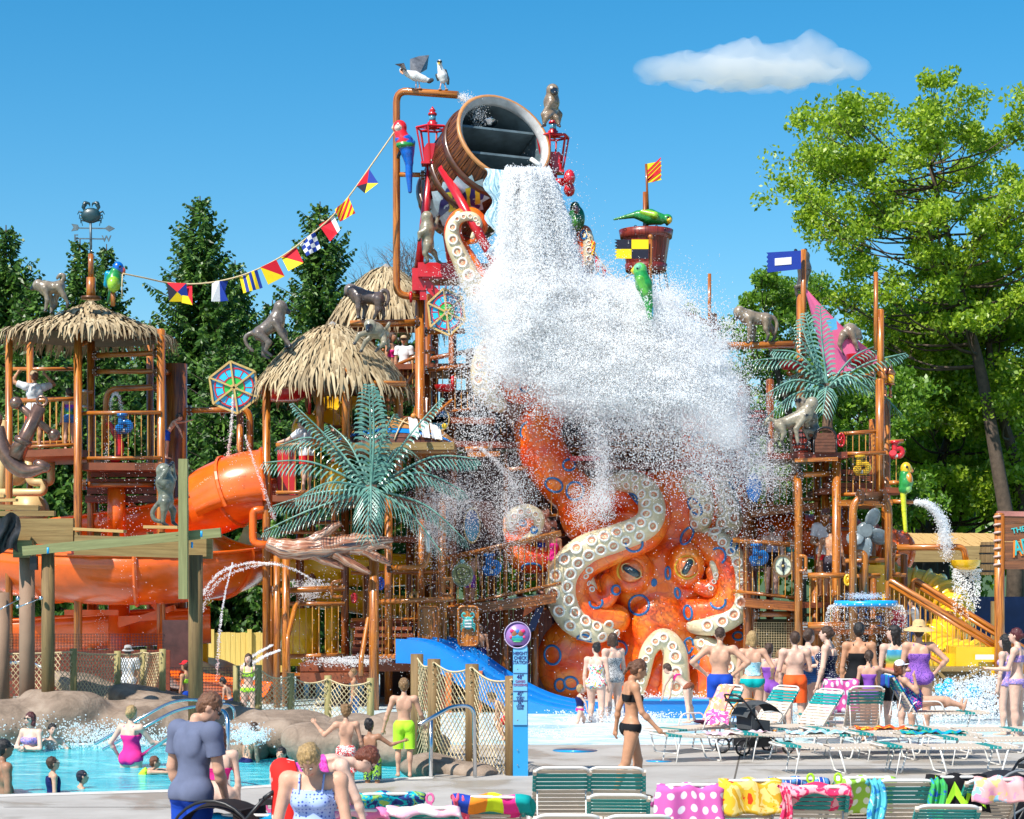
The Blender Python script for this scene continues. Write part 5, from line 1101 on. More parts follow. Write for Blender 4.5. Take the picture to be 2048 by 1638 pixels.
def jet(pts,n_,sp,lab,rad=(.004,.011),name='water_jet'):
    c=catmull([P(*p) for p in pts],10); c=np.array([tuple(x) for x in c]); n_=int(n_*2); u=rng.uniform(0,len(c)-1.001,n_); i=u.astype(int); q=c[i]+(c[i+1]-c[i])*(u-i)[:,None]+rng.normal(size=(n_,3))*sp*(.4+u/len(c))[:,None]
    drops(name,q,rng.uniform(rad[0],rad[1],n_),lab)
jet([(920,193,44.9),(935,200,44.9),(950,215,44.8),(960,240,44.7)],700,.09,'water running from the fill pipe end into the bucket')
jet([(1832,1004,43.4),(1860,1012,43.4),(1885,1045,43.4),(1890,1085,43.4)],2600,.06,'thick water arc from the pipe below the yellow green parrot')
jet([(222,800,44),(230,786,44),(240,800,44),(245,850,44)],300,.02,'small fountain arc above the blue water gun at left')
jet([(222,800,44),(215,900,44),(205,1000,44),(198,1300,44)],300,.05,'thin falling drip in front of the left tower')
jet([(466,790,44),(462,860,44),(452,940,44)],420,.02,'thin falling string of water right of the drum column')
jet([(490,870,43),(510,930,43),(530,985,43),(550,1040,43)],260,.02,'fine jet curving down past the orange hood')
jet([(560,1130,42),(500,1126,42),(440,1145,42),(404,1190,42)],420,.02,'arched jet landing left of the yellow strut')
jet([(640,1170,42),(590,1140,42),(530,1128,42),(440,1160,42),(400,1230,42)],460,.02,'longer arched jet crossing over the yellow strut')
jet([(465,1125,41),(448,1200,41),(438,1280,41),(433,1395,41)],360,.015,'straight falling trickle beside the board fence')
jet([(545,1290,41),(510,1310,41),(480,1340,41)],300,.02,'small spray beside the girl in lime bikini'); jet([(560,1300,41),(530,1312,41),(500,1330,41)],300,.02,'second small spray beside the girl in lime bikini')
jet([(960,895,44),(1000,930,44),(1030,975,44)],360,.04,'jet shooting right from the end of the rowboat')
jet([(1605,1165,42.4),(1600,1200,42)],10,.02,'drips by the compass walkway')
A=[]
for k in range(60):
    a=2*pi*k/60; p=P(1732,1207,42)+V(cos(a)*.68,sin(a)*.55,0); q=rng.uniform(0,1,60); A.append(np.stack([p.x+cos(a)*.25*np.sqrt(q)+rng.normal(size=60)*.015,p.y+sin(a)*.2*q,p.z-.03-q*q*1.7-q*.1],1))
A.append(pxblob(1728,1192,40,7,42,.3,700))
drops('water_curtain',np.concatenate(A),rng.uniform(.004,.009,sum(map(len,A))),'curtain of drips falling round the blue dish')
A=[]
for k in range(26): q=rng.uniform(0,1,60); A.append(np.stack([X(1904+2.1*k,43.6)+rng.normal(size=60)*.02,43.4+q*.1,Z(1138,43.6)-q*q*.9*(1+.3*sin(k))],1))
A.append(pxblob(1895,1100,12,22,43.5,.2,500)); drops('water_curtain',np.concatenate(A),rng.uniform(.007,.014,sum(map(len,A))),'water draining from the yellow half bowl')
for cx,cy,rx,ry,n_,d,lab in((1230,1440,90,14,4200,38.6,'white splash round the walking women and toddler'),(1880,1415,160,25,5000,38,'rough white splash at the foot of the yellow basin'),(1960,1380,80,35,3500,38.5,'spray thrown up beside the two girls at far right'),(1340,1400,110,12,2200,43.2,'white foam at the foot of the octopus'),(700,1322,70,8,1800,42.2,'splashing water on the main tower deck'),(1050,1470,160,14,1800,35,'foam riding over the splash pool near the height sign'),(230,1480,170,30,3800,33,'sparkling splash along the rock wall in the pool'),(500,1470,36,16,1500,30.2,'jet splash in front of the boy by the dark rock'),(620,1178,32,16,1500,43.6,'white gush under the driftwood'),(1700,1430,150,12,1600,37,'foam round the standing group')):
    drops('splash',pxblob(cx,cy,rx,ry,d,.5,n_,clump=25),rng.uniform(.004,.014,n_),lab)
# translucent sheet leaving the lip
m,n,b=newmat('falling_water'); v=coords(n,'UV',(9,1.6,1)); f=noise_(n,v,1.6,6,.65,1.5); n.links.new(ramp(n,f,[(.35,(.10,.42,.62)),(.5,(.5,.72,.85)),(.62,(.95,.97,1))]),b.inputs['Base Color']); b.inputs['Roughness'].default_value=.12; bump(n,b,f,.9,.08)
n.links.new(ramp(n,f,[(.38,(.45,.45,.45)),(.52,(.95,.95,.95))]),b.inputs['Alpha']); M_FALL=m
mb=MB()
def fall(u,v_):
    x0=968+132*u; x1=985+165*u; px=x0+(x1-x0)*v_+(5+9*v_)*sin(v_*17+u*3)*(2*abs(u-.5))**3; py=336+5*sin(u*3.1)+170*v_**1.25+10*sin(u*9)*v_; d=43.5-.25*v_**.6+.35*abs(u-.5)+.12*sin(u*23+v_*5)*v_; return P(px,py,d)
mb.grid(fall,40,24); single('water_sheet',mb,M_FALL,'clear blue-white sheet of water sliding off the bucket lip','water',kind='stuff')
# ================================================================ BABOON STATUES
FUR=(.23,.18,.125); FURL=(.36,.3,.22); FURD=(.05,.045,.045); BLK=(.012,.013,.016)
def baboon(label, d, head, muz, chest, hip, arms, legs, tail, s=1.0, fur=FUR, light=FURL, dark=FURD, group='baboon statues on the pipes and roofs'):
    m_=s*d/F
    def Q(p,dy=0): return P(p[0],p[1],d+dy+(p[2] if len(p)>2 else 0))
    pr=[]; h=Q(head); mz=Q(muz); ch=Q(chest); hp=Q(hip); k=.05*s
    pr+=[cap(ch,hp,14*m_,11*m_,.07,fur,'b'),ell(ch,(14*m_,13*m_,15*m_),None,.07,light),ell(hp,(11.5*m_,13*m_,12*m_),None,.06,fur),cap(ch,h,12*m_,11*m_,.07,fur),ell(h,(11*m_,11*m_,11*m_),None,.05,light)]
    u=(mz-h); u.normalize(); pr+=[cap(h+u*4*m_,mz,7.5*m_,4.6*m_,.03,BLK,'m'),ell(h+u*7*m_+V(0,0,3.5*m_),(6*m_,6*m_,2.6*m_),None,.02,dark)]
    for i,a in enumerate(arms):
        sg=(-.13 if i==0 else .13)*s
        if len(a)==2: e,w=a
        sh=ch+V(0,sg,-.02); E_=Q(e,sg*1.1); W=Q(w,sg*1.0); pr+=[cap(sh,E_,7*m_,5*m_,.04,fur),cap(E_,W,5*m_,3.2*m_,.025,fur),ell(W+V(0,-.01,-.01),(4.2*m_,5*m_,2.6*m_),None,.02,BLK)]
        for q in(-1,0,1): pr.append(cap(W,W+V(.022*q*s-.01*s,-.06*s,-.02*s),1.5*m_,1.1*m_,.01,BLK))
    for i,a in enumerate(legs):
        sg=(-.12 if i==0 else .12)*s; kn,an,to=a
        hj=hp+V(0,sg,-.02); K=Q(kn,sg*1.1); A=Q(an,sg); T_=Q(to,sg); pr+=[cap(hj,K,8.5*m_,5.4*m_,.05,fur),cap(K,A,5.2*m_,3*m_,.025,fur),cap(A,T_,3.1*m_,2.6*m_,.015,dark)]
    if tail:
        c=catmull([hp]+[Q(t) for t in tail],4); n_=len(c); pr+=chain(c,[(3.6-1.2*i/n_)*m_ for i in range(n_)],.03,fur)
    Vx,Fx,ids,col=sdf(pr,.020*max(s,.8)*d/45); bs=bounds_base(Vx)
    o=Thing('baboon_statue',label,'baboon statue',bs,group); o.part('body',npmesh('body',Vx,Fx,M_STATUE,bs,True,col),M_STATUE)
    sd=u.cross(V(0,0,1)); sd=sd.normalized() if sd.length>.1 else V(1,0,0)
    for q in(-1,1): mb=MB(); mb.ball(h+u*9.6*m_+sd*q*3.2*m_+V(0,0,2.2*m_),1.5*m_,8,5); o.part('eye',mb,M_BLACK)
    for q in(-1,1): mb=MB(); mb.ball(h+sd*q*9.5*m_+V(0,0,-.5*m_)-u*1*m_,(2.2*m_,2.2*m_,3*m_),8,5); o.part('ear',mb,M_BLACK)
    return o
baboon('grey baboon walking left on the flat thatched roof, tail curled up',43.6,(77,570),(64,577),(93,577),(119,573),[((95,600),(91,621)),((104,603),(103,625))],[((128,592),(136,607),(133,615)),((113,593),(111,612),(106,618))],[(124,562),(129,552),(121,549),(114,557)],.95)
baboon('large dark bronze baboon rearing up the left slope of the round thatched roof',43.2,(561,614),(577,624),(552,643),(519,667),[((562,667),(581,692)),((569,665),(574,695))],[((538,685),(530,702),(543,712)),((529,685),(526,710),(538,717))],[(506,665),(491,674),(494,690),(506,702)],1.15,(.16,.125,.1),(.24,.2,.17))
baboon('dark brown baboon walking left along the pipe between the two thatched roofs',45.1,(701,580),(692,589),(717,592),(757,598),[((717,616),(717,635)),((731,616),(727,637))],[((756,618),(751,630),(748,637)),((765,620),(768,633),(765,638))],[(764,582),(774,583),(777,598),(771,612)],1.1,(.11,.08,.07),(.2,.16,.14),(.04,.035,.035))
baboon('pale olive baboon climbing down the right side of the round thatched roof toward the viewer',43.0,(740,650,-.15),(736,661,-.4),(752,661,0),(766,668,.2),[((719,669,-.1),(709,687,-.1)),((731,683,-.1),(722,702,-.1))],[((768,686),(757,697),(751,703)),((774,682,.2),(778,696,.2),(774,702,.2))],[(774,655),(779,645)],1.0,(.27,.24,.17),(.4,.36,.26))
baboon('upright baboon seen from behind, clinging to the red leg under the bucket',44.4,(854,434),(860,430,.3),(854,460),(856,491),[((840,466),(838,480)),((871,454,.1),(877,431,.1))],[((850,507),(856,522),(850,526)),((869,506),(875,522),(882,526))],[(848,500),(852,508),(864,517)],1.0,(.25,.22,.15),(.37,.33,.22))
baboon('baboon seated facing front on top of the right red lantern',44.7,(1105,180,-.05),(1111,186,-.3),(1103,205,0),(1103,225,.1),[((1087,229),(1089,250)),((1120,229),(1117,250))],[((1093,236,-.2),(1088,250,-.2),(1084,253,-.3)),((1113,236,-.3),(1118,250,-.3),(1120,253,-.4))],[],1.05,(.24,.17,.11),(.35,.27,.18))
baboon('grey baboon standing facing left on the bent pipe beside the oak',44.9,(1479,624),(1473,638),(1497,636),(1531,638),[((1500,660),(1496,684)),((1508,658),(1506,684))],[((1532,658),(1537,671),(1532,683)),((1545,660),(1550,674),(1544,683))],[(1546,634),(1554,650),(1549,668)],1.05)
baboon('dark baboon clinging behind the pole of the blue flag',46.0,(1609,512),(1602,508,.1),(1609,538),(1604,572),[((1600,520),(1591,500)),((1614,520),(1611,499))],[((1593,574),(1593,590),(1596,596)),((1611,574),(1608,590),(1612,596))],[],.9,(.09,.075,.06),(.14,.12,.1))
baboon('pale baboon on all fours pushing its rival, over the deck left of the chest',43.0,(1624,806),(1612,806),(1609,830),(1561,850),[((1592,858),(1596,888)),((1615,850),(1612,830,-.3))],[((1568,866),(1563,882),(1569,894)),((1554,872),(1551,886),(1557,893))],[(1548,841),(1537,838),(1531,850)],1.05,(.28,.24,.17),(.38,.33,.24))
baboon('upright baboon grappling its rival, right against the treasure chest',43.4,(1604,806,.1),(1596,801,0),(1620,835),(1628,862),[((1602,828),(1592,800)),((1608,850),(1618,832))],[((1610,860),(1618,880),(1611,893)),((1624,880),(1632,886),(1630,895))],[],1.0,(.2,.16,.11),(.3,.26,.19))
baboon('greenish bronze baboon standing upright against the short green timber, arms raised',35.2,(327,941),(334,936),(331,966),(332,1003),[((318,962),(341,930)),((347,957),(345,926))],[((328,1021),(326,1046),(335,1051)),((346,1021),(346,1045),(354,1051))],[(318,1006),(305,1024),(309,1039),(322,1043)],1.25,(.15,.16,.12),(.26,.27,.2))
baboon('baboon half hidden behind the pink sail, only its back showing',45.8,(1712,668),(1722,676),(1700,662),(1683,672),[((1710,685),(1716,700)),((1705,690),(1708,704))],[((1678,690),(1684,705),(1688,710)),((1672,690),(1676,705),(1680,710))],[(1675,680)],1.0)

# ================================================================ BIRD STATUES
def bird(label, name, cat, d, prims, extra, vox=.016, group=None):
    pr=[]
    for q in prims:
        t=q[0]
        if t=='c': _,pts,col=q; pr+=chain([P(p[0],p[1],d+(p[3] if len(p)>3 else 0)) for p in pts],[p[2]*d/F for p in pts],.02,col)
        else: _,x,y,rx,ry,rz,rot,col=q[:8]; pr.append(ell(P(x,y,d+(q[8] if len(q)>8 else 0)),(rx*d/F,rz*d/F,ry*d/F),Matrix.Rotation(radians(rot),3,'Y'),.02,col))
    Vx,Fx,ids,col=sdf(pr,vox); bs=bounds_base(Vx); o=Thing(name,label,cat,bs,group); o.part('body',npmesh('body',Vx,Fx,M_FEATHER,bs,True,col),M_FEATHER)
    for nm,mb,mt in extra: o.part(nm,mb,mt)
    return o
def eyes(d,*pts):
    out=[]
    for x,y,dy in pts: mb=MB(); mb.ball(P(x,y,d+dy),.03,8,5); out.append(('eye',mb,M_BLACK))
    return out
GR=(.02,.27,.05); GRD=(.01,.12,.03); YG=(.3,.55,.03); BL=(.0,.12,.55); RD=(.7,.015,.02); YL=(.8,.5,.02); BLc=(.0,.3,.5)
PG='parrot statues'
bird('green parrot with blue face and red beak holding the flag rope on the flat roof','parrot_statue','parrot statue',43.4,[('e',228,563,15,21,14,-5,GR),('e',227,569,12,16,16,0,YG,-.06),('e',236,535,11,12,11,0,BL),('c',[(231,545,11),(229,560,13)],GR),('c',[(243,536,4.5),(247,540,4),(246,547,2.2)],(.8,.09,.03)),('c',[(216,548,7),(213,570,6,.1)],BLc),('c',[(224,580,6,.1),(216,605,3,.2)],GRD)],eyes(43.4,(240,533,-.12))+[('perch',MB().tube([P(226,582,43.4),P(226,612,43.4)],.05,8),M_PIPE)])
bird('scarlet macaw with blue wings and long blue tail hanging on the fill pipe','parrot_statue','parrot statue',44.9,[('e',800,255,14,15,12,0,RD),('e',797,257,8,8,13,0,(.75,.6,.5),-.03),('c',[(791,250,5),(787,256,4),(790,263,2.5)],(.6,.55,.4)),('c',[(802,268,13),(808,285,16)],RD),('e',808,280,18,12,15,0,BL),('e',810,291,18,7,15,0,GR,-.04),('c',[(812,290,16),(815,305,13),(818,325,9)],BL),('c',[(818,325,8),(818,350,7),(820,383,4)],BL),('c',[(825,285,6),(822,310,6)],(.0,.2,.55))],eyes(44.9,(796,251,-.13))+[('foot',MB().tube([P(800,305,44.9),P(796,315,45.1)],.04,6),M_BLACK)],group=PG)
bird('dark green parrot facing front beside the right red leg, above the upright tentacle','parrot_statue','parrot statue',45,[('e',1153,437,17,26,14,0,(.01,.13,.035)),('e',1150,415,10,12,11,0,(.01,.14,.04)),('c',[(1152,416,5,-.12),(1153,424,3,-.16)],(.3,.1,.07)),('e',1152,445,9,16,15,0,(.05,.2,.03),-.04),('c',[(1149,460,6),(1147,475,4)],BLK)],eyes(45,(1148,413,-.14)),group=PG)
bird('green parrot leaning forward level over the crow nest, long tail to the left','parrot_statue','parrot statue',44.8,[('c',[(1228,439,2),(1250,434,4),(1280,428,8)],(.03,.22,.03)),('c',[(1275,430,9),(1300,434,16),(1320,438,12)],GR),('e',1334,438,11,10,11,0,GR),('e',1338,441,6,6,11,0,YL,-.03),('c',[(1338,443,4),(1334,449,3)],BLK),('c',[(1285,424,5,-.1),(1310,430,7,-.18)],YG),('c',[(1295,445,6),(1290,452,4)],BLK)],eyes(44.8,(1336,435,-.12)),group=PG)
bird('light green parrot with yellow beak, back to the viewer, at the edge of the burst','parrot_statue','parrot statue',42.6,[('e',1280,540,14,15,13,0,(.12,.5,.1)),('c',[(1269,538,5),(1265,542,3.5),(1267,547,2)],YL),('e',1276,535,8,7,13,0,(.2,.6,.35),-.03),('c',[(1282,550,14),(1288,570,17),(1292,585,13),(1298,610,8),(1300,635,5)],GR),('c',[(1280,560,8,-.12),(1292,585,7,-.12)],(.1,.4,.05)),('c',[(1300,600,6),(1303,630,5)],BLc)],eyes(42.6,(1275,536,-.13)),group=PG)
bird('yellow and green parrot in profile perched on the spout pipe right of the tower','parrot_statue','parrot statue',43.4,[('e',1812,937,11,13,11,0,YL),('c',[(1820,938,5),(1824,942,3.5)],(.75,.2,.05)),('c',[(1810,950,11),(1812,965,14),(1808,978,11)],GR),('e',1817,958,8,13,12,0,(.8,.28,.02),-.04),('e',1815,978,8,8,10,0,(.3,.6,.15),-.03),('c',[(1806,985,6),(1808,1020,5),(1811,1062,4)],(.62,.66,.03))],eyes(43.4,(1814,934,-.12)),group=PG)
GU=(.78,.77,.75); GD=(.06,.065,.075)
def legs2(d,a,b_):
    o=[]
    for x0,y0,x1,y1 in(a,b_): mb=MB(); mb.tube([P(x0,y0,d),P(x1,y1,d)],.014,6); mb.ball(P(x1,y1,d-.03),(.05,.06,.015),8,4); o.append(('leg',mb,plain((.6,.35,.25),.4)))
    return o
def wing(d,pts,dy):
    mb=MB(); c=[P(x,y,d+dy*k) for x,y,k in pts]; mb.add(c+[p+V(0,.03,0) for p in c],[tuple(range(len(c))),tuple(range(2*len(c)-1,len(c)-1,-1))]+[(i,i+len(c),(i+1)%len(c)+len(c),(i+1)%len(c)) for i in range(len(c))]); return mb
M_WING=plain((.13,.135,.15),.4,.5,7,coat=.3)
bird('white gull with grey wings raised, standing on top of the fill pipe','gull_statue','gull statue',45.1,[('c',[(815,147,7),(830,152,10),(848,158,7)],GU),('e',805,141,6.5,6,6,0,GU),('c',[(802,144,2.5,-.05),(806,148,1.6,-.12)],(.7,.3,.15)),('c',[(848,158,6),(860,162,4)],GU),('c',[(858,162,5),(864,160,4)],GD)],[('wing',wing(45.1,[(820,146,0),(820,118,.5),(838,112,1),(858,110,1.2),(854,138,.8),(840,146,0)],.5),M_WING),('wing',wing(45.1,[(814,142,0),(808,126,1),(790,128,1.4),(800,133,1),(806,140,0)],-.4),M_WING)]+eyes(45.1,(803,139,-.07))+legs2(45.1,(832,160,832,178),(837,160,840,177)),.014,'gull statues')
bird('upright white gull with folded black wings beside the one raising its wings','gull_statue','gull statue',45,[('e',879,125,5.5,6,5.5,0,GU),('c',[(879,128,-.08+5),(881,140,6),(884,152,9),(886,160,7)],GU),('c',[(878,126,2.2,-.08),(878,129,1.3,-.14)],(.7,.45,.05)),('c',[(890,142,4,.02),(895,158,4,.04),(896,167,3,.06)],GD),('c',[(873,150,3,.05),(876,160,2.5,.08)],GD)],eyes(45,(876.5,123,-.08),(881.5,123,-.08))+legs2(45,(882,166,880,179),(888,166,893,179)),.014,'gull statues')

# ================================================================ WEATHERVANE
T=Thing('weathervane','dark crab weathervane with arrow on the flat thatched roof','weathervane',P(182,598,43.6)); d=43.6; M_IRON=plain((.12,.16,.18),.45,.4,10,metal=.4); M_CRAB=plain((.008,.04,.05),.4,.4,8,coat=.3)
mb=MB(); mb.tube([P(182,600,d),P(182,555,d)],.1,10); mb.tube([P(182,556,d),P(182,508,d)],.06,10); T.part('base_pipe',mb,M_PIPE); mb=MB(); mb.tube([P(182,510,d),P(181,440,d)],.028,8); T.part('mast',mb,M_IRON)
mb=MB(); mb.lathe([(.22,-.03),(.22,.03)],P(182,596,d),seg=16); T.part('flange',mb,M_FLANGE)
mb=MB(); mb.ball(P(182,431,d),(.22,.09,.17),16,10); T.part('crab_body',mb,M_CRAB)
for sg in(-1,1):
    mb=MB(); mb.tube(catmull([P(182+sg*10,424,d),P(182+sg*15,415,d),P(182+sg*11,408,d)],4),[.03]*4+[.045]*5,7); mb.tube(catmull([P(182+sg*12,410,d),P(182+sg*13,406,d),P(182+sg*4,407,d),P(182+sg*2,414,d)],3),[.05,.05,.05,.04,.04,.03,.03,.02,.01,.006][:10],6); T.part('claw',mb,M_CRAB)
    for k in range(4): a=radians(20-32*k); c0=V(182+sg*14*cos(a),431-14*sin(a)*.9,0); mb=MB(); mb.tube([P(c0.x,c0.y,d),P(182+sg*(24-k*1.5),428-9*sin(a)-2+k*2,d),P(182+sg*(27-k*3.4),431-15*sin(a)+3+k,d)],[.022,.02,.008],6); T.part('crab_leg',mb,M_CRAB)
mb=MB(); mb.beam(P(148,456,d),P(216,457,d),.025,.025); T.part('arrow_shaft',mb,M_IRON)
mb=MB(); mb.prism([(-.1,.0),(0,.07),(.13,0),(0,-.07)],-.015,.015,Matrix.Translation(P(218,457,d))); T.part('arrow_head',mb,M_IRON); mb=MB(); mb.prism([(-.08,.08),(.06,.06),(.09,0),(.06,-.06),(-.08,-.08),(-.03,0)],-.015,.015,Matrix.Translation(P(150,455,d))); T.part('arrow_tail',mb,M_IRON)
mb=MB(); mb.beam(P(152,477,d),P(210,478,d),.025,.025); mb.beam(P(181,477,d-.35),P(181,477,d+.35),.025,.025); T.part('cross_arms',mb,M_IRON)
_fc={}
def text(T_, s, px, py, d, hpx, mat, name='lettering', ext=.01, align='CENTER', rot=0, shear=0, sx=1):
    cu=bpy.data.curves.new('txt','FONT'); cu.body=s; cu.align_x=align; cu.align_y='CENTER'; cu.extrude=ext; cu.size=hpx*d/F*1.38; cu.shear=shear; cu.resolution_u=3; cu.offset=.012*cu.size/1.0
    o=bpy.data.objects.new('txt',cu); C.objects.link(o); bpy.context.view_layer.update(); me=bpy.data.meshes.new_from_object(o.evaluated_get(bpy.context.evaluated_depsgraph_get())); bpy.data.objects.remove(o)
    me.materials.clear(); me.materials.append(mat); q=link(name,me,T_.o,P(px,py,d)-T_.base); q.rotation_euler=(pi/2,radians(rot),0); q.scale=(sx,1,1); return q
text(T,'E',152,476,d-.02,13,M_IRON,'letter',.015); text(T,'W',213,478,d-.02,13,M_IRON,'letter',.015)

# ================================================================ SIGNAL FLAGS
def flat(name, c): return plain(c,.6,.06,4)
FC={k:plain(c,.65,.06,4,spec=.3) for k,c in dict(r=(.7,.012,.03),y=(.85,.62,.01),b=(.01,.04,.3),w=(.75,.75,.75),k=(.012,.014,.03)).items()}
PAT={'Z':[('k',[(0,0),(0,1),(.5,.5)]),('y',[(0,1),(1,1),(.5,.5)]),('b',[(1,1),(1,0),(.5,.5)]),('r',[(0,0),(.5,.5),(1,0)])],
'A':[('w',[(0,0),(.5,0),(.5,1),(0,1)]),('b',[(.5,0),(1,0),(.8,.5),(1,1),(.5,1)])],
'G':[('yb'[i%2],[(i/6,0),((i+1)/6,0),((i+1)/6,1),(i/6,1)]) for i in range(6)],
'O':[('r',[(0,0),(1,0),(1,1)]),('y',[(0,0),(1,1),(0,1)])],
'N':[('wb'[(i+j)%2],[(i/4,j/4),((i+1)/4,j/4),((i+1)/4,(j+1)/4),(i/4,(j+1)/4)]) for i in range(4) for j in range(4)],
'H':[('r',[(0,0),(.72,0),(.72,1),(0,1)]),('w',[(.72,0),(1,0),(1,1),(.72,1)])],
'Y':[('yr'[i%2],[(max(0,i/5-1),min(1,i/5)),(min(1,i/5),max(0,i/5-1)),(min(1,(i+1)/5),max(0,(i+1)/5-1)),(max(0,(i+1)/5-1),min(1,(i+1)/5))]) for i in range(10)],
'R':[('r',[(0,0),(1,0),(1,1),(0,1)])]}
def flag(label, quad, d, pat, group='signal flags strung from the macaw to the left roof', name='signal_flag'):
    q=[P(x,y,d) for x,y in quad]
    def B(u,v_): return q[0].lerp(q[1],u).lerp(q[3].lerp(q[2],u),v_)+V(0,.05*sin(u*5+v_*3+quad[0][0]),0)
    T_=Thing(name,label,'flag',(q[2]+q[3])/2,group)
    ks={}
    for c_,pl in PAT[pat]: ks.setdefault(c_,[]).append(pl)
    for c_,pls in ks.items():
      for pl in pls:
        mb=MB(); vs=[B(*p) for p in pl]; n_=len(vs); mb.add([v+V(0,-.004,0) for v in vs]+[v+V(0,.004,0) for v in vs],[tuple(range(n_))[::-1],tuple(range(n_,2*n_))]+[(i,(i+1)%n_,(i+1)%n_+n_,i+n_) for i in range(n_)]); T_.part('cloth_field',mb,FC[c_])
for lab,q,pt in(('black, yellow, blue and red triangle flag, lowest near the parrot',[(333,565),(373,567),(377,603),(338,603)],'Z'),('yellow and black edged flag tucked behind the lowest one',[(366,572),(384,569),(385,610),(364,606)],'O'),('white and blue swallowtail flag, second from the parrot',[(424,563),(455,562),(457,602),(423,603)],'A'),('yellow and blue vertically striped flag',[(478,552),(515,540),(525,575),(487,587)],'G'),('red over yellow diagonal flag next to the striped blue one',[(521,535),(553,520),(569,552),(536,569)],'O'),('red over yellow diagonal flag next to the blue and white check',[(561,512),(592,494),(607,526),(577,543)],'O'),('blue and white checked flag',[(598,487),(630,464),(641,496),(614,513)],'N'),('red flag with a white edge in the middle of the string',[(638,450),(668,431),(681,460),(660,483)],'H'),('red and yellow diagonally striped flag, second from the top',[(670,420),(697,394),(711,427),(679,443)],'Y'),('black, yellow, blue and red flag highest on the string',[(713,372),(738,337),(757,367),(730,387)],'Z')): flag(lab,q,44.2,pt)
rp=catmull([P(246,547,43.2),P(290,556,43.6),P(333,565,44.2),P(384,568,44.2),P(440,562,44.2),P(500,545,44.2),P(560,515,44.2),P(610,479,44.2),P(660,437,44.2),P(697,394,44.3),P(738,337,44.5),P(790,262,44.9)],5)
mb=MB(); mb.tube(rp,.017,6); single('flag_rope',mb,M_ROPE,'long rope carrying the signal flags from roof parrot to macaw','rope')
mb=MB(); mb.tube([P(245,548,43.2),P(244,570,43.2),P(244,597,43.2)],.014,5); single('rope_end',mb,M_ROPE,'loose rope end dangling from the roof parrot beak','rope')
for i,(x,y,pt,lab) in enumerate(((1182,478,'Y','striped pennant close to the upright tentacle'),(1190,510,'R','red pennant second from the upright tentacle'),(1203,532,'Z','dark pennant third on the short string'),(1213,548,'N','checked pennant fourth on the short string'),(1226,560,'O','red and yellow pennant fifth on the short string'),(1240,566,'H','red pennant sixth on the short string'),(1256,556,'A','blue pennant next to the light green parrot'))):
    flag(lab,[(x,y),(x+10,y+8),(x+7,y+34),(x+1,y+36)],44.6,pt,'pennants on the short string by the crow nest')
mb=MB(); mb.tube(catmull([P(1172,460,44.8),P(1188,500,44.6),P(1206,530,44.6),P(1235,560,44.6),P(1255,552,44.4),P(1268,545,43.8)],5),.014,5); single('flag_rope',mb,M_ROPE,'short rope of pennants beside the crow nest','rope')
def zig(label,x0,y0,x1,y1,d,zx,fields,cat='flag',sk=0):
    "rigid sign flag with a saw-tooth free edge"
    T_=Thing('sign_flag',label,cat,P((x0+x1)/2,y1,d)); mb=MB()
    def pt(u,v_): return P(x0+(x1-x0)*u,y0+(y1-y0)*v_+sk*(1-u),d)
    for c_,pl,dd in fields:
        mb=MB(); vs=[pt(u,v_)+V(0,dd,0) for u,v_ in pl]; n_=len(vs); mb.add(vs+[v+V(0,.02,0) for v in vs],[tuple(range(n_))[::-1],tuple(range(n_,2*n_))]+[(i,(i+1)%n_,(i+1)%n_+n_,i+n_) for i in range(n_)]); T_.part('panel' if dd==0 else 'painted_field',mb,FC[c_])
    return T_
zz=lambda n_,a,b_,v0,v1:[((a if i%2 else b_),v0+(v1-v0)*i/n_) for i in range(n_+1)]
zig('flat black and yellow quartered sign flag in front of the crow nest',1229,479,1297,517,44.0,0,[('k',zz(6,.08,0,0,.5)+[(.5,.5),(.5,0)],0),('y',[(.5,0),(.5,.5),(1,.5),(1,0)],0),('y',zz(6,.08,0,.5,1)+[(.5,1),(.5,.5)],0),('k',[(.5,.5),(.5,1),(1,1),(1,.5)],0)])
T_=zig('blue sign flag with a white rectangle on the tall pole by the sail',1533,501,1602,541,45.2,0,[('b',zz(9,.05,0,0,1)+[(1,.92),(1,0)],0),('w',[(.24,.32),(.24,.68),(.72,.66),(.72,.3)],-.012)],sk=4)
zig('red and yellow striped sign flag on top of the crow nest',1294,322,1323,366,45,0,[('y',[(0,.12),(0,1)]+[(1-.06*(i%2),.86-.86*i/8) for i in range(9)],0)]+[('r',[(.0,.25+.2*i),(.0,.35+.2*i),(min(1,.55+.2*i),max(0,.0+.0)) if False else (.95,.35+.2*i-.62),(.95,.25+.2*i-.62)],-.012) for i in range(1,4)]+[('r',[(.0,.85),(.0,.96),(.95,.5),(.95,.4)],-.012),('r',[(.3,.97),(.45,.95),(.95,.72),(.95,.62)],-.012)])
for px,y0,y1,d,lab in((1301,476,570,44.1,'brown pole of the black and yellow sign flag'),): mb=MB(); mb.tube([P(px,y0,d),P(px,y1,d)],.04,8); mb.ball(P(px,y0-2,d),.06,8,6); single('flag_pole',mb,M_PIPE,lab,'pole')

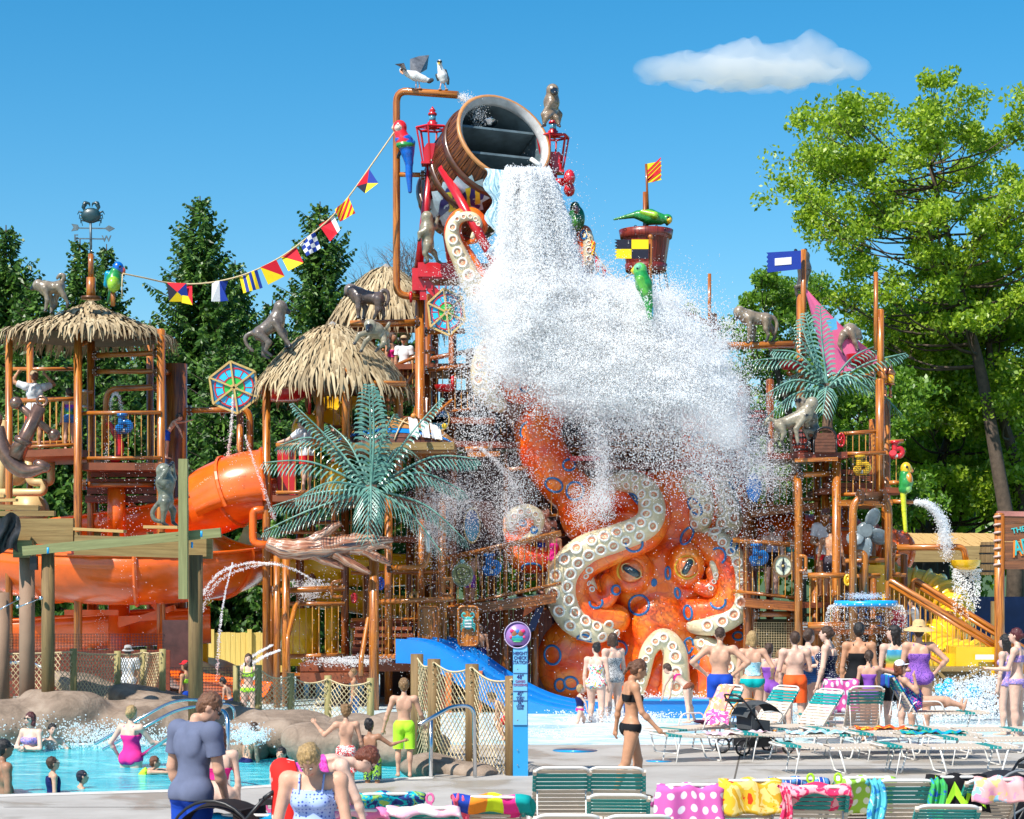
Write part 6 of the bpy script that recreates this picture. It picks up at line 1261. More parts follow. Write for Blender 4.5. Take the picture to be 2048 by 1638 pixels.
# ================================================================ WHEEL PANELS, COMPASS, MEDALLION, PORTHOLES
def disc(T_,cx,cy,r0,r1,d,mat,name,a0=0,a1=360,sq=1,n_=24,th=.03):
    mb=MB(); A=np.radians(np.linspace(a0,a1,n_)); k=d/F; vs=[]
    for a in A:
        for r_ in(r0,r1):
            for dy in(0,th): vs.append(P(cx+r_*cos(a)*sq,cy+r_*sin(a),d)+V(0,dy,0))
    fs=[]
    for i in range(n_-1): j=i*4; fs+=[(j,j+4,j+6,j+2),(j+1,j+3,j+7,j+5),(j+2,j+6,j+7,j+3),(j,j+1,j+5,j+4)]
    fs+=[(0,2,3,1),(4*n_-4,4*n_-3,4*n_-1,4*n_-2)]; mb.add(vs,fs); return T_.part(name,mb,mat)
M_CY2=plain((.02,.5,.85),.25,.1,3,coat=.4); M_GR2=plain((.03,.5,.06),.3,.1,3,coat=.3); M_SP=plain((.55,.38,.13),.4,.2,8)
def wheel(label,cx,cy,r,d,sq=1):
    T_=Thing('wheel_panel',label,'panel',P(cx,cy+r,d),'ship wheel panels'); vs=[(cx+r*1.32*sq*cos(radians(60*i-98)),cy+r*1.32*sin(radians(60*i-98))) for i in range(6)]
    mb=MB(); c=[P(x,y,d+.05) for x,y in vs]; mb.add(c+[p+V(0,.05,0) for p in c],[tuple(range(6))[::-1],tuple(range(6,12))]+[(i,(i+1)%6,(i+1)%6+6,i+6) for i in range(6)]); T_.part('backboard',mb,plain((.02,.2,.4),.3,.2,coat=.3))
    disc(T_,cx,cy,r*.93,r*1.0,d+.01,M_REDP,'ring',sq=sq); disc(T_,cx,cy,r*.5,r*.56,d+.01,M_REDP,'ring',sq=sq); disc(T_,cx,cy,r*.16,r*.5,d+.02,M_GR2,'inner_ring',sq=sq); disc(T_,cx,cy,.5,r*.11,d,M_BLUE,'hub',sq=sq); disc(T_,cx,cy,r*.11,r*.19,d-.01,M_SP,'hub_ring',sq=sq)
    for i in range(12): disc(T_,cx,cy,r*.57,r*.92,d+.02,M_CY2,'segment',30*i+2,30*i+28,sq,6); disc(T_,cx,cy,r*.57,r*.92,d+.012,M_REDP,'divider',30*i-1.6,30*i+1.6,sq,2)
    for i in range(6): mb=MB(); mb.beam(P(cx,cy,d-.015),P(*vs[i],d-.015),.04,.03,V(0,1,0)); T_.part('spoke',mb,M_SP); mb=MB(); mb.beam(P(*vs[i],d+.03),P(*vs[(i+1)%6],d+.03),.045,.03,V(0,1,0)); T_.part('edge_strip',mb,M_SP)
wheel('round blue and green ship wheel panel left of the round thatched roof',468,775,40,44.2); wheel('ship wheel panel half lost in the spray right of the tall posts',893,624,36,45.0,.85); wheel('small dim wheel disc at the back of the middle tower deck',829,1192,7,45.2)
T_=Thing('compass','cream compass dial on the railing right of the octopus','compass',P(1566,1156,43.2)); d=43.2
disc(T_,1566,1132,.5,19,d,plain((.62,.64,.48),.4,.1,4),'dial',sq=.85); disc(T_,1566,1132,18.5,23,d-.02,plain((.25,.15,.08),.3,.2,6,metal=.5),'rim',sq=.85,th=.08)
for i in range(16): a=radians(22.5*i); mb=MB(); L_=15 if i%4==0 else 10; mb.beam(P(1566+3*cos(a),1132+3*sin(a),d-.01),P(1566+L_*.85*cos(a),1132+L_*sin(a),d-.01),.018,.012,V(0,1,0)); T_.part('point',mb,M_GREYP)
mb=MB(); mb.prism([(-.04,0),(0,.2),(.04,0),(0,-.2)],-.03,-.015,Matrix.Translation(P(1566,1132,d))); T_.part('needle',mb,M_BLACK); mb=MB(); mb.ball(P(1566,1132,d-.03),.03,8,5); T_.part('pin',mb,M_SP)
T_=Thing('medallion','weathered olive shield medallion on the left walkway railing','medallion',P(925,1175,43.4)); d=43.4; M_OL=plain((.28,.27,.1),.6,.3,8,bmp=.3)
disc(T_,925,1149,.3,24,d,M_OL,'plate',sq=.88,th=.06); disc(T_,925,1149,22,25,d-.02,plain((.2,.22,.15),.5,.2),'rim',sq=.88,th=.08); mb=MB(); mb.ball(P(925,1123,d),(.06,.04,.05),8,6); T_.part('knob',mb,plain((.15,.3,.3),.4))
for pl in([(912,1140),(915,1155),(928,1160),(940,1150),(938,1138),(922,1134),(912,1140)],[(918,1160),(932,1172)],[(930,1162),(920,1172)],[(915,1150),(942,1143)],[(925,1138),(920,1146),(925,1152),(931,1146),(925,1138)]): mb=MB(); mb.tube([P(x,y,d-.01) for x,y in pl],.012,5); T_.part('engraving',mb,plain((.1,.09,.04),.6))
m,n,b=newmat('porthole_glass'); sp_=n.nodes.new('ShaderNodeSeparateXYZ'); n.links.new(coords(n,'Generated'),sp_.inputs[0]); n.links.new(ramp(n,sp_.outputs['Z'],[(.0,(.0,.3,.45)),(.45,(.01,.25,.5)),(.9,(.03,.05,.3))]),b.inputs['Base Color']); b.inputs['Roughness'].default_value=.1; b.inputs['Coat Weight'].default_value=1; M_PORT=m
for cx,cy,rx,ry,d,lab in((944,1051,15,33,44.9,'oval blue porthole window in the dark wall left of the curled tentacle'),(893,1022,14,34,45.2,'oval blue porthole partly behind the palm fronds'),(880,838,17,22,46,'upper oval blue porthole behind the rowboat end')):
    T_=Thing('porthole',lab,'porthole',P(cx,cy+ry,d),'oval portholes'); disc(T_,cx,cy,.5,ry,d,M_PORT,'glass',sq=rx/ry); disc(T_,cx,cy,ry*.97,ry*1.1,d-.04,M_SP,'frame',sq=rx/ry*1.03,th=.1)
# crab emblem on the wooden panel
T_=Thing('crab_emblem','teal crab emblem with lettering on the second wooden panel','emblem',P(936,1260,42.6)); d=42.6; M_TEAL=plain((.05,.45,.42),.4,.15)
mb=MB(); mb.ball(P(936,1246,d),(.12,.025,.14),14,8); T_.part('crab_body',mb,M_TEAL)
for sg in(-1,1):
    mb=MB(); mb.tube(catmull([P(936+sg*7,1236,d),P(936+sg*12,1232,d),P(936+sg*9,1226,d),P(936+sg*5,1229,d)],4),.022,6); T_.part('claw',mb,M_TEAL)
    for k in range(3): mb=MB(); mb.tube([P(936+sg*8,1246+4*k,d),P(936+sg*14,1248+5*k,d),P(936+sg*12,1254+5*k,d)],.012,5); T_.part('crab_leg',mb,M_TEAL)
for k in range(3): mb=MB(); mb.box(P(936,1241+6*k,d)-V(0,.035,0),(.15,.01,.035)); T_.part('lettering',mb,M_WHITE)
# water guns in net cages
def gun(label,cx,cy,d,mat,net=True,s=1):
    T_=Thing('water_gun',label,'water gun',P(cx,cy+22*s,d),'water guns on the railings'); k=s
    mb=MB(); mb.tube(catmull([P(cx-2*k,cy-22*k,d),P(cx-3*k,cy-12*k,d),P(cx-3*k,cy-2*k,d)],4),.085*s,10); mb.lathe([(.13*s,-.03),(.13*s,.03)],P(cx-2*k,cy-22*k,d),seg=12); T_.part('riser',mb,mat)
    mb=MB(); mb.tube(catmull([P(cx-5*k,cy-3*k,d),P(cx+8*k,cy-7*k,d),P(cx+16*k,cy+1*k,d),P(cx+12*k,cy+11*k,d),P(cx,cy+12*k,d),P(cx-6*k,cy+8*k,d)],4),.075*s,10); T_.part('elbow',mb,mat)
    mb=MB(); mb.tube([P(cx-6*k,cy+14*k,d),P(cx-8*k,cy+4*k,d-.1)],.1*s,10); T_.part('barrel',mb,mat); mb=MB(); mb.ball(P(cx+1*k,cy+12*k,d-.08),.05*s,10,6); T_.part('nozzle',mb,M_WHITE)
    if net: mesh_panel(T_,cx-22*k,cy-24*k,cx+18*k,cy+30*k,d-.2)
def mesh_panel(T_,x0,y0,x1,y1,d,step=4,mat=None,r=.006):
    mb=MB(); x=x0
    while x<=x1+.1: mb.tube([P(x,y0,d),P(x,y1,d)],r,3,caps=False); x+=step
    y=y0
    while y<=y1+.1: mb.tube([P(x0,y,d),P(x1,y,d)],r,3,caps=False); y+=step
    o=T_.part('net',mb,mat or M_BLACK); o['kind']='stuff'
gun('blue water gun behind black mesh on the left walkway railing',981,1132,43.5,M_BLUE); gun('blue water gun behind black mesh beside the compass',1515,1112,43.4,M_BLUE); gun('yellow water gun behind mesh on the upper right deck railing',1722,933,43.2,M_YEL,True,.9); gun('blue water gun on the left tower railing under its fountain arc',246,850,43.1,M_BLUE,True,.9)
gun('red water gun at the small corner balcony of the right tower',1792,902,43.4,M_REDP,False,.8); gun('small red water gun low by the long stair',1795,1240,42.3,M_REDP,False,.8)
for cx,cy,r,d,mat,lab in((761,1167,8,42.9,plain((.02,.06,.35),.3),'small dark blue valve wheel on the front pipe post'),(708,1196,6,43.2,M_REDP,'small red valve wheel left of the blue one'),(1682,880,9,43.6,M_REDP,'red valve wheel right of the treasure chest'),(1695,1160,7,42.6,M_YEL,'small yellow ring on the right tower railing')):
    T_=Thing('valve_wheel',lab,'valve wheel',P(cx,cy+r,d),'valve wheels'); mb=MB(); k=d/F; mb.tube([P(cx+r*.75*cos(a),cy+r*1.4*sin(a),d) for a in np.linspace(0,6.28,20)[:-1]],.028,7,closed=True); T_.part('rim',mb,mat)
    for a in(0,60,120): a=radians(a); mb=MB(); mb.tube([P(cx-r*.7*cos(a),cy-r*1.3*sin(a),d),P(cx+r*.7*cos(a),cy+r*1.3*sin(a),d)],.015,5); T_.part('spoke',mb,mat)
# red, blue and yellow tipping dishes
def dish(label,cx,cy,w_,h_,d,mat,dep=.35,pole=None,name='tipping_dish'):
    T_=Thing(name,label,'water dish',P(cx,cy+h_/2,d)); k=d/F; mb=MB(); mb.lathe([(w_*.5*k,h_*.5*k),(w_*.46*k,0),(w_*.3*k,-h_*.45*k),(.01,-h_*.5*k)],P(cx,cy,d),seg=24,caps=False); mb.lathe([(.01,-h_*.44*k),(w_*.28*k,-h_*.38*k),(w_*.44*k,.0),(w_*.5*k,h_*.5*k)],P(cx,cy,d),seg=24,caps=False); T_.part('bowl',mb,mat)
    if pole: mb=MB(); mb.tube([P(*pole[0]),P(*pole[1])],.035,8); T_.part('bracket',mb,M_REDP)
dish('red canopy dish left under the round thatched roof',568,793,96,22,44.5,M_REDP,pole=((619,760,44.5),(619,830,44.5))); dish('red dish in front of the rear railing near the spray',890,777,44,14,45.2,M_REDP,pole=((905,752,45.2),(905,778,45.2)))
dish('red dish at the left of the right palm, pouring a thread of water',1586,732,62,16,44.7,M_REDP); dish('red dish behind the palm under the pink sail',1722,722,60,26,44.9,M_REDP); dish('yellow half bowl hanging from the pipe end at right',1931,1130,61,20,43.5,M_YEL)
T_=Thing('blue_dish','flat bright blue dish shedding a ring of drips','water dish',P(1732,1213,42)); mb=MB(); k=42/F; mb.lathe([(.02,-.03),(.62,-.05),(.66,-.05),(.66,.06),(.62,.06),(.6,0),(.02,0)],P(1732,1207,42),seg=36,caps=False); T_.part('bowl',mb,M_CYAN)
mb=MB(); [mb.ball(P(1732,1208,42)+V(.665*cos(a),.665*sin(a),0),.016,6,4) for a in np.linspace(0,6.28,25)[:-1]]; T_.part('studs',mb,M_WHITE)
mb=MB(); mb.ball(P(1508,975,43.8)-V(0,0,0),(.18,.15,.32),12,8); mb.tube([P(1508,990,43.8),P(1513,1004,43.8)],[.12,.02],10); single('blue_funnel',mb,M_BLUE,'blue funnel hanging at the right edge of the spray','funnel')

# ================================================================ SHIP'S PROPELLER, BOAT, CHEST, BARRELS, ANCHOR, DRIFTWOOD, SAIL, LANTERN
M_PROP=plain((.16,.2,.22),.25,.3,6,coat=.4)
T_=Thing('ship_propeller','big grey ship propeller mounted inside the right tower','propeller',P(1730,1115,43.2)); d=43.2; c0=P(1731,1061,d)
mb=MB(); mb.lathe([(.17,.25),(.19,0),(.15,-.06),(.08,-.08),(.01,-.06)],c0,V(0,-1,0)*-1,20,caps=False); mb.tube([c0+V(0,.3,0),c0+V(0,-.08,0)],.14,16); T_.part('hub',mb,M_PROP)
for a,l in((100,.42),(-25,.42),(215,.36),(-95,.5)):
    t=radians(a if a!=100 else 60); u=V(cos(t),0,sin(t)); mid=c0+u*l*.75; R=Matrix.Rotation(-t,3,'Y')@Matrix.Rotation(radians(35),3,'X'); mb=MB(); mb.ball(mid,(l*.55,.05,.2),16,8,R); T_.part('blade',mb,M_PROP)
T_=Thing('rowboat','overturned wooden rowboat with a blue band, moored on the beam of the middle tower','boat',P(790,886,43)); d=43
def hull(u,a,R=1):  # u 0..1 along, a 0..pi around
    x=665+240*u; w_=(sin(pi*min(1,max(0,u*.96+.02))))**.55; z=Z(885,d)+ (.62*sin(a)*w_); return V(X(x,d)+ (0),d+.45-.7*cos(a)*w_*.9,z-.05+.25*(u-.5)**2*0)
m,n,b=newmat('hull_planks'); v=coords(n,'UV',(2,60,1)); c=ramp(n,noise_(n,coords(n,'UV',(1.5,30,1)),1,4,.6,.4),[(.35,(.3,.12,.03)),(.7,(.55,.28,.09))]); n.links.new(c,b.inputs['Base Color']); b.inputs['Roughness'].default_value=.35; M_HULL=m
M_HD=plain((.14,.045,.02),.35,.4,9,coat=.3)
strakes=[(0.02,.24,M_HD),(.25,.42,M_HD),(.43,.62,M_BLUE),(.63,.85,M_HULL),(.86,1.1,M_HULL),(1.11,1.4,M_HULL),(1.41,1.9,M_HULL),(1.91,3.1,M_HD)]
for a0,a1,mt in strakes: mb=MB(); mb.grid(lambda u,v_:hull(u,a0+(a1-a0)*v_)+V(0,-.015*(1-v_),.0),24,2); T_.part('strake',mb,mt)
mb=MB(); mb.tube([hull(.02,a) for a in np.linspace(.02,3.1,14)],.035,6); T_.part('transom_rim',mb,M_SP)
mb=MB(); 
for i in range(16):
    u0=.17+i*.02
    mb.tube([hull(u0,a)+V(.06*sin(a*9+i*pi),-.03,.03) for a in np.linspace(.1,1.9,20)],.012,3,caps=False)
o=T_.part('cargo_net',mb,M_BLACK); o['kind']='stuff'
for a,b_ in(((.1,1.0),(.02,.4)),((.45,1.2),(.9,.2)),((.62,1.3),(.52,.1))): mb=MB(); mb.tube([hull(a[0]+(b_[0]-a[0])*k/8,a[1]+(b_[1]-a[1])*k/8)+V(0,-.03,.03) for k in range(9)],.016,5); T_.part('mooring_rope',mb,M_ROPE)
for px,py,mt,lab in((770,866,M_YEL,'yellow ball float beside the palm on the rowboat'),(889,852,M_YEL,'yellow ball float at the right end of the rowboat'),(827,832,plain((.7,.25,.05),.4),'orange ball float on the rope atop the rowboat')): mb=MB(); mb.ball(P(px,py,42.4),.06,12,8); single('ball_float',mb,mt,lab,'float')
T_=Thing('towel','white towels hung over the right part of the rowboat','towel',P(850,880,42.2))
for u0,w_ in((.62,.08),(.72,.07),(.8,.09)): mb=MB(); mb.grid(lambda u,v_:hull(u0+w_*u+.03*v_,1.5-1.25*v_)+V(.02*sin(u*12),-.05-.02*cos(u*14),.03),8,8); T_.part('fold',mb,plain((.72,.72,.75),.9,.1,bmp=.2,bscale=9))
# treasure chest
T_=Thing('treasure_chest','round lidded plank treasure chest on the right tower deck','chest',P(1652,906,43.1)); d=43.1; k=d/F; cx=P(1650,905,d)
mb=MB(); mb.box(cx+V(0,.35,.15),(.46,.7,.3)); T_.part('box',mb,M_HD)
for i in range(7):
    a0,a1=pi*i/7+.03,pi*(i+1)/7-.03; pr_=[(.23*cos(a0),.23*sin(a0)),(.23*cos(a1),.23*sin(a1)),(.2*cos(a1),.2*sin(a1)),(.2*cos(a0),.2*sin(a0))]; mb=MB(); mb.prism(pr_,-.02,.72,Matrix.Translation(cx+V(0,0,.3))); T_.part('lid_plank',mb,M_HD)
for i in range(6): mb=MB(); mb.box(cx+V(0,-.015,.04+.07*i),(.44-.02*max(0,i-3)*2,.03,.062)); T_.part('end_plank',mb,M_HD)
for y in(.0,.34,.68): mb=MB(); mb.tube([cx+V(.245*cos(a),y-.02,.3+.245*sin(a)) for a in np.linspace(0,pi,12)],.022,5); mb.tube([cx+V(.245,y-.02,.3),cx+V(.245,y-.02,0)],.022,5); mb.tube([cx+V(-.245,y-.02,.3),cx+V(-.245,y-.02,0)],.022,5); T_.part('iron_band',mb,M_BLACK)
def barrel(label,cx_,yb,hpx,wpx,d,mat,rot=None):
    T_=Thing('barrel',label,'barrel',P(cx_,yb,d)); k=d/F; h=hpx*k; r=wpx*k/2; me_=None
    for i in range(14):
        a=2*pi*i/14
        if me_ is None:
            mb=MB(); hw=r*sin(pi/14)*.95; prf=[(0,.86),(.3,.98),(.5,1),(.7,.98),(1,.86)]; vs=[]
            for t,f_ in prf: vs+=[V(-hw*f_,-r*f_,h*t),V(hw*f_,-r*f_,h*t),V(hw*f_,-r*f_+.03,h*t),V(-hw*f_,-r*f_+.03,h*t)]
            mb.add(vs,[(i_*4+j,i_*4+(j+1)%4,(i_+1)*4+(j+1)%4,(i_+1)*4+j) for i_ in range(4) for j in range(4)]+[(3,2,1,0),(16,17,18,19)]); me_=mb.mesh('stave',mat,V(0,0,0))
        o=link('stave',me_,T_.o,V(0,0,0)); o.rotation_euler=(0,0,a)
    for t,f_ in((.12,.93),(.35,1.0),(.65,1.0),(.88,.93)): mb=MB(); mb.lathe([(r*f_+.004,-.02),(r*f_+.012,.02)],T_.base+V(0,0,h*t),seg=20,caps=False); T_.part('hoop',mb,M_BLACK)
    mb=MB(); mb.lathe([(r*.85,h-.03),(r*.85,h-.02)],T_.base,seg=16); T_.part('lid',mb,mat)
barrel('dark red barrel behind the grappling baboons',1607,905,44,44,44.4,M_NEST); barrel('dark barrel seen through the spray above the right walkway',1512,870,48,50,46,M_NEST); barrel('weathered grey barrel under the pale timber roof',1981,1150,66,44,52,M_POSTB)
# anchor
M_BRZ=plain((.24,.13,.09),.28,.55,5,metal=.55,coat=.4,bmp=.2,bscale=12); d=41
T_=Thing('anchor','huge bronze anchor leaning at the far left edge','anchor',P(20,950,d))
mb=MB(); mb.tube([P(30,915,d),P(48,880,d),P(80,812,d)],[.2,.15,.14],8); T_.part('shank',mb,M_BRZ); mb=MB(); mb.lathe([(.18,-.06),(.2,0),(.18,.06)],P(46,882,d),P(80,812,d)-P(30,915,d),12); T_.part('collar',mb,M_BRZ)
mb=MB(); mb.tube([P(32,806,d-.1),P(108,870,d+.15)],.075,10); mb.ball(P(32,806,d-.1),.13,12,8); mb.ball(P(108,870,d+.15),.13,12,8); T_.part('stock',mb,M_BRZ)
mb=MB(); mb.tube(catmull([P(0,852,d),P(4,890,d),P(25,925,d),P(52,943,d),P(90,935,d)],5),[.08+.1*sin(pi*i/20) for i in range(21)],10); T_.part('arm',mb,M_BRZ)
for p_,q_ in((P(-6,845,d),(.1,.12,.2)),(P(84,932,d),(.2,.1,.12))): mb=MB(); mb.ball(p_,q_,10,6,Matrix.Rotation(.4,3,'Y')); T_.part('fluke',mb,M_BRZ)
mb=MB(); mb.tube([P(84+10*cos(a),802+9*sin(a),d) for a in np.linspace(0,6.28,14)[:-1]],.03,6,closed=True); T_.part('shackle',mb,M_BRZ)
# driftwood
m,n,b=newmat('striped_driftwood'); v=coords(n,'UV',(7,.7,1)); f=noise_(n,v,1.6,3,.5,1.2); n.links.new(ramp(n,f,[(.3,(.02,.02,.035)),(.4,(.12,.05,.03)),(.5,(.42,.15,.07)),(.6,(.55,.38,.27)),(.7,(.1,.07,.08))]),b.inputs['Base Color']); b.inputs['Roughness'].default_value=.2; b.inputs['Coat Weight'].default_value=.6; bump(n,b,f,1,.05); M_DRIFT=m
d=41.3; T_=Thing('driftwood','long glossy striped driftwood log with forked branches mounted before the palm','driftwood',P(660,1110,d))
for pts in([(534,1086,12),(575,1098,22),(640,1096,22),(700,1088,20),(745,1082,14),(787,1080,4)],[(610,1092,16),(645,1070,11),(665,1055,9),(683,1046,4)],[(700,1095,15),(725,1098,12),(760,1090,8),(782,1096,3)],[(620,1105,12),(655,1122,10),(688,1136,4)],[(670,1105,14),(700,1125,10),(742,1147,4)],[(725,1100,10),(755,1115,9),(780,1126,4)],[(690,1085,14),(715,1078,13),(740,1084,5)]):
    c=catmull([P(x,y,d) for x,y,r_ in pts],5); n_=len(c); rr=[]
    for i in range(n_): u=i/(n_-1)*(len(pts)-1); j=min(int(u),len(pts)-2); rr.append((pts[j][2]+(pts[j+1][2]-pts[j][2])*(u-j))*d/F*(1+.09*sin(i*1.9)))
    mb=MB(); mb.tube(c,rr,12); T_.part('branch',mb,M_DRIFT)
# sail
T_=Thing('sail','torn pink sail with a blue patch behind the right palm','sail',P(1680,730,45.6)); 
mb=MB(); A0,B0,C0=P(1608,572,45.4),P(1768,722,46.0),P(1655,752,44.9); mb.grid(lambda u,v_:A0.lerp(B0,v_).lerp(A0.lerp(C0,v_),u)+V(0,.25*sin(u*3.1)*v_+.05*sin(u*16)*v_,-.1*sin(v_*3.1)*(1-u)),10,16); T_.part('cloth',mb,plain((.85,.16,.32),.7,.1,2))
mb=MB(); c=P(1663,650,45.2); mb.prism([(-.13,.1),(.1,.16),(.13,-.1),(-.02,-.13)],-.03,-.01,Matrix.Translation(c)); T_.part('patch',mb,plain((.08,.4,.65),.7))
# hanging lanterns at right
for px,lab in((1781,'front brass lantern with amber glass hanging right of the right tower'),(1771,'rear brass lantern with amber glass, half behind the front one')):
    d=44.4 if px==1781 else 45; T_=Thing('ship_lantern',lab,'lantern',P(px,778,d),'brass lanterns'); M_BR=plain((.5,.2,.1),.2,.3,6,metal=.7)
    mb=MB(); mb.lathe([(.1,.2),(.12,.24),(.06,.34),(.02,.42)],P(px,768,d),seg=14); mb.tube([P(px,738,d),P(px,722,d)],.015,6); T_.part('cap',mb,M_BR); mb=MB(); mb.lathe([(.085,0),(.095,.2)],P(px,768,d),seg=14); T_.part('amber_glass',mb,plain((.85,.4,.02),.15,.1,coat=1)); mb=MB(); mb.lathe([(.1,-.02),(.1,.01)],P(px,768,d),seg=14); mb.tube([P(px,768,d),P(px,795,d)],.03,8); mb.ball(P(px,792,d),.05,8,6); T_.part('base',mb,M_BR)

# ================================================================ METAL PALMS
m,n,b=newmat('palm_leaf_metal'); v=coords(n); n.links.new(ramp(n,noise_(n,v,5,3),[(.3,(.055,.18,.15)),(.7,(.2,.38,.31))]),b.inputs['Base Color']); b.inputs['Roughness'].default_value=.33; b.inputs['Coat Weight'].default_value=.2; M_PALM=m
m,n,b=newmat('palm_trunk'); v=coords(n,'UV',(10,3,1)); f=noise_(n,v,2,5,.7,.5); n.links.new(ramp(n,f,[(.35,(.05,.03,.02)),(.7,(.25,.15,.09))]),b.inputs['Base Color']); b.inputs['Roughness'].default_value=.8; bump(n,b,f,1,.04); M_PTR=m
def palm(label,cx,cy,d,ytr,fronds,tr=14,lean=0,Lf=46):
    T_=Thing('metal_palm',label,'palm',P(cx+lean,ytr,d),'metal palms'); c0=P(cx,cy,d); k=d/F
    mb=MB(); mb.tube(catmull([P(cx+lean,ytr,d),P(cx+lean*.6,(ytr+cy)/2,d),P(cx,cy-8,d)],4),[tr*k*(1.1-.35*i/9) for i in range(9)],12); T_.part('trunk',mb,M_PTR)
    for tx,ty,dy,mx,my in fronds:
        c=catmull([c0+V(0,dy*.1,0),P(mx,my,d+dy*.6),P(tx,ty,d+dy)],9); n_=len(c); mb=MB(); mb.tube(c,[.035*(1-.75*i/n_) for i in range(n_)],5); o=T_.part('frond',mb,M_PALM)
        vs=[];fs=[]; L0=sum((c[i+1]-c[i]).length for i in range(n_-1)); N=int(L0/.092)
        for i in range(2,N):
            s=i/N; u=s*(n_-1); j=min(int(u),n_-2); p=c[j].lerp(c[j+1],u-j); t=(c[j+1]-c[j]).normalized()
            up=V(0,0,1); sd=t.cross(up)
            if sd.length<.25: sd=t.cross(V(0,1,0))
            sd.normalize(); ll=Lf*k*(.35+.75*sin(pi*min(1,s*.8+.17)))*(1.0 if s<.85 else .75)
            for sg in(-1,1):
                q=(sd*sg*.75+t*.75+V(0,-.12,0)).normalized(); dr=ll*.45+(.2*ll*(1-abs(t.z)))
                wv=t.lerp(V(0,0,-1),.3).normalized()*.024*(1.15-s*.4); m1=p+q*ll*.5+V(0,0,-dr*.28); m2=p+q*ll*.85+V(0,0,-dr*.85); a=len(vs)
                e_=p+q*ll*.95+V(0,0,-dr*1.2); vs+=[p-wv*.6,p+wv*.6,m1+wv,m1-wv,m2+wv*.7,m2-wv*.7,e_]; fs+=[(a,a+1,a+2,a+3),(a+3,a+2,a+4,a+5),(a+5,a+4,a+6,a+6)]
        me=bpy.data.meshes.new('leaflets'); me.from_pydata([tuple(v_-T_.base) for v_ in vs],[],[f_[:3] if f_[2]==f_[3] else f_ for f_ in fs]); me.materials.append(M_PALM); q=link('leaflets',me,o); q['kind']='stuff'
palm('big teal metal palm in front of the middle tower, fronds spread like a star',742,978,41.8,1090,[(738,768,.1,741,860),(745,775,-.3,748,870),(585,806,.2,660,880),(560,890,.9,640,880),(526,925,-.2,625,925),(545,1012,.3,640,985),(528,1062,-.3,620,1020),(590,1000,-1.2,660,965),(735,1080,-.9,738,1000),(884,796,.2,820,870),(788,828,-.2,765,880),(955,918,.3,860,915),(930,985,.1,840,945),(934,1084,-.1,850,1010),(884,1106,-.4,815,1020),(820,900,1.1,790,900),(660,850,.8,700,890),(742,1040,-1.3,742,975)],15,4)
palm('teal metal palm on the right tower in front of the pink sail',1655,775,44.2,900,[(1640,610,.1,1645,690),(1610,625,.2,1628,695),(1585,655,-.1,1615,700),(1545,700,.1,1600,710),(1498,722,.2,1585,720),(1530,790,-.1,1590,760),(1525,845,-.3,1585,790),(1645,830,-1.0,1652,780),(1757,690,.3,1705,715),(1812,706,0,1730,728),(1770,768,-.1,1715,748),(1805,830,.2,1735,768),(1740,780,-.5,1695,750),(1600,640,.7,1620,700),(1560,765,.6,1610,745)],11,0,36)

# ================================================================ RED SIGN, HEIGHT SIGN, TIMBER, ROPE NETS, RAILS
M_SIGNW=timber('sign_boards',(.08,.03,.015),(.3,.11,.04),14,1.2,.5)
T=Thing('rope_sign','hanging wooden board sign with cut off teal, orange and yellow lettering at the right edge','sign',V(X(1999,41),41,-.3)); d=41
mb=MB(); mb.tube([V(X(1999,d),d,-.3),P(1999,1030,d)],.105,12); mb.ball(P(1999,1029,d),(.11,.11,.04),10,5); T.part('post',mb,M_PIPE)
for i in range(6): mb=MB(); mb.box((X(2075,d)+.02*(i%2),d,Z(1037+18.5*i,d)),(1.5,.07,.178)); T.part('board',mb,M_SIGNW)
mb=MB(); mb.beam(P(1994,1027,d),P(2150,1030,d),.12,.1); T.part('top_board',mb,plain((.4,.16,.13),.5,.3))
for i in range(7): mb=MB(); mb.tube([P(1997,1036+16*i,d-.12)+V(.06*cos(a),.11*sin(a)+.1,.05*a/6.28*1.0) for a in np.linspace(0,6.28,10)],.022,5); T.part('rope_lashing',mb,plain((.62,.42,.36),.8,.2,20))
text(T,'THE',2037,1060,d-.05,11,plain((.05,.5,.5),.5),rot=-12); text(T,'ADV',2051,1095,d-.05,34,plain((.75,.2,.02),.5),'lettering',.012,'CENTER',-12,sx=.6)
q=text(T,'ADV',2052,1093,d-.07,30,plain((.03,.42,.42),.5),'lettering',.012,'CENTER',-12,sx=.6)
T=Thing('height_check_sign','tall blue height check station post with a round lilac badge','sign',P(1041,1553,27.2)); d=27.2
mb=MB(); mb.box(((X(1041,d)),d+.02,Z(1425,d)),(.205,.06,1.76)); T.part('post',mb,plain((.02,.3,.62),.3,.06,2,coat=.3)); mb=MB(); mb.box((X(1040.5,d),d-.02,Z(1370,d)),(.19,.02,1.08)); T.part('face_plate',mb,plain((.16,.48,.75),.35,.08,2))
mb=MB(); mb.lathe([(.178,-.03),(.178,.03)],P(1035,1270,d),V(0,1,0),40); T.part('round_badge',mb,plain((.3,.17,.45),.35,.1,3)); mb=MB(); mb.lathe([(.17,-.005),(.178,-.02),(.183,0)],P(1035,1270,d-.03),V(0,1,0),40,caps=False); T.part('badge_rim',mb,plain((.6,.5,.75),.3))
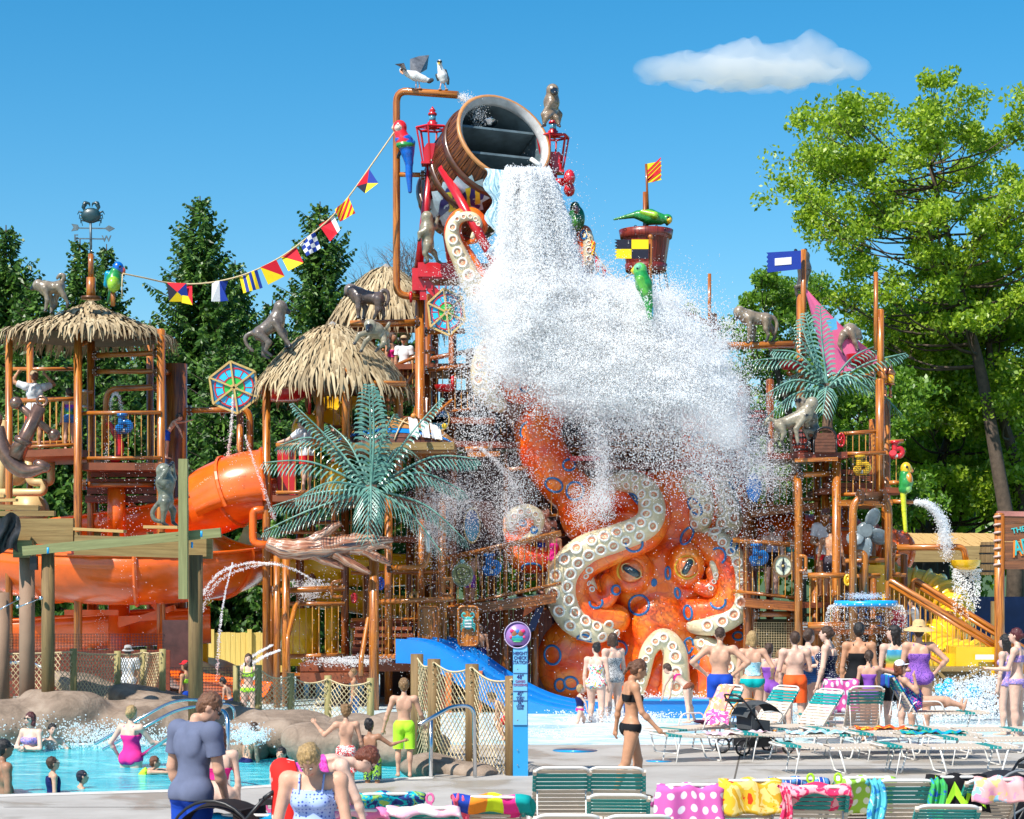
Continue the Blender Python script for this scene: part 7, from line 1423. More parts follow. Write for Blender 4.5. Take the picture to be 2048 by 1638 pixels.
for dx,dy,rx,ry,c_ in((0,8,.085,.04,(.02,.35,.3)),(0,4,.09,.035,(.02,.3,.5)),(-6,-2,.04,.05,(.3,.12,.06)),(6,-2,.04,.05,(.25,.1,.05)),(0,-7,.03,.03,(.02,.2,.6)),(-11,-8,.03,.025,(.7,.02,.15)),(11,-8,.03,.025,(.7,.02,.15)),(-13,4,.02,.02,(.8,.05,.2)),(13,4,.02,.02,(.8,.05,.2)),(0,13,.06,.012,(.1,.5,.2))): mb=MB(); mb.ball(P(1035+dx,1270+dy,d-.04),(rx,.012,ry),12,6); T.part('badge_print',mb,plain(c_,.4,.3,20))
M_TXT=plain((.02,.02,.18),.5); M_TXR=plain((.3,.05,.2),.5)
for s_,y,h_,mt in(('HEIGHT',1307,7,M_TXT),('CHECK',1316,7,M_TXT),('STATION',1325,7,M_TXT),('48"',1354,9,M_TXT),('CARGO',1363,5,M_TXR),('CROSSING',1370,5,M_TXR),('40"',1388,8,M_TXT),('OCEAN',1395,4,M_TXT),('SLIDES',1400,4,M_TXT),('36"',1406,7,M_TXT),('LOWER',1412,4,M_TXT),('SLIDES',1417,4,M_TXT)): text(T,s_,1040.5,y,d-.035,h_,mt,ext=.002,sx=.82)
for y in(1346,1382,1401): mb=MB(); mb.box((X(1040.5,d),d-.035,Z(y,d)),(.19,.01,.006)); T.part('line',mb,M_TXT)
for y in(1338,1440,1500,1530): mb=MB(); mb.ball(P(1035,y,d-.03),.009,8,4); T.part('bolt',mb,M_GREYP)
# timber frame at left
T=Thing('timber_frame','heavy treated timber frame with bolted beams at left, before the orange slide','timber frame',V(X(230,34.5),34.5,-.2)); d=34.4
def tbeam(a,b_,w_,h_,mat,nm='beam'): mb=MB(); mb.beam(P(*a),P(*b_),w_,h_); return T.part(nm,mb,mat)
for px,y0,dd,r_,mt,zb in((96,1090,34.3,.115,M_POSTB,.1),(391,1110,34.2,.125,M_POSTB,.1)): mb=MB(); mb.tube([V(X(px,dd),dd,zb),P(px,y0,dd)],r_,12); T.part('post',mb,mt)
for px,y0,dd,r_ in((54,1108,34.8,.135),(4,1185,35.5,.13)): mb=MB(); mb.tube([V(X(px,dd),dd,0),P(px,y0,dd)],r_,16); T.part('column',mb,M_COLUMN)
mb=MB(); mb.box((X(367,33.9),33.9,(Z(918,33.9)+Z(1198,33.9))/2),(.15,.15,Z(918,33.9)-Z(1198,33.9))); T.part('short_timber',mb,M_GREENBEAM)
tbeam((46,1102,34.1),(442,1065,34.1),.1,.16,M_GREENBEAM); tbeam((150,1090,34.5),(425,1098,34.5),.14,.34,M_BEAM); tbeam((-60,1064,34.7),(148,1062,34.7),.16,.44,M_BEAM); tbeam((-60,1027,35.3),(110,1027,35.3),.14,.09,M_BEAM); tbeam((-60,1013,35.6),(78,1016,35.6),.14,.09,M_BEAM); tbeam((-60,1002,36),(34,1000,36),.2,.05,M_PLANK); tbeam((-60,992,36.4),(10,992,36.4),.2,.05,M_PLANK)
tbeam((150,1058,34.6),(250,1063,34.6),.3,.05,M_PLANK); tbeam((290,1054,34.6),(358,1055,34.6),.35,.05,M_PLANK,'ledge')
for px in(153,195,232,300,325,405): tbeam((px,1064,34.7),(px,1102,34.7),.1,.1,M_BEAM,'stub')
tbeam((30,1098,34.6),(68,1098,34.6),.3,.3,M_BEAM,'beam_end'); tbeam((68,1112,34.2),(68,1140,34.2),.12,.12,M_BLACK,'beam_end')
for px,py in((96,1101),(403,1068),(384,1090)): mb=MB(); mb.tube([P(px,py-6,33.95),P(px,py+6,33.95)],.02,6); T.part('bolt',mb,M_CYAN)
mb=MB(); mb.grid(lambda u,v_:P(-10+48*u+4*sin(v_*6),1030+72*v_+6*sin(u*7),34.3+.08*sin(u*9+v_*5)),8,8); T.part('dark_netting',mb,M_BLACK)
for a,b_ in(((-10,1224),(40,1197)),((40,1213),(85,1195))): mb=MB(); mb.tube([P(*a,34.0),P(*b_,34.2)],.012,6); T.part('cable',mb,M_STEEL)
for px,py in((36,1197),(82,1196),(36,1213)): mb=MB(); mb.ball(P(px,py,34.1),.04,8,6); T.part('cable_clamp',mb,M_STEEL)
# rope net fences
def net_span(T_,p0,p1,q0,q1,sag,mat,step=.085,slack=.06,r=.0075):
    "net between two posts: p top points, q bottom points"
    W_=(p1-p0).length; Hh=(p0-q0).length
    def S_(u,v_):
        a=p0.lerp(p1,u)+V(0,0,-sag*4*u*(1-u)); b_=q0.lerp(q1,u)+V(0,0,-slack*sin(pi*u)); return a.lerp(b_,v_)+V(0,.05*sin(u*11+v_*4),0)
    mb=MB(); nu=int(W_/step); nv=max(3,int(Hh/step)); slope=nv*1.0/nu
    for k in range(-nu,2*nu):
        for sg in(1,-1):
            pts=[]
            for j in range(nv*2+1):
                v_=j/(nv*2); u=(k+.5)/nu+sg*v_*Hh/W_*.8
                if 0<=u<=1: pts.append(S_(u,v_))
            if len(pts)>1: mb.tube(pts,r,3,caps=False)
    o=T_.part('net',mb,mat); o['kind']='stuff'
    mb=MB(); mb.tube([S_(i/10,0) for i in range(11)],.014,5); T_.part('top_rope',mb,mat); mb=MB(); mb.tube([S_(i/10,1) for i in range(11)],.012,5); T_.part('bottom_rope',mb,mat)
def net_fence(label,posts,mat_post,rp,sag,cat='net fence',rmat=None,skip=()):
    T_=Thing('net_fence',label,cat,P(posts[0][0],posts[0][2],posts[0][3]))
    for px,y0,y1,dd in posts: mb=MB(); mb.tube([P(px,y1,dd)-V(0,0,.25),P(px,y0,dd)],rp,12); T_.part('post',mb,mat_post)
    for i in range(len(posts)-1):
        if i in skip: continue
        a,b_=posts[i],posts[i+1]; o=V(0,-rp*.8,0); net_span(T_,P(a[0],a[1]+6,a[3])+o,P(b_[0],b_[1]+6,b_[3])+o,P(a[0],a[2]-4,a[3])+o,P(b_[0],b_[2]-4,b_[3])+o,sag,rmat or M_ROPE)
net_fence('rope net fence on round wooden posts in the middle, beside the lime bikini girl',[(473,1331,1440,36.4),(517,1330,1436,36.2),(582,1346,1432,36.1),(656,1351,1438,35.9),(741,1356,1438,35.6)],M_POST,.065,.1)
net_fence('rope net fence on low posts over the flat rock at far left',[(-30,1300,1418,35.6),(147,1297,1416,35.6),(235,1302,1402,36.6),(287,1299,1392,37.4),(325,1298,1392,36.6)],M_POST,.062,.02)
net_fence('tall rope net fence on three thick weathered posts beside the height sign',[(834,1308,1520,29.6),(868,1318,1522,28.9),(944,1328,1532,28.2),(1024,1352,1553,27.3)],M_POSTB,.095,.1,skip=())
T=Thing('safety_mesh','black mesh screen with orange trim along the foot of the orange slide','mesh screen',P(200,1390,40)); mesh_panel(T,-10,1268,330,1360,40.2,6); mesh_panel(T,340,1335,470,1400,39.5,6)
wall(T,-10,1300,340,1392,41,M_CRATE,'backing'); mb=MB(); mb.box((X(420,39.6),39.6,Z(1394,39.6)),(1.3,.03,.14)); T.part('orange_trim',mb,M_ORANGE); wall(T,325,1240,392,1340,42,M_DWALL,'backing')
T=Thing('cargo_mesh','dark cargo mesh under the right walkway','mesh screen',P(1550,1340,43.9)); mesh_panel(T,1508,1245,1594,1400,43.9,5,M_ROPE,.005)
# steel handrails
def handrail(label,pts,r,group='stainless pool handrails'):
    T_=Thing('handrail',label,'handrail',P(*pts[0][-1]),group)
    for p in pts: mb=MB(); mb.tube(fillet([P(*q) for q in p],.28,6),r,10); T_.part('rail',mb,M_STEEL)
handrail('steel handrail with rounded top at the pool steps, beside the boy in lime shorts',[[(862,1560,27.0),(862,1440,27.0)],[(838,1450,26.4),(905,1412,27.0),(948,1412,27.0),(950,1553,27.0)]],.028)
handrail('steel handrail rising behind the man in the grey shirt',[[(456,1590,25.6),(456,1420,25.8),(415,1425,26.6),(300,1500,29),(270,1520,30)]],.03)
handrail('two long steel rails sloping down into the pool at left',[[(190,1488,32),(350,1398,32.6),(450,1402,32.8)],[(205,1500,31.2),(360,1415,31.8),(468,1408,32),(470,1450,32)]],.024)
handrail('steel handrail behind the rope net fence at far left',[[(20,1326,38.5),(60,1322,38.5),(130,1360,38)]],.03)
# ================================================================ PEOPLE
FAIR=(.6,.34,.23); PALE=(.68,.44,.34); TANN=(.5,.25,.14); DARK=(.07,.035,.022); MED=(.34,.17,.1)
HB=(.06,.028,.014); HBK=(.012,.009,.008); HBL=(.42,.27,.11); HR_=(.16,.045,.015); HLB=(.24,.13,.05)
SKM={}
def person(label, px, d, hy, h=None, z0=-.26, face=0, sex='f', w=1.0, lean=0, side=0, hp=0, yaw=0, ua=None, fa=None, th=None, sh=None, skin=FAIR, hair=('short',HB), wear=(), vox=.015, hd=None, glasses=False, face_on=None, up=True):
    top=Z(hy,d)
    if h is None: h=top-z0
    if hd is None: hd=1.0+max(0,(1.55-h))*.42
    H_=h; L=(-1,1); R_=lambda a,ax:Matrix.Rotation(a,3,ax)
    TR=R_(radians(side),'Y')@R_(-radians(lean),'X'); HR=TR@R_(-radians(yaw),'Z')@R_(-radians(hp),'X')
    m_=sex=='m'; sw=(.112 if m_ else .098)*(.5+.5*w); hw=.052 if m_ else .055
    ua=ua or ((-.16,0,-1),(.16,0,-1)); fa=fa or ((-.05,.18,-1),(.05,.18,-1)); th=th or ((-.03,.02,-1),(.03,.0,-1)); sh=sh or ((0,-.03,-1),(0,-.06,-1))
    P0=V(0,0,0); col=skin; c2=tuple(x*.93 for x in skin); pr=[]
    def A(k_,*a,n,kk=.02,c=col,**q): pr.append((ell if k_=='e' else cap)(*a,k=kk*H_,col=c,n=n,**q))
    T=lambda x,y,z:TR@V(x,y,z)
    A('e',T(0,-.004,.0),(.078*w,.058*w,.062),TR,n='pelvis',kk=.03); A('e',T(0,.002,.075),((.068 if m_ else .06)*w,.048*w,.07),TR,n='torso',kk=.04)
    A('e',T(0,.0,.185),((.088 if m_ else .076)*w,.055*w,.085),TR,n='torso',kk=.04)
    if w>1.12: A('e',T(0,.022*w,.075),(.066*w,.045*w,.06),TR,n='torso',kk=.04)
    A('c',T(-sw*.8,-.006,.27),T(sw*.8,-.006,.27),.031,.031,n='torso',kk=.035); A('c',T(0,-.008,.26),T(0,-.004,.325),.031,.027,n='neck',kk=.02)
    for s in L:
        A('e',T(s*.036*w,-.036*w,-.018),(.04*w,.036*w,.042),TR,n='pelvis',kk=.02)
        if not m_ and h>1.4: A('e',T(s*.036,.047*w,.19),(.031*w,.026*w,.03),TR,n='torso',kk=.018)
        A('e',T(s*.045,-.043*w,.215),(.034,.014,.05),TR,n='torso',kk=.02)
    hc=T(0,.004,.325)+HR@V(0,.012,.072*hd); q=hd
    A('e',hc+HR@V(0,-.006,.012)*q,(.044*q,.052*q,.052*q),HR,n='head',kk=.01); A('e',hc+HR@V(0,.016,-.022)*q,(.033*q,.036*q,.046*q),HR,n='head',kk=.02)
    A('c',hc+HR@V(0,.05,.008)*q,hc+HR@V(0,.061,-.012)*q,.0045*q,.0075*q,n='head',kk=.008); A('c',hc+HR@V(-.01,.048,-.034)*q,hc+HR@V(.01,.048,-.034)*q,.006*q,.006*q,n='head',kk=.006,c=(skin[0]*.85,skin[1]*.5,skin[2]*.5))
    for s in L: A('e',hc+HR@V(s*.043,-.004,-.004)*q,(.006*q,.012*q,.018*q),HR,n='head',kk=.005,c=c2); A('e',hc+HR@V(s*.017,.054,.01)*q,(.010*q,.008*q,.007*q),HR,n='head',kk=.008,neg=True)
    hands=[]
    for i,s in enumerate(L):
        sj=T(s*sw,-.004,.268); u=Vector(ua[i]).normalized(); f_=Vector(fa[i]).normalized(); e=sj+u*.172; wr=e+f_*.148
        k=(1.12 if m_ else .95)*(.6+.4*w); A('c',sj,e,.029*k,.0215*k,n='uarm%d'%i,kk=.022); A('e',sj,(.032*k,.03*k,.032*k),n='uarm%d'%i,kk=.02); A('c',e,wr,.0215*k,.0145*k,n='farm',kk=.01); A('e',e+f_*.045,(.023*k,)*3,n='farm',kk=.015)
        hn=wr+f_*.035; A('c',wr,hn,.0135,.019,n='hand',kk=.008); hands.append((wr,hn,f_,s))
        hj=P0+V(s*hw,0,-.005); t=Vector(th[i]).normalized(); g=Vector(sh[i]).normalized(); kn=hj+t*.245; an=kn+g*.235
        k=(1 if m_ else 1.08)*(.45+.55*w); A('c',hj,kn,.052*k,.031*k,n='thigh%d'%i,kk=.03); A('c',kn,an,.031*k,.0175*k,n='shin',kk=.012); bk=(t.cross(V(1,0,0))).normalized(); A('e',kn+g*.07+V(0,-.011,0),(.03*k,.03*k,.055),n='shin',kk=.015)
        ft=V(s*.12,1,0).normalized()
        if g.z>-.6: ft=(V(0,0,1)-g*g.z+V(0,0,.0)).normalized() if abs(g.y)>.5 else ft
        A('c',an+V(0,0,-.01)-ft*.018,an+ft*.085+V(0,0,-.02),.02,.012,n='foot',kk=.012); A('c',an+ft*.06+V(s*.008,0,-.02),an+ft*.1+V(s*.004,0,-.024),.013,.009,n='foot',kk=.01)
    ext=max((p['a']+V(0,0,p['r'][2] if p['t']=='e' else p['ra'])).z for p in pr if p['n']=='head') if up else hc.z+.07*q
    M=R_(radians(face),'Z'); k=H_; off=V(X(px,d),d,top-ext*k-(.006*k if hair else 0)); 
    W=lambda v:M@(v*k)+off
    # world-space primitives
    for p in pr:
        p['a']=W(p['a']); 
        if p['t']=='c': p['b']=W(p['b']); p['ra']*=k; p['rb']*=k
        else: p['r']=p['r']*k; p['R']=M@(p['R'] if p['R'] is not None else Matrix.Identity(3))
    Vx,Fx,ids,cl=sdf(pr,vox)
    nm=np.array([p['n'] for p in pr])[ids]
    # fingers
    fv=[];ff=[]; seg=6 if vox<.012 else 4
    for wr,hn,f_,s in hands:
        sd=f_.cross(V(0,1,0)); sd=sd.normalized() if sd.length>.2 else V(1,0,0); nd=sd.cross(f_).normalized(); cv=nd*(-1 if nd.y<0 else 1)
        for j in range(5):
            if j<4: b_=hn+sd*(.0105*(j-1.5)); ln=(.036,.042,.039,.03)[j]; r_=.0048; p=[b_-f_*.01,b_+f_*ln*.5+cv*.003,b_+f_*ln*.85+cv*.011,b_+f_*ln+cv*.018]
            else: b_=wr+f_*.012; r_=.0055; o_=sd*(-s if f_.z<0 else s); p=[b_,b_+o_*.022+f_*.012,b_+o_*.03+f_*.03,b_+o_*.03+f_*.042]
            mb=MB(); mb.tube([W(x) for x in p],[r_*k,r_*k,r_*.85*k,r_*.45*k],seg,caps=False); o0=len(Vx)+sum(map(len,fv)); fv.append(np.array([tuple(x) for x in mb.v])); ff.append(np.array(mb.f)+o0)
    V2=np.concatenate([Vx]+fv); F2=np.concatenate([Fx]+ff); c3=np.concatenate([cl,np.tile(skin,(len(V2)-len(Vx),1))])
    zb=min(V2[:,2]); base=V(off.x,off.y,float(zb)); Tg=Thing('person',label,'person',base); body=Tg.part('body',npmesh('body',V2,F2,M_SKIN,base,True,c3),M_SKIN)
    # clothing: shells of the body skin with straight hems
    N=vnormals(Vx,Fx); Mi=np.array((M@TR).transposed()); q3=((Vx-np.array(off))@Mi.T)/k
    X3,Y3,Z3=q3[:,0],q3[:,1],q3[:,2]; ist=np.isin(nm,['torso','pelvis','neck']); isT=nm=='torso'
    tt=np.full(len(Vx),9.); ax_={}
    for i in(0,1):
        p=next(p for p in pr if p['n']=='thigh%d'%i); a=np.array(p['a']); b_=np.array(p['b'])-a; m=nm=='thigh%d'%i; tt[m]=((Vx[m]-a)@b_)/(b_@b_)
        p=next(p for p in pr if p['n']=='uarm%d'%i); a=np.array(p['a']); b_=np.array(p['b'])-a; m=nm=='uarm%d'%i; tt[m]=((Vx[m]-a)@b_)/(b_@b_)
    isth=np.char.startswith(nm.astype(str),'thigh'); isua=np.char.startswith(nm.astype(str),'uarm'); e_=1.2*vox/k; et=e_/.245
    for g in wear:
        kind,mt=g[0],g[1]; a1=g[2] if len(g)>2 else None; o_=.005; zlo,zhi,tl=-9,9,9
        if kind=='trunks': tl=a1 or .6; zhi=.055; m=((ist)&(Z3<zhi+e_))|(isth&(tt<tl+et)); o_=.009
        elif kind=='brief': zhi=.02; m=(ist&(Z3<zhi+e_))|(isth&(tt<.12)&(Z3>-.06))
        elif kind=='band': zlo,zhi=a1 or (.165,.225); m=ist&(Z3>zlo-e_)&(Z3<zhi+e_)
        elif kind=='suit': zhi=a1 or .2; m=(ist&(Z3<zhi+e_+.02*(Y3>0)))|(isth&(tt<.13)&(Z3>-.065)); zhi=9
        elif kind=='shirt': zlo=-.045; m=((ist|isth)&(Z3>zlo-e_)&((nm!='neck')|(Z3<.312)))|(isua&(tt<(a1 or .62)+et*1.4)); tl=a1 or .62; o_=.011
        elif kind=='vest': zlo,zhi=.04,.26; m=isT&(Z3>zlo-e_)&(Z3<zhi+e_); o_=.028
        elif kind=='skirt': tl=a1 or .5; zhi=.05; m=((ist)&(Z3<zhi+e_))|(isth&(tt<tl+et)); o_=.016
        fm=m[Fx].all(1); 
        if not fm.any(): continue
        f_=Fx[fm]; used=np.unique(f_); mp=np.full(len(Vx),-1); mp[used]=np.arange(len(used)); v_=Vx[used]+N[used]*(o_*k); qq=((v_-np.array(off))@Mi.T)/k
        lim=np.clip(qq[:,2],zlo,zhi)-qq[:,2]; v_=v_+(lim*k)[:,None]*np.array(M@TR@V(0,0,1))
        if tl<9:
            for i in(0,1):
                for nn in(('thigh%d'%i,) if kind!='shirt' else ('uarm%d'%i,)):
                    p=next(p for p in pr if p['n']==nn); a=np.array(p['a']); b_=np.array(p['b'])-a; mm=(nm[used]==nn); t_=((v_-a)@b_)/(b_@b_); v_=v_-np.where(mm,np.maximum(t_-tl,0),0)[:,None]*b_
                    if kind in('trunks','skirt','shirt'): v_=v_+np.where(mm,np.clip(t_,0,1)*({'skirt':.03,'shirt':.007}.get(kind,.014))*k,0)[:,None]*N[used]
        # inner lip so the hem has thickness
        f2=mp[f_]; E=np.concatenate([f2[:,[0,1]],f2[:,[1,2]],f2[:,[2,3]],f2[:,[3,0]]]); ks=np.sort(E,1); u_,inv,ct=np.unique(ks,axis=0,return_inverse=True,return_counts=True); be=E[ct[inv.ravel()]==1]
        n0=len(v_); inner=v_-N[used]*(o_*k*1.3); lip=np.stack([be[:,1],be[:,0],be[:,0]+n0,be[:,1]+n0],1)
        Tg.part({'trunks':'swim_trunks','brief':'bikini_bottom','band':'bikini_top','suit':'swimsuit','shirt':'shirt','vest':'life_vest','skirt':'skirt'}[kind],npmesh('garment',np.concatenate([v_,inner]),np.concatenate([f2,lip]),mt,base,True),mt)
        if kind in('suit','band') and not m_ and a1 is None or kind=='suit':
            mb=MB()
            for s in L: mb.tube([W(TR@V(s*.05,.055*w,.21)),W(TR@V(s*.052,.02,.298)),W(TR@V(s*.05,-.035,.285)),W(TR@V(s*.045,-.054*w,.19))],.0045*k,5,caps=False)
            Tg.part('strap',mb,mt)
    # face
    W2=lambda v:W(hc+HR@(v*q))
    if abs(((face+yaw*-1)+180)%360-180)>50:
        for s in L:
            mb=MB(); mb.ball(W2(V(s*.017,.0472,.01)),.0056*k*q,8,6); Tg.part('eye',mb,M_WHITE); mb=MB(); mb.ball(W2(V(s*.017,.0525,.01)),.0034*k*q,8,5); Tg.part('iris',mb,M_BLACK)
            mb=MB(); mb.tube([W2(V(s*.009,.052,.022)),W2(V(s*.018,.053,.025)),W2(V(s*.027,.047,.021))],.0022*k*q,5); Tg.part('eyebrow',mb,plain(HB,.8))
    if glasses:
        mb=MB(); 
        for s in L: mb.ball(W2(V(s*.018,.054,.01)),(.013*k*q,.008*k*q,.010*k*q),10,6,M@HR)
        mb.tube([W2(V(-.044,.0,.012)),W2(V(-.034,.05,.014)),W2(V(.034,.05,.014)),W2(V(.044,.0,.012))],.002*k*q,5); Tg.part('sunglasses',mb,M_BLACK)
    # hair
    if hair:
        ht,hc_=hair[0],hair[1]; hp_=[]; r1=(.048,.057,.062)
        he=lambda v,r,kk=.01:hp_.append(ell(W2(v),Vector(r)*k*q,M@HR,kk*k,hc_)); hcap=lambda a,b_,ra,rb:hp_.append(cap(W2(a),W2(b_),ra*k*q,rb*k*q,.012*k,hc_))
        if ht=='buzz': he(V(0,-.009,.018),(.0455,.053,.055))
        else: he(V(0,-.012,.017),(.048,.056,.058)); he(V(0,-.03,-.005),(.043,.032,.045))
        if ht=='curly':
            for j in range(14): a=j*2.4; he(V(.04*cos(a),-.012+.04*sin(a),.035+.02*sin(j)),(.016,.016,.016),.004)
        if ht in('long','vlong'): l_=-.13 if ht=='long' else -.22; hcap(V(0,-.03,0),V(0,-.045,l_),.036,.026); [hcap(V(s*.034,-.01,.0),V(s*.036,-.02,l_*.8),.018,.014) for s in L]
        if ht=='bob': [hcap(V(s*.036,-.008,.02),V(s*.042,-.006,-.05),.02,.022) for s in L]; hcap(V(0,-.03,0),V(0,-.036,-.055),.036,.032)
        if ht=='pony': he(V(0,-.062,.015),(.018,.018,.018)); hcap(V(0,-.07,.01),V(0,-.085,-.07),.016,.008)
        if ht=='bun': he(V(0,-.05,.055),(.026,.026,.024))
        if ht=='lowbun': he(V(0,-.062,.0),(.028,.024,.026))
        hp_.append(ell(W2(V(0,.062,-.022)),Vector((.036,.044,.056))*k*q,M@HR,.006*k,hc_,neg=True))
        a_,b_,_,c_=sdf(hp_,max(vox*.8,.009)); nn=vnormals(a_,b_); a_=a_+nn*np.array([mnoise.noise(Vector(p)*44)*.010 for p in a_])[:,None]; Tg.part('hair',npmesh('hair',a_,b_,M_HAIR,base,True,c_),M_HAIR)
    return Tg,W,W2,TR,k
def hat(r,kind,mt,name='hat'):
    Tg,W,W2,TR,k=r; c=W2(V(0,-.004,.03)); u=(W2(V(0,-.01,.1))-c).normalized(); s=k*1.0; mb=MB(); fw=(W2(V(0,.1,.03))-c).normalized()
    if kind=='straw': mb.lathe([(.135*s,-.022*s),(.09*s,0),(.056*s,.012*s),(.054*s,.05*s),(.035*s,.07*s),(.003,.074*s)],c,u,26,caps=False)
    elif kind=='bucket': mb.lathe([(.085*s,-.02*s),(.054*s,.004*s),(.05*s,.045*s),(.03*s,.056*s),(.003,.058*s)],c,u,20,caps=False)
    else: mb.lathe([(.055*s,-.004*s),(.054*s,.02*s),(.04*s,.043*s),(.02*s,.053*s),(.003,.056*s)],c,u,18,caps=False); mb.ball(c+fw*.065*s-u*.001,(.042*s,.042*s,.005*s),14,6,V(0,0,1).rotation_difference(u).to_matrix())
    Tg.part(name,mb,mt)
def rel(r,*v): return r[1](V(*v))
C_=lambda c,v=.12:plain(c,.8,v,7,bmp=.25,bscale=9,spec=.2)
NAVY=C_((.01,.015,.09)); ROY=C_((.01,.06,.42)); BLKC=C_((.01,.01,.012)); PURP=C_((.25,.08,.45)); LIME=C_((.42,.85,.04)); ORNG=C_((.85,.11,.02)); TEAL=C_((.0,.38,.38)); WHT=C_((.72,.72,.74)); RED=C_((.7,.02,.03)); HOT=C_((.8,.03,.25))
FLO=pattern('floral_swimsuit','floral',[(.75,.75,.72),(.75,.04,.06),(.05,.35,.5),(.8,.6,.05),(.7,.05,.1),(.1,.4,.1)],24); ZEB=pattern('zebra_swimsuit','splash',[(.02,.02,.03),(.6,.6,.6),(.03,.03,.04),(.5,.5,.5)],45); DOT=pattern('navy_dots','dots',[(.01,.012,.05),(.7,.7,.7)],32)
BSTR=pattern('blue_stripes','stripes',[(.02,.12,.45),(.25,.55,.75),(.01,.05,.25)],9); RNB=pattern('rainbow_swimsuit','bands',[(.05,.05,.4),(.0,.35,.6),(.75,.05,.35),(.8,.25,.05),(.3,.6,.1),(.05,.3,.5)],1); HAW=pattern('red_hawaiian','splash',[(.7,.015,.02),(.75,.74,.7),(.7,.015,.02),(.75,.74,.7)],14); BDOT=pattern('blue_dotted_top','dots',[(.35,.45,.75),(.04,.08,.42)],38); GRF=pattern('green_navy_print','splash',[(.01,.02,.06),(.3,.6,.05),(.01,.02,.08),(.05,.1,.2)],22); PRF=pattern('purple_print','splash',[(.08,.03,.3),(.3,.12,.5),(.05,.03,.2)],26); MULT=pattern('bright_print','floral',[(.02,.05,.3),(.7,.05,.2),(.1,.5,.5),(.6,.1,.4)],40)
STR2=pattern('white_navy_stripe','stripes',[(.02,.03,.15),(.5,.5,.6)],16); PNKP=pattern('pink_white_print','splash',[(.75,.3,.4),(.2,.2,.55),(.8,.5,.6)],30); TANP=pattern('aqua_print','splash',[(.15,.5,.65),(.5,.75,.8),(.1,.35,.6)],22); MAG=pattern('magenta_print','splash',[(.5,.02,.25),(.65,.08,.4),(.4,.02,.3)],20); REDP_=pattern('red_wrap_print','dots',[(.68,.02,.015),(.75,.7,.65)],6)
# --- standing group in front of the octopus
hips=((-.85,-.25,-.75),(.85,-.25,-.75)); hipf=((.75,.35,-.65),(-.75,.35,-.65))
person('bare backed man in royal blue trunks, hands on hips, watching the octopus',1440,34,1254,face=-4,sex='m',w=1.1,ua=hips,fa=hipf,skin=FAIR,hair=('buzz',HB),wear=(('trunks',ROY),),z0=-.1)
person('blonde bobbed woman in aqua tie top and teal bikini bottom, seen from behind',1505,35,1262,w=1.12,face=3,ua=((-.22,0,-1),(.45,-.3,-.8)),fa=((-.02,.1,-1),(.1,.8,-.6)),skin=FAIR,hair=('bob',HBL),wear=(('band',TANP,(.05,.17)),('brief',TEAL)),z0=-.12)
person('girl in a purple swimsuit with pink straps, right beside the blonde woman',1538,36,1286,w=.9,skin=PALE,hair=('pony',HB),wear=(('suit',PURP),),yaw=20,z0=-.2)
person('small blond boy in blue trunks between the purple girl and the boy in orange',1559,36.5,1301,w=.9,sex='m',skin=FAIR,hair=('short',HLB),wear=(('trunks',ROY),),z0=-.2)
person('pale boy with long orange shorts, arms folded, back to the viewer',1590,35.2,1263,w=1.15,sex='m',face=8,ua=((-.2,.1,-1),(.2,.1,-1)),fa=((.3,.9,.1),(-.3,.9,.1)),skin=PALE,hair=('short',HB),wear=(('trunks',ORNG,.85),),z0=-.12)
person('woman in a blue striped swimsuit, head turned right to talk',1617,35.6,1257,w=1.2,face=-50,skin=PALE,hair=('lowbun',HB),wear=(('suit',BSTR),),z0=-.12)
person('heavier woman in a navy dotted swimsuit facing left, talking',1655,34.8,1252,w=1.42,face=70,ua=((-.2,.1,-1),(.25,.3,-.9)),fa=((0,.3,-1),(.1,.95,-.1)),skin=PALE,hair=('lowbun',HB),wear=(('suit',DOT),),z0=-.12)
person('tanned woman in a plain black swimsuit, dark hair pinned up, seen from behind',1718,34.2,1245,w=1.25,face=-6,skin=TANN,hair=('lowbun',HBK),wear=(('suit',BLKC,.2),),z0=-.1)
person('little girl in a purple swimsuit with a pink headband, arm raised to the right',1738,33.4,1300,w=.85,face=-8,ua=((-.2,0,-1),(.8,.3,-.2)),fa=((0,.1,-1),(.9,.3,.1)),skin=FAIR,hair=('pony',HB),wear=(('suit',PURP),),z0=-.1)
person('woman with long wet black hair in a rainbow swimsuit and black shorts',1789,34.6,1250,w=1.15,face=10,yaw=-55,skin=PALE,hair=('long',HBK),wear=(('suit',RNB,.24),('trunks',BLKC,.8)),z0=-.1)
r=person('woman in a purple patterned swimsuit and wide straw sun hat, hand on hip',1838,34.4,1246,w=1.25,face=-4,ua=((-.2,0,-1),(.8,-.2,-.8)),fa=((0,.05,-1),(-.6,.3,-.75)),skin=FAIR,hair=('short',HB),wear=(('suit',PRF,.2),),z0=-.1); hat(r,'straw',plain((.6,.4,.18),.8,.2,30),'straw_hat')
person('girl in pink bikini at the far right, reddish bun, facing left',2034,34,1256,w=1.05,face=60,skin=PALE,hair=('lowbun',(.09,.012,.015)),ua=((-.2,.3,-1),(.2,.3,-1)),fa=((0,.95,.0),(0,.9,-.1)),wear=(('band',PNKP),('brief',PNKP)),z0=-.1)
person('dark haired girl partly hidden behind the pink bikini girl at far right',2012,35.4,1268,w=.95,face=50,skin=PALE,hair=('long',HBK),wear=(('suit',PNKP),),z0=-.16)
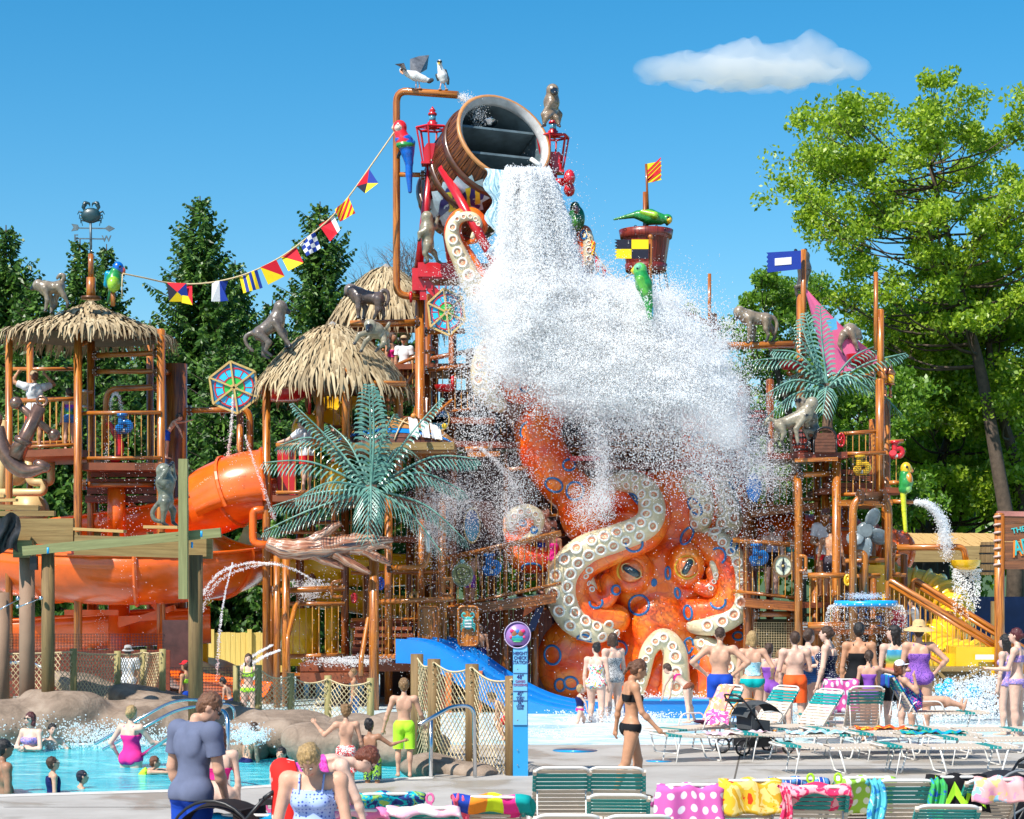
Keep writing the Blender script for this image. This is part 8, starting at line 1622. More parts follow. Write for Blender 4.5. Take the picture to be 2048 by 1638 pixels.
# --- splash pool walkers
person('woman in a floral swimsuit, dark bun, walking in the splash pool',1192,38.4,1285,w=1.2,face=-12,yaw=-40,lean=4,th=((-.03,.25,-1),(.05,-.05,-1)),sh=((0,-.45,-1),(0,-.1,-1)),skin=PALE,hair=('bun',HBK),wear=(('suit',FLO),))
person('woman in a black and white patterned swimsuit and sunglasses, beside the floral one',1226,39.2,1266,w=1.3,face=35,yaw=20,skin=PALE,hair=('bob',HB),glasses=True,wear=(('suit',ZEB),))
person('toddler in a navy life vest and pink bottoms stepping in the foam',1160,38,1369,w=1.1,face=-75,hd=1.42,th=((-.03,.5,-.9),(.05,-.25,-1)),sh=((0,-.3,-1),(0,-.5,-1)),ua=((-.3,.6,-.7),(.2,.5,-.8)),skin=PALE,hair=('short',HBL),wear=(('vest',NAVY),('brief',HOT)),vox=.012)
person('child with swim goggles bending over near the foot of the octopus',1376,37,1328,h=1.32,w=.95,lean=55,face=60,hp=-20,th=((-.05,-.1,-1),(.2,.1,-1)),sh=((-.25,-.2,-1),(.1,-.3,-1)),ua=((-.1,.5,-.8),(.1,.5,-.8)),skin=PALE,hair=('short',HB),wear=(('band',HOT,(.2,.23)),('brief',pattern('leopard_print','splash',[(.1,.02,.02),(.3,.1,.05),(.05,.01,.01)],40))))
person('woman in a black bikini walking left to right across the concrete deck',1262,23.8,1319,z0=0,w=.93,face=-78,hp=24,lean=2,th=((-.02,.28,-1),(.02,-.22,-1)),sh=((0,.02,-1),(0,-.38,-1)),ua=((-.22,-.38,-1),(.2,.22,-1)),fa=((-.3,-.05,-1),(.1,.75,-.8)),skin=TANN,hair=('pony',(.13,.05,.02)),wear=(('band',BLKC,(.165,.215)),('brief',BLKC)),vox=.009)
# --- foreground left
r=person('man in a grey T-shirt and royal blue shorts leaning over the stroller',384,16.7,1386,h=1.84,w=1.08,sex='m',face=-40,lean=5,hp=36,yaw=42,ua=((-.2,-.05,-1),(.12,.12,-1)),fa=((.05,.3,-1),(-.2,.45,-.9)),skin=FAIR,hair=('short',(.17,.07,.03)),glasses=True,wear=(('shirt',C_((.12,.14,.22))),('trunks',ROY,.75)),vox=.011)
r=person('blonde woman in a blue dotted halter top looking down in front',632,14,1482,h=1.66,w=1.3,face=172,lean=10,hp=42,ua=((-.2,.15,-1),(.2,.15,-1)),fa=((.1,.3,-1),(-.1,.3,-1)),skin=FAIR,hair=('lowbun',HBL),wear=(('suit',BDOT,.212),),vox=.010)
person('stooping woman with auburn hair in magenta top and red printed wrap',575,16.2,1495,h=1.64,w=1.15,face=-80,lean=78,hp=-10,up=True,ua=((-.1,.4,-.9),(.1,.4,-.9)),fa=((0,.3,-1),(0,.3,-1)),skin=PALE,hair=('short',(.16,.035,.012)),glasses=True,wear=(('band',MAG,(.03,.2)),('skirt',REDP_,.9)),vox=.012)
person('woman with very long red hair seated by the steel rail, back to the viewer',438,22,1452,h=1.6,w=1.05,face=6,skin=PALE,hair=('vlong',(.17,.035,.012)),wear=(('band',HOT,(.1,.18)),),th=((-.2,.95,-.1),(.2,.95,-.1)),sh=((0,.1,-1),(0,.1,-1)))
# --- boys by the pool steps
person('boy in lime green shorts holding the steel handrail',808,27.0,1356,z0=0,w=.92,sex='m',face=4,ua=((-.38,.1,-1),(.4,.15,-1)),fa=((-.25,.2,-1),(.25,.6,-.8)),skin=FAIR,hair=('short',HLB),wear=(('trunks',LIME,.92),),vox=.010)
person('small boy with curly hair in red white flowered trunks, hand raised',692,26.2,1408,h=1.26,w=.9,sex='m',face=16,ua=((-.6,.4,-.6),(.3,.1,-1)),fa=((-.5,.3,.7),(.3,.3,-1)),skin=FAIR,hair=('curly',HLB),wear=(('trunks',HAW,.9),),vox=.011)
person('small black haired boy in navy and green trunks holding the hand of the taller boy',745,26.3,1437,h=1.12,w=.88,sex='m',face=-12,side=-6,ua=((-.25,.2,-1),(.75,.3,-.55)),fa=((0,.3,-1),(.8,.2,.25)),skin=MED,hair=('short',HBK),wear=(('trunks',GRF,.9),),vox=.011)
person('boy with short brown hair on the pool rock, water jet in front of him',492,30.4,1446,h=1.3,w=.92,sex='m',face=-50,lean=14,skin=FAIR,hair=('short',HB),wear=(('trunks',NAVY),))
person('girl with wet black hair just above the water beside the dark rock',563,28,1494,h=1.35,face=165,skin=FAIR,hair=('short',HBK))
# --- in the left pool
person('red haired woman in sunglasses with folded arms, waist deep by the rock wall',62,32.2,1424,h=1.62,w=1.2,face=150,ua=((-.3,.25,-.9),(.3,.25,-.9)),fa=((.9,.4,.0),(-.9,.4,.05)),skin=PALE,hair=('bob',(.09,.015,.015)),glasses=True,wear=(('band',PNKP,(.15,.22)),))
person('dark haired child in the splash right of the folded arm woman',104,32.6,1447,h=1.4,w=1,face=-150,skin=PALE,hair=('short',HBK),ua=((-.5,.3,-.7),(.5,.3,-.7)),fa=((.2,.5,.6),(-.2,.5,.6)))
person('blonde woman in a hot pink swimsuit walking in the pool, back to the viewer',262,29.6,1411,h=1.64,w=1.15,face=-25,ua=((-.5,-.2,-.8),(.4,.5,-.8)),fa=((.2,.5,-.8),(.6,.7,-.2)),skin=PALE,hair=('lowbun',HBL),wear=(('suit',HOT),))
person('man with wet dark hair cut by the left edge of the picture, in the pool',6,26.2,1478,h=1.8,sex='m',w=1.15,face=-60,skin=MED,hair=('short',HBK),glasses=True,wear=(('trunks',NAVY),))
person('boy in a navy life vest standing in the pool near the edge',107,26.2,1513,h=1.15,sex='m',w=1,face=-70,hp=-12,skin=FAIR,hair=('short',HB),wear=(('vest',NAVY),),vox=.011)
person('small child with a black swim cap and goggles, only the head above water',163,26.8,1541,h=1.1,sex='m',face=-70,skin=FAIR,hair=('short',(.01,.01,.03)),vox=.011)
person('red haired boy swimming to the right with a lime float',268,28.6,1513,h=1.1,sex='m',face=-80,lean=50,hp=-45,skin=FAIR,hair=('short',HR_),wear=(('vest',LIME),),ua=((-.2,.9,0),(.2,.9,0)),fa=((0,.9,-.1),(0,.9,-.1)))
# --- behind the nets
person('girl in a lime bikini behind the middle rope net',497,38.5,1307,w=.95,face=175,skin=PALE,hair=('long',HB),wear=(('band',LIME),('brief',LIME)))
person('boy with shaved head behind the middle rope net, facing left',708,37.4,1336,w=.9,sex='m',face=85,skin=TANN,hair=('buzz',HLB),wear=(('trunks',BSTR,.8),))
r=person('lifeguard in white shirt and grey sun hat behind the far left rope net',256,39,1292,w=1.05,sex='m',face=10,skin=TANN,hair=('short',HB),wear=(('shirt',WHT),('trunks',RED)),z0=-.1); hat(r,'bucket',plain((.35,.34,.33),.8),'sun_hat')
r=person('girl in a green bikini right of the big timber post, wearing a pink cap',372,38,1322,w=.9,face=60,skin=TANN,hair=('short',HB),wear=(('band',LIME),('trunks',ROY,.3))); hat(r,'cap',RED,'cap')
person('small dark haired child bending behind the net left of the lime bikini girl',463,37.5,1355,h=1.0,w=.9,face=70,lean=25,skin=FAIR,hair=('short',HBK),wear=(('trunks',NAVY),))
person('child crouching in red shorts behind the net at the foot of the blue slide',1016,33,1385,h=1.0,w=.9,sex='m',face=80,lean=40,skin=FAIR,hair=('short',HB),wear=(('trunks',RED),),th=((-.1,.7,-.7),(.1,.7,-.7)),sh=((0,-.6,-.8),(0,-.6,-.8)))
# --- on the towers
r=person('lifeguard in white and red shirt shading the eyes on the left tower deck',69,44.6,742,z0=Z(902,44.6),sex='m',face=30,w=1.1,ua=((-.6,.3,.25),(.6,.3,.2)),fa=((.5,.3,.7),(-.5,.3,.7)),skin=TANN,hair=('short',HR_),wear=(('shirt',WHT),('trunks',RED))); hat(r,'cap',plain((.45,.33,.2),.8),'cap')
person('girl in a rainbow striped swimsuit on the left tower deck',138,44.6,776,z0=Z(902,44.6),w=.92,face=40,skin=FAIR,hair=('lowbun',HB),wear=(('suit',pattern('rainbow_stripe','bands',[(.7,.05,.1),(.8,.3,.02),(.7,.6,.02),(.1,.5,.1),(.02,.2,.6),(.3,.05,.5)],1)),('trunks',BSTR,.3)))
person('boy with swim goggles stretching an arm past the drum column',334,44.4,826,z0=Z(925,44.4),sex='m',w=.9,face=-85,lean=35,ua=((-.1,.95,.1),(.1,.6,-.8)),fa=((0,1,.25),(0,.4,-1)),skin=FAIR,hair=('short',HB),wear=(('trunks',ROY),))
r=person('lifeguard in white shirt and khaki hat leaning on the middle tower rail',612,43.7,836,z0=Z(988,43.7),sex='m',w=1.1,face=62,lean=8,ua=((-.2,.85,-.55),(.1,.3,-1)),fa=((0,.95,-.2),(0,.4,-.9)),skin=PALE,hair=('short',HB),wear=(('shirt',WHT),('trunks',RED))); hat(r,'bucket',plain((.16,.17,.09),.8),'sun_hat'); text(r[0],'LIF',627,880,43.38,7,RED,ext=.002)
person('woman with long dark curly hair high on the rear tower stair',783,47.6,664,z0=Z(735,47.6)-.8,face=-120,w=1.1,skin=TANN,hair=('long',HB),wear=(('band',HOT,(.1,.2)),))
r=person('lifeguard with tan visor and sunglasses on the rear tower landing',808,47.2,672,z0=Z(735,47.2)-.7,sex='m',face=170,glasses=True,skin=TANN,hair=('short',HB),wear=(('shirt',WHT),)); hat(r,'cap',plain((.45,.33,.2),.8),'cap')
person('guest in blue top behind the rear tower upper railing, right of the tall post',860,47.2,668,z0=Z(740,47.2)-.5,face=90,w=1.2,skin=PALE,hair=('short',HB),wear=(('suit',TEAL),))
person('man with arm raised on the left walkway, back to the octopus arm',1090,45.2,1012,z0=Z(1190,45.2),sex='m',w=1.05,face=-150,ua=((-.2,.1,-1),(.6,.1,.7)),fa=((-.2,.4,-1),(.7,.1,.8)),skin=(.5,.24,.17),hair=('buzz',HB),wear=(('trunks',ROY),))
person('dark skinned man seen from behind on the left walkway',1103,46.4,1005,z0=Z(1180,46.4),sex='m',w=1.1,face=-20,ua=((-.2,0,-1),(.8,0,-.1)),fa=((0,.1,-1),(.8,.1,.2)),skin=DARK,hair=('short',HBK),wear=(('trunks',BLKC),))
person('girl with black hair shouting at the left walkway rail',1107,44.9,1054,z0=Z(1190,44.9),w=.9,face=170,skin=TANN,hair=('short',HBK),wear=(('suit',HOT),))
person('guest stooping behind the medallion on the left walkway',940,45,1102,z0=Z(1215,45)-.1,w=1.1,face=-40,lean=20,skin=FAIR,hair=('short',HBK),wear=(('trunks',PURP),))
person('woman in a navy striped strapless top leaning over the right walkway rail',1543,44.6,1050,z0=Z(1196,44.6),w=1.3,face=-10,lean=12,hp=20,skin=PALE,hair=('lowbun',HB),wear=(('band',STR2,(.06,.2)),('trunks',BLKC,.5)))
person('child in a lime vest half hidden behind the compass',1580,45,1062,z0=Z(1196,45),h=1.1,face=10,skin=FAIR,hair=('short',HLB),wear=(('vest',C_((.05,.4,.4))),))
r=person('lifeguard with dark visor and sunglasses on the right tower',1652,44.6,1018,z0=Z(1206,44.6)+.1,sex='m',face=160,glasses=True,ua=((-.25,.1,-1),(.25,.1,-1)),fa=((.5,.8,-.2),(-.5,.8,-.2)),skin=TANN,hair=('short',HB),wear=(('shirt',WHT),('trunks',RED,.4))); hat(r,'cap',plain((.2,.1,.1),.8),'visor')
person('shirtless youth in dark patterned trunks climbing on the right tower rail',1662,43.9,1049,h=1.7,sex='m',w=.98,face=-30,yaw=40,lean=8,side=-4,ua=((-.35,.3,-.9),(.25,0,-1)),fa=((-.3,.3,-1),(0,.5,-.9)),th=((-.2,.5,-.8),(.1,.1,-1)),sh=((0,-.3,-1),(0,-.2,-1)),skin=TANN,hair=('short',HB),wear=(('trunks',pattern('dark_print','stripes',[(.02,.02,.03),(.1,.08,.1)],14),.6),))
person('child in a light shirt aiming the red gun behind the long stair rail',1834,42.9,1196,z0=-.1,h=1.25,sex='m',face=70,lean=10,ua=((-.2,.9,-.3),(.2,.9,-.3)),fa=((0,1,0),(0,1,0)),skin=FAIR,hair=('short',HB),wear=(('shirt',WHT),('trunks',NAVY)))
person('child with dark hair under the walkway behind the blue slide',962,43.6,1247,h=1.2,z0=-.1,face=170,skin=MED,hair=('short',HBK),wear=(('trunks',NAVY),))
# --- reclining woman: torso back on the lounger
r=person('woman in white cap and bright printed swimsuit sunbathing on the reclined lounger',1834,32.9,1322,h=1.6,w=1.3,face=-88,lean=-34,hp=28,up=True,th=((-.05,1,-.02),(.05,1,.1)),sh=((-.02,1,-.16),(.02,1,-.3)),ua=((-.2,.2,-1),(.25,.6,-.6)),fa=((0,.9,-.4),(.1,-.2,.9)),skin=FAIR,hair=('bob',HR_),glasses=True,wear=(('suit',MULT),)); hat(r,'cap',plain((.75,.75,.8),.8),'cap')
# ================================================================ SUN LOUNGERS, TOWELS, STROLLERS
M_FRM=plain((.72,.7,.66),.3,.06,4,coat=.3); M_STB=plain((.62,.52,.42),.5,.1,5); M_STT=plain((.0,.26,.25),.45,.12,5)
WL=.53; _lm={}
def lmesh():
    if _lm: return
    w_=WL/2
    def mk(n_,fn,mt): mb=MB(); fn(mb); _lm[n_]=mb.mesh(n_.split('!')[0],mt,V(0,0,0))
    mk('seat_frame',lambda b:b.tube(fillet([V(-w_,-.05,0),V(-w_,1.28,0),V(w_,1.28,0),V(w_,-.05,0)],.09),.014,8),M_FRM)
    mk('back_frame',lambda b:b.tube(fillet([V(-w_,0,0),V(-w_,-.74,0),V(w_,-.74,0),V(w_,0,0)],.11,6),.015,8),M_FRM)
    for nm,mt in(('strap!b',M_STB),('strap!t',M_STT)):
        def f(b):
            b.box((0,0,.013),(WL-.02,.045,.003)); 
            for s in(-1,1): b.box((s*w_,0,0),(.036,.045,.034))
        mk(nm,f,mt)
    mk('leg!1',lambda b:b.tube(fillet([V(-w_,.12,-.01),V(-w_,.22,-.35),V(w_,.22,-.35),V(w_,.12,-.01)],.06),.013,7),M_FRM)
    mk('leg!2',lambda b:b.tube(fillet([V(-w_,1.1,-.01),V(-w_,1.0,-.35),V(w_,1.0,-.35),V(w_,1.1,-.01)],.06),.013,7),M_FRM)
    mk('arm_rest',lambda b:b.tube(fillet([V(0,-.12,0),V(0,-.02,.2),V(0,.42,.2),V(0,.5,0)],.09),.013,7),M_FRM)
    mk('back_prop',lambda b:b.tube([V(-w_+.03,0,0),V(-w_+.03,-.42,.0),V(w_-.03,-.42,0),V(w_-.03,0,0)],.009,6),M_FRM)
def lounger(label, px, d, ang, yaw=0, ytop=None, arms=False, group='strap sun loungers on the deck', z=0.36, zb=0):
    lmesh(); T_=Thing('sun_lounger',label,'sun lounger',V(X(px,d),d,zb),group); T_.o.rotation_euler=(0,0,radians(yaw)); o=T_.o
    if ytop is not None: ang=math.degrees(math.asin(min(.97,max(.05,(Z(ytop,d)-z)/.75))))
    a=radians(ang)
    def put(k_,loc,rx=0,pa=None): q=link(k_.split('!')[0],_lm[k_],o,loc); q.rotation_euler=(rx,0,0); return q
    put('seat_frame',V(0,0,z)); put('leg!1',V(0,0,z)); put('leg!2',V(0,0,z)); put('back_frame',V(0,0,z),-a)
    # prop from the upper back down to the seat frame
    q=put('back_prop',V(0,-.42*cos(a),z+.42*sin(a)),radians(80)-a*.0); 
    if arms: put('arm_rest',V(-WL/2-.02,0,z)); put('arm_rest',V(WL/2+.02,0,z))
    for i in range(12): s=.045+.057*i; put('strap!t' if 7<=i<=10 else 'strap!b',V(0,-s*cos(a)+.013*sin(a)*0,z+s*sin(a)),-a)
    for i in range(20): put('strap!t' if 13<=i<=15 else 'strap!b',V(0,.07+.06*i,z))
    Mw=Matrix.Translation(T_.base)@Matrix.Rotation(radians(yaw),4,'Z')
    return Mw,a,z
def towel(label, L, mat, l1=.35, l2=.4, w0=-.3, w1=.3, mat2=None, flip=False):
    "draped over the top bar: l1 hangs behind (outside), l2 lies on the strap side"
    Mw,a,z=L; top=V(0,-.76*cos(a),z+.76*sin(a)); dn=V(0,cos(a),-sin(a)); out=V(0,-sin(a),-cos(a))
    def f(u,v_):
        s=-l1+(l1+l2)*v_; x=w0+(w1-w0)*u
        if s<0: p=top+out*.03+(V(0,-.03,-1)*-s if a>.7 else (dn*.75+V(0,0,-.5)).normalized()*-s)
        else: p=top-out*.03+dn*s
        return Mw@(p+V(x+.02*sin(v_*7+x*9),.014*sin(u*19+v_*3),.012*sin(u*15+1))+V(.02*(u-.5)*abs(s),-.02*sin(u*8)*(s<0),-.03*abs(u-.5)*(abs(s)<.08)))
    mb=MB(); mb.grid(f,18,20); mb2=mb; c=f(.5,0)
    o=single('towel',mb,mat,label,'towel',None,'towels hung on the loungers'); md=o.modifiers.new('thickness','SOLIDIFY'); md.thickness=.012; return f
TW=lambda kind,cols,s=8,**q:pattern('towel_cloth',kind,cols,s,**q)
rows=[(522,1612,16.9,'lounger back under the turquoise towel, left of the blue dotted halter woman'),(722,1603,17.0,'lounger with pink edged back just right of the blue dotted halter woman'),(852,1599,17.0,'lounger showing teal straps and a pink edge, below the wet deck'),(995,1578,18.2,'lounger under the rainbow block towel'),(1120,1524,19.6,'lounger with cream and teal back left of the bikini woman'),(1234,1524,19.6,'lounger with cream and teal back just in front of the bikini woman'),(1237,1574,18.3,'lower lounger overlapping the one before the bikini woman'),(1137,1612,16.9,'lounger top cut by the bottom edge, below the cream and teal one'),(1268,1613,16.9,'lounger top cut by the bottom edge, below the bikini woman'),(1365,1556,18.6,'lounger under the pink dotted towel'),(1480,1548,18.6,'lounger under the orange and gold towel'),(1585,1544,19.6,'lounger under the blue striped towel'),(1627,1560,18.0,'lounger with teal back and pink edging towel'),(1703,1542,19.6,'lounger under the lime dotted towel'),(1790,1548,18.4,'lounger with wide teal back between the lime and black towels'),(1880,1541,19.4,'lounger under the black and lime zigzag towel'),(1960,1546,19.2,'lounger under the pastel bikini towel at right'),(1877,1594,17.8,'small teal lounger back below the zigzag towel'),(1402,1624,16.6,'lounger top cut by the bottom edge, below the pink dotted towel'),(1518,1624,16.6,'lounger top cut by the bottom edge, below the orange towel'),(1765,1626,16.6,'lounger top cut by the bottom edge, below the wide teal back'),(655,1580,18.8,'lounger behind the blue dotted halter woman, orange towel side'),(772,1572,18.9,'lounger under the navy towel with bright print')]
LG=[lounger(lab,px,d,50,random.uniform(-5,5),yt) for px,yt,d,lab in rows]
towel('turquoise towel on the lounger left of the blue dotted halter woman',LG[0],TW('splash',[(.0,.25,.5),(.0,.3,.55)],3))
towel('pink towel edge over the lounger right of the blue dotted halter woman',LG[1],TW('splash',[(.8,.2,.4),(.85,.45,.55)],5),.06,.4)
towel('pale pink and white towel over the lounger below the wet deck',LG[2],TW('splash',[(.8,.45,.55),(.75,.7,.7)],5),.05,.4)
towel('rainbow block towel in blue, orange, lime and pink',LG[3],TW('bands',[(.01,.05,.35),(.85,.25,.02),(.6,.75,.02),(.8,.03,.25),(.0,.3,.3)],1,kindc='UV'),.16,.4,-.33,.36)
towel('salmon pink flamingo coloured cloth at the left of the rainbow towel',LG[3],C_((.85,.12,.2)),.42,.1,-.36,-.22)
towel('lilac pink towel with white dots',LG[9],TW('dots',[(.6,.12,.4),(.75,.7,.78)],6,kindc='UV'),.34,.4,-.31,.31)
towel('orange, red and gold picture towel',LG[10],TW('splash',[(.7,.05,.01),(.75,.45,.03),(.8,.6,.2),(.65,.35,.02),(.2,.05,.01)],3),.3,.4)
towel('blue and white vertically striped towel',LG[11],TW('vstripes',[(.01,.06,.35),(.7,.7,.75),(.01,.05,.3),(.1,.3,.6)],3),.34,.4)
towel('rolled pink and white towel edging the teal lounger back',LG[12],TW('splash',[(.75,.03,.12),(.85,.35,.4)],9),.06,.35)
towel('hanging end of the pink towel at the left of the teal back',LG[12],TW('splash',[(.75,.03,.12),(.85,.35,.4)],9),.5,.05,-.33,-.24)
towel('lime green towel with white dots',LG[13],TW('dots',[(.3,.55,.06),(.7,.75,.65)],6,kindc='UV'),.42,.4)
towel('blue and turquoise towel hanging left of the wide teal back',LG[14],TW('splash',[(.02,.2,.55),(.1,.5,.6),(.6,.7,.75)],7),.42,.1,-.34,-.2)
towel('blue green print towel hanging right of the wide teal back',LG[14],TW('splash',[(.02,.1,.4),(.05,.4,.1),(.02,.25,.5)],7),.45,.1,.2,.34)
fz=towel('black towel with a lime zigzag and white trim',LG[15],BLKC,.32,.4)
mb=MB(); zp=[(.12,.52),(.3,.2),(.42,.45),(.58,.15),(.7,.45),(.9,.2),(.9,.0),(.7,.25),(.58,-.0),(.42,.22),(.3,.0),(.12,.28)]
for i in range(5): q=[zp[i],zp[i+1],zp[10-i],zp[11-i]]; mb.add([fz(a,max(0,b_)*.8+.04)+V(0,-.02,0) for a,b_ in q],[(0,1,2,3)])
single('zigzag_print',mb,LIME,'lime zigzag printed on the black towel','print')
towel('pastel blue, pink and coral bikini and towel hung on the right lounger',LG[16],TW('floral',[(.8,.4,.4),(.3,.6,.75),(.8,.5,.2),(.75,.3,.45)],14),.2,.3,-.22,.28)
towel('coral orange towel left of the navy printed one',LG[21],C_((.85,.17,.06)),.35,.3,-.1,.3); towel('navy towel with turquoise and lime print',LG[22],TW('splash',[(.01,.02,.12),(.02,.04,.2),(.0,.4,.5),(.3,.5,.1),(.02,.03,.15)],7),.3,.35,-.35,.35)
for px,py,d,lab,c_ in((540,1612,16.8,'pink towel clip on the turquoise towel',(.8,.15,.35)),(708,1604,16.9,'pink towel clip beside the blue dotted halter woman',(.8,.15,.35)),(860,1597,16.8,'pink towel clip on the pale pink towel',(.8,.15,.35)),(1621,1557,17.9,'lime towel clip at the left of the pink edged back',(.4,.75,.02)),(1676,1556,17.9,'lime towel clip at the right of the pink edged back',(.4,.75,.02))):
    mb=MB(); p=P(px,py,d); mb.tube([p+V(.03*cos(t),0,.04*sin(t)) for t in np.linspace(0,6.28,12)[:-1]],.012,6,closed=True); mb.box(p-V(0,0,.05),(.035,.03,.05)); single('towel_clip',mb,plain(c_,.3),lab,'clip',None,'towel clips')
# middle group at right
A1=lounger('lounger with raised teal back and a pink orange towel, nearest the blue wall',1428,31.2,58,128,arms=True); towel('pink and orange patterned towel over the raised back by the blue wall',A1,TW('floral',[(.85,.3,.2),(.8,.6,.5),(.85,.5,.1),(.75,.25,.35)],16),.1,.75,-.1,.27)
A2=lounger('lounger with raised teal back behind the black stroller',1535,32,50,128,arms=True); A3=lounger('lounger with raised teal back right of the black stroller',1620,31.4,48,128)
towel('white and pink dotted towel hanging behind the lounger right of the stroller',lounger('lounger back mostly covered by the white and pink dotted towel',1668,33,62,10),TW('dots',[(.7,.1,.35),(.75,.7,.75)],6,kindc='UV'),.55,.4)
A4=lounger('lounger seen from behind between the dotted towel and the sunbather',1722,31,62,6); A5=lounger('lounger carrying the sunbathing woman in the white cap',1822,33,58,-86,arms=True,z=.45); towel('blue and teal striped towel under the sunbather',A5,TW('vstripes',[(.01,.1,.5),(.0,.3,.4),(.02,.05,.3)],2),.2,.75)
for px,d,yw,lab,tw in((1700,30.4,-80,'flat lounger with orange and red towels before the sunbather',[(.8,.35,.02),(.7,.08,.02),(.85,.6,.05)]),(1790,29.6,-82,'flat lounger with a blue green printed towel before the sunbather',[(.02,.1,.45),(.0,.35,.4),(.1,.4,.1)]),(1905,30.6,-84,'empty flat lounger right of the sunbather',None),(1560,29.6,-80,'flat lounger with a pale print towel below the stroller',[(.7,.6,.7),(.3,.55,.6),(.75,.7,.75)]),(1400,29.4,-70,'flat lounger with pink cloth at the left end of the group',[(.75,.4,.5),(.7,.65,.7)]),(1960,28.8,-84,'flat lounger with teal straps at the right edge',None),(1650,27.6,-82,'flat lounger in the second row below the teal ones',None),(1850,27.6,-82,'flat lounger in the second row at right',None)):
    L_=lounger(lab,px,d,4,yw)
    if tw:
        Mw,a,z=L_; mb=MB(); mb.grid(lambda u,v_:Mw@V(-.2+.42*u+.03*sin(v_*9),.1+.95*v_,z+.035+.02*sin(u*9+v_*13)+.015*sin(v_*31+u*5)),16,30); single('towel',mb,TW('splash',tw,5),'crumpled towel lying on the '+lab.split(' with')[0]+(' before the sunbather' if 'before' in lab else ' nearby')+', in '+('orange and red' if tw[0][0]==.8 else 'blue and green' if tw[0][2]==.45 else 'pale prints' if tw[0][0]==.7 else 'pink and white'),'towel',None,'towels lying on the loungers')
def stroller(label, px, d, yaw, mat, trim, s=1.0, cup=False):
    T_=Thing('stroller',label,'stroller',V(X(px,d),d,0)); T_.o.rotation_euler=(0,0,radians(yaw)); b0=T_.base; T_.base=V(0,0,0)
    for sx in(-.26,.26):
        mb=MB(); mb.tube(fillet([V(sx,-.45,1.02)*s,V(sx,-.2,.75)*s,V(sx,.1,.35)*s,V(sx,.45,.16)*s],.1),.016*s,8); mb.tube([V(sx,-.4,.16)*s,V(sx,-.05,.55)*s],.016*s,8); T_.part('frame_tube',mb,M_BLACK)
        for y,r_ in((-.4,.15),(.45,.12)):
            mb=MB(); mb.tube([V(sx,y+r_*s*cos(t),r_*s+r_*s*sin(t)*.88) for t in np.linspace(0,6.28,20)[:-1]],.02*s,7,closed=True); w_=T_.part('wheel',mb,M_BLACK); mb=MB()
            for t in range(5): mb.tube([V(sx,y,r_*s),V(sx,y+r_*s*cos(t*1.257),r_*s+r_*s*sin(t*1.257)*.88)],.008*s,5)
            link('spokes',mb.mesh('spokes',M_GREYP,V(0,0,0)),w_)
    mb=MB(); mb.tube(fillet([V(-.26,-.45,1.02)*s,V(-.2,-.52,1.08)*s,V(.2,-.52,1.08)*s,V(.26,-.45,1.02)*s],.05),.02*s,8); T_.part('handle',mb,M_BLACK)
    mb=MB(); mb.grid(lambda u,v_:V(.25*(2*u-1),.05-.42*cos(radians(20+130*v_)),.55+.42*sin(radians(20+130*v_))*(1-.12*(2*u-1)**2))*s,10,12); o=T_.part('canopy',mb,mat); mb=MB(); mb.box(V(0,.0,.48)*s,(.48*s,.36*s,.26*s)); mb.box(V(0,-.18,.68)*s,(.46*s,.08*s,.45*s)); T_.part('seat',mb,mat); mb=MB(); mb.box(V(0,-.05,.22)*s,(.44*s,.5*s,.16*s)); T_.part('basket',mb,M_BLACK)
    mb=MB(); mb.tube([V(-.26,.05-.43*cos(radians(a)),.55+.43*sin(radians(a)))*s for a in range(20,151,13)],.014*s,6); mb.tube([V(-.26,-.05,.55)*s,V(-.26,.3,.42)*s,V(.26,.3,.42)*s],.014*s,6); T_.part('trim',mb,trim)
    mb=MB(); mb.box(V(-.262,-.1,.62)*s,(.004,.12*s,.08*s)); T_.part('care_tag',mb,M_WHITE); T_.part('tray',MB().box(V(0,-.44,.98)*s,(.36*s,.16*s,.05*s)),M_BLACK)
    if cup:
        T2=Thing('drink_cup','clear cup of blue slush on the stroller tray','cup',b0+Matrix.Rotation(radians(yaw),3,'Z')@V(.0,-.44,1.0)*s); c=T2.base; mb=MB(); mb.lathe([(.035,.0),(.045,.12)],c,seg=16); T2.part('slush',mb,plain((.05,.3,.8),.2,.3,20)); mb=MB(); mb.lathe([(.048,.12),(.04,.16),(.015,.175)],c,seg=16); mb.tube([c+V(0,0,.16),c+V(.01,0,.24)],.005,6); T2.part('lid',mb,M_WHITE)
stroller('black stroller at left by the grey shirted man, tray with a cup on it',462,16.4,70,C_((.02,.015,.015)),M_BLACK,.95,True); stroller('grey stroller with orange piping among the middle loungers',1508,30.5,-60,C_((.06,.065,.07)),plain((.85,.3,.02),.4),.84); stroller('black stroller cut by the right edge, behind the pastel towel',2012,19.8,120,C_((.02,.02,.025)),M_GREYP,.85)
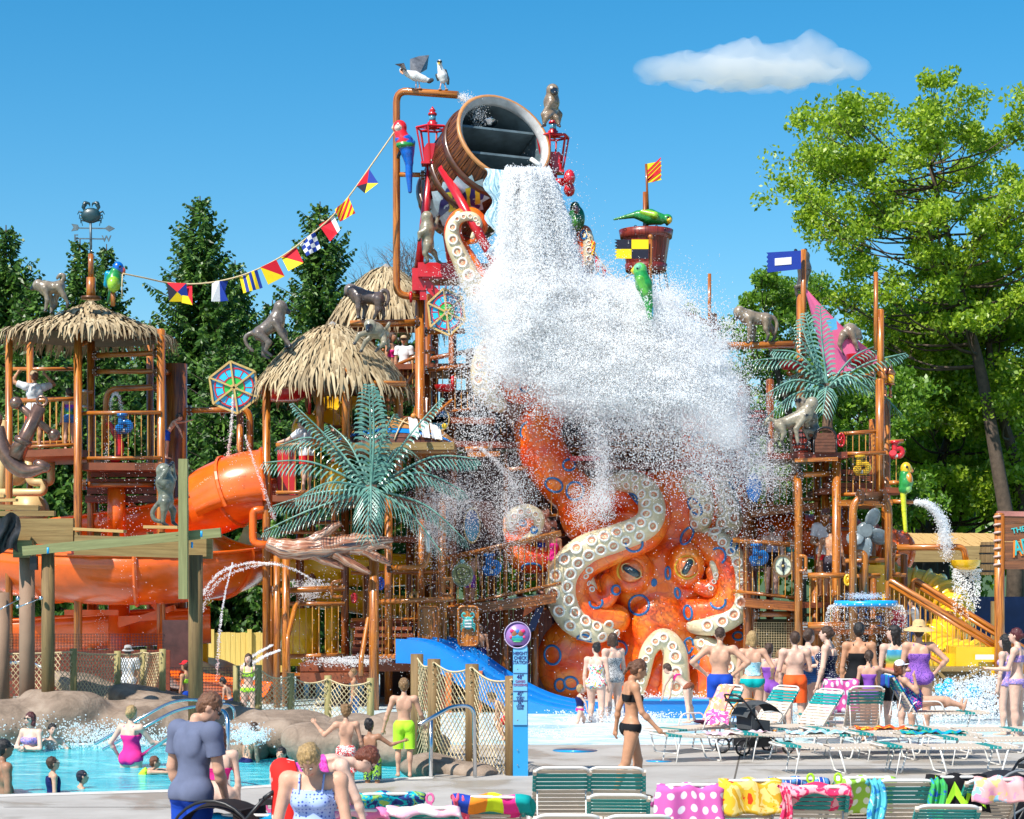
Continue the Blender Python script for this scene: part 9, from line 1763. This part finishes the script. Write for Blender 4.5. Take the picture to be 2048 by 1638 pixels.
for px,py,d,lab in((1400,1443,30.8,'dark pair of sandals on the seat of the lounger by the blue wall'),): mb=MB(); mb.ball(P(px,py,d),(.1,.05,.03),10,6); mb.ball(P(px+12,py+2,d),(.1,.05,.03),10,6); single('sandals',mb,C_((.05,.01,.03)),lab,'sandals')
mb=MB(); mb.grid(lambda u,v_:P(1412+45*u,1425+26*v_,30.9-.2*v_)+V(0,0,.05*sin(u*3.1)+.02*sin(v_*9+u*7)),10,8); single('crumpled_cloth',mb,TW('splash',[(.75,.7,.75),(.8,.1,.35),(.75,.75,.75)],6),'white and pink cloth bundled on the lounger by the blue wall','towel')
# foot swim bag pile beside the crate
for cx,cy,lab in((1885,1372,'turquoise netted tube behind the sunbather, left one'),(1945,1385,'turquoise netted tubes piled in the spray')):
    T_=Thing('netted_float',lab,'float',P(cx,cy+20,38.6))
    for k in range(5): mb=MB(); mb.ball(P(cx+random.uniform(-16,16),cy+random.uniform(-10,14),38.6),(.11,.09,.1),10,7); T_.part('float',mb,plain((.01,.4,.65),.35,.3,25))

# ================================================================ CLOUD
cp=[]
for px,py,rx,ry in((1340,138,60,16),(1400,125,45,30),(1455,128,50,36),(1500,108,45,34),(1530,130,60,32),(1580,112,40,42),(1625,110,42,40),(1665,122,45,34),(1700,140,40,20),(1520,150,160,16),(1440,148,120,12),(1310,148,36,7)):
    D=900; k=D/F; cp.append(ell(P(px,py,D+random.uniform(-5,5)),(rx*k,rx*k*.7,ry*k),None,5))
Vx,Fx,_,_=sdf(cp,1.4); Vx=Vx+np.array([mnoise.noise_vector(Vector(p)*.09)*4+mnoise.noise_vector(Vector(p)*.22)*1.6 for p in Vx])
m=bpy.data.materials.new('cloud_vapour'); m.use_nodes=True; n=m.node_tree; n.nodes.clear(); o=n.nodes.new('ShaderNodeOutputMaterial'); pv=n.nodes.new('ShaderNodeVolumePrincipled'); pv.inputs['Color'].default_value=(1,1,1,1); pv.inputs['Density'].default_value=.06; pv.inputs['Anisotropy'].default_value=.1; n.links.new(pv.outputs[0],o.inputs['Volume'])
me=npmesh('cloud',Vx,Fx,m,(0,0,0)); o=link('cloud',me); tag(o,'single small white fair weather cloud in the blue sky','cloud',None,'stuff')
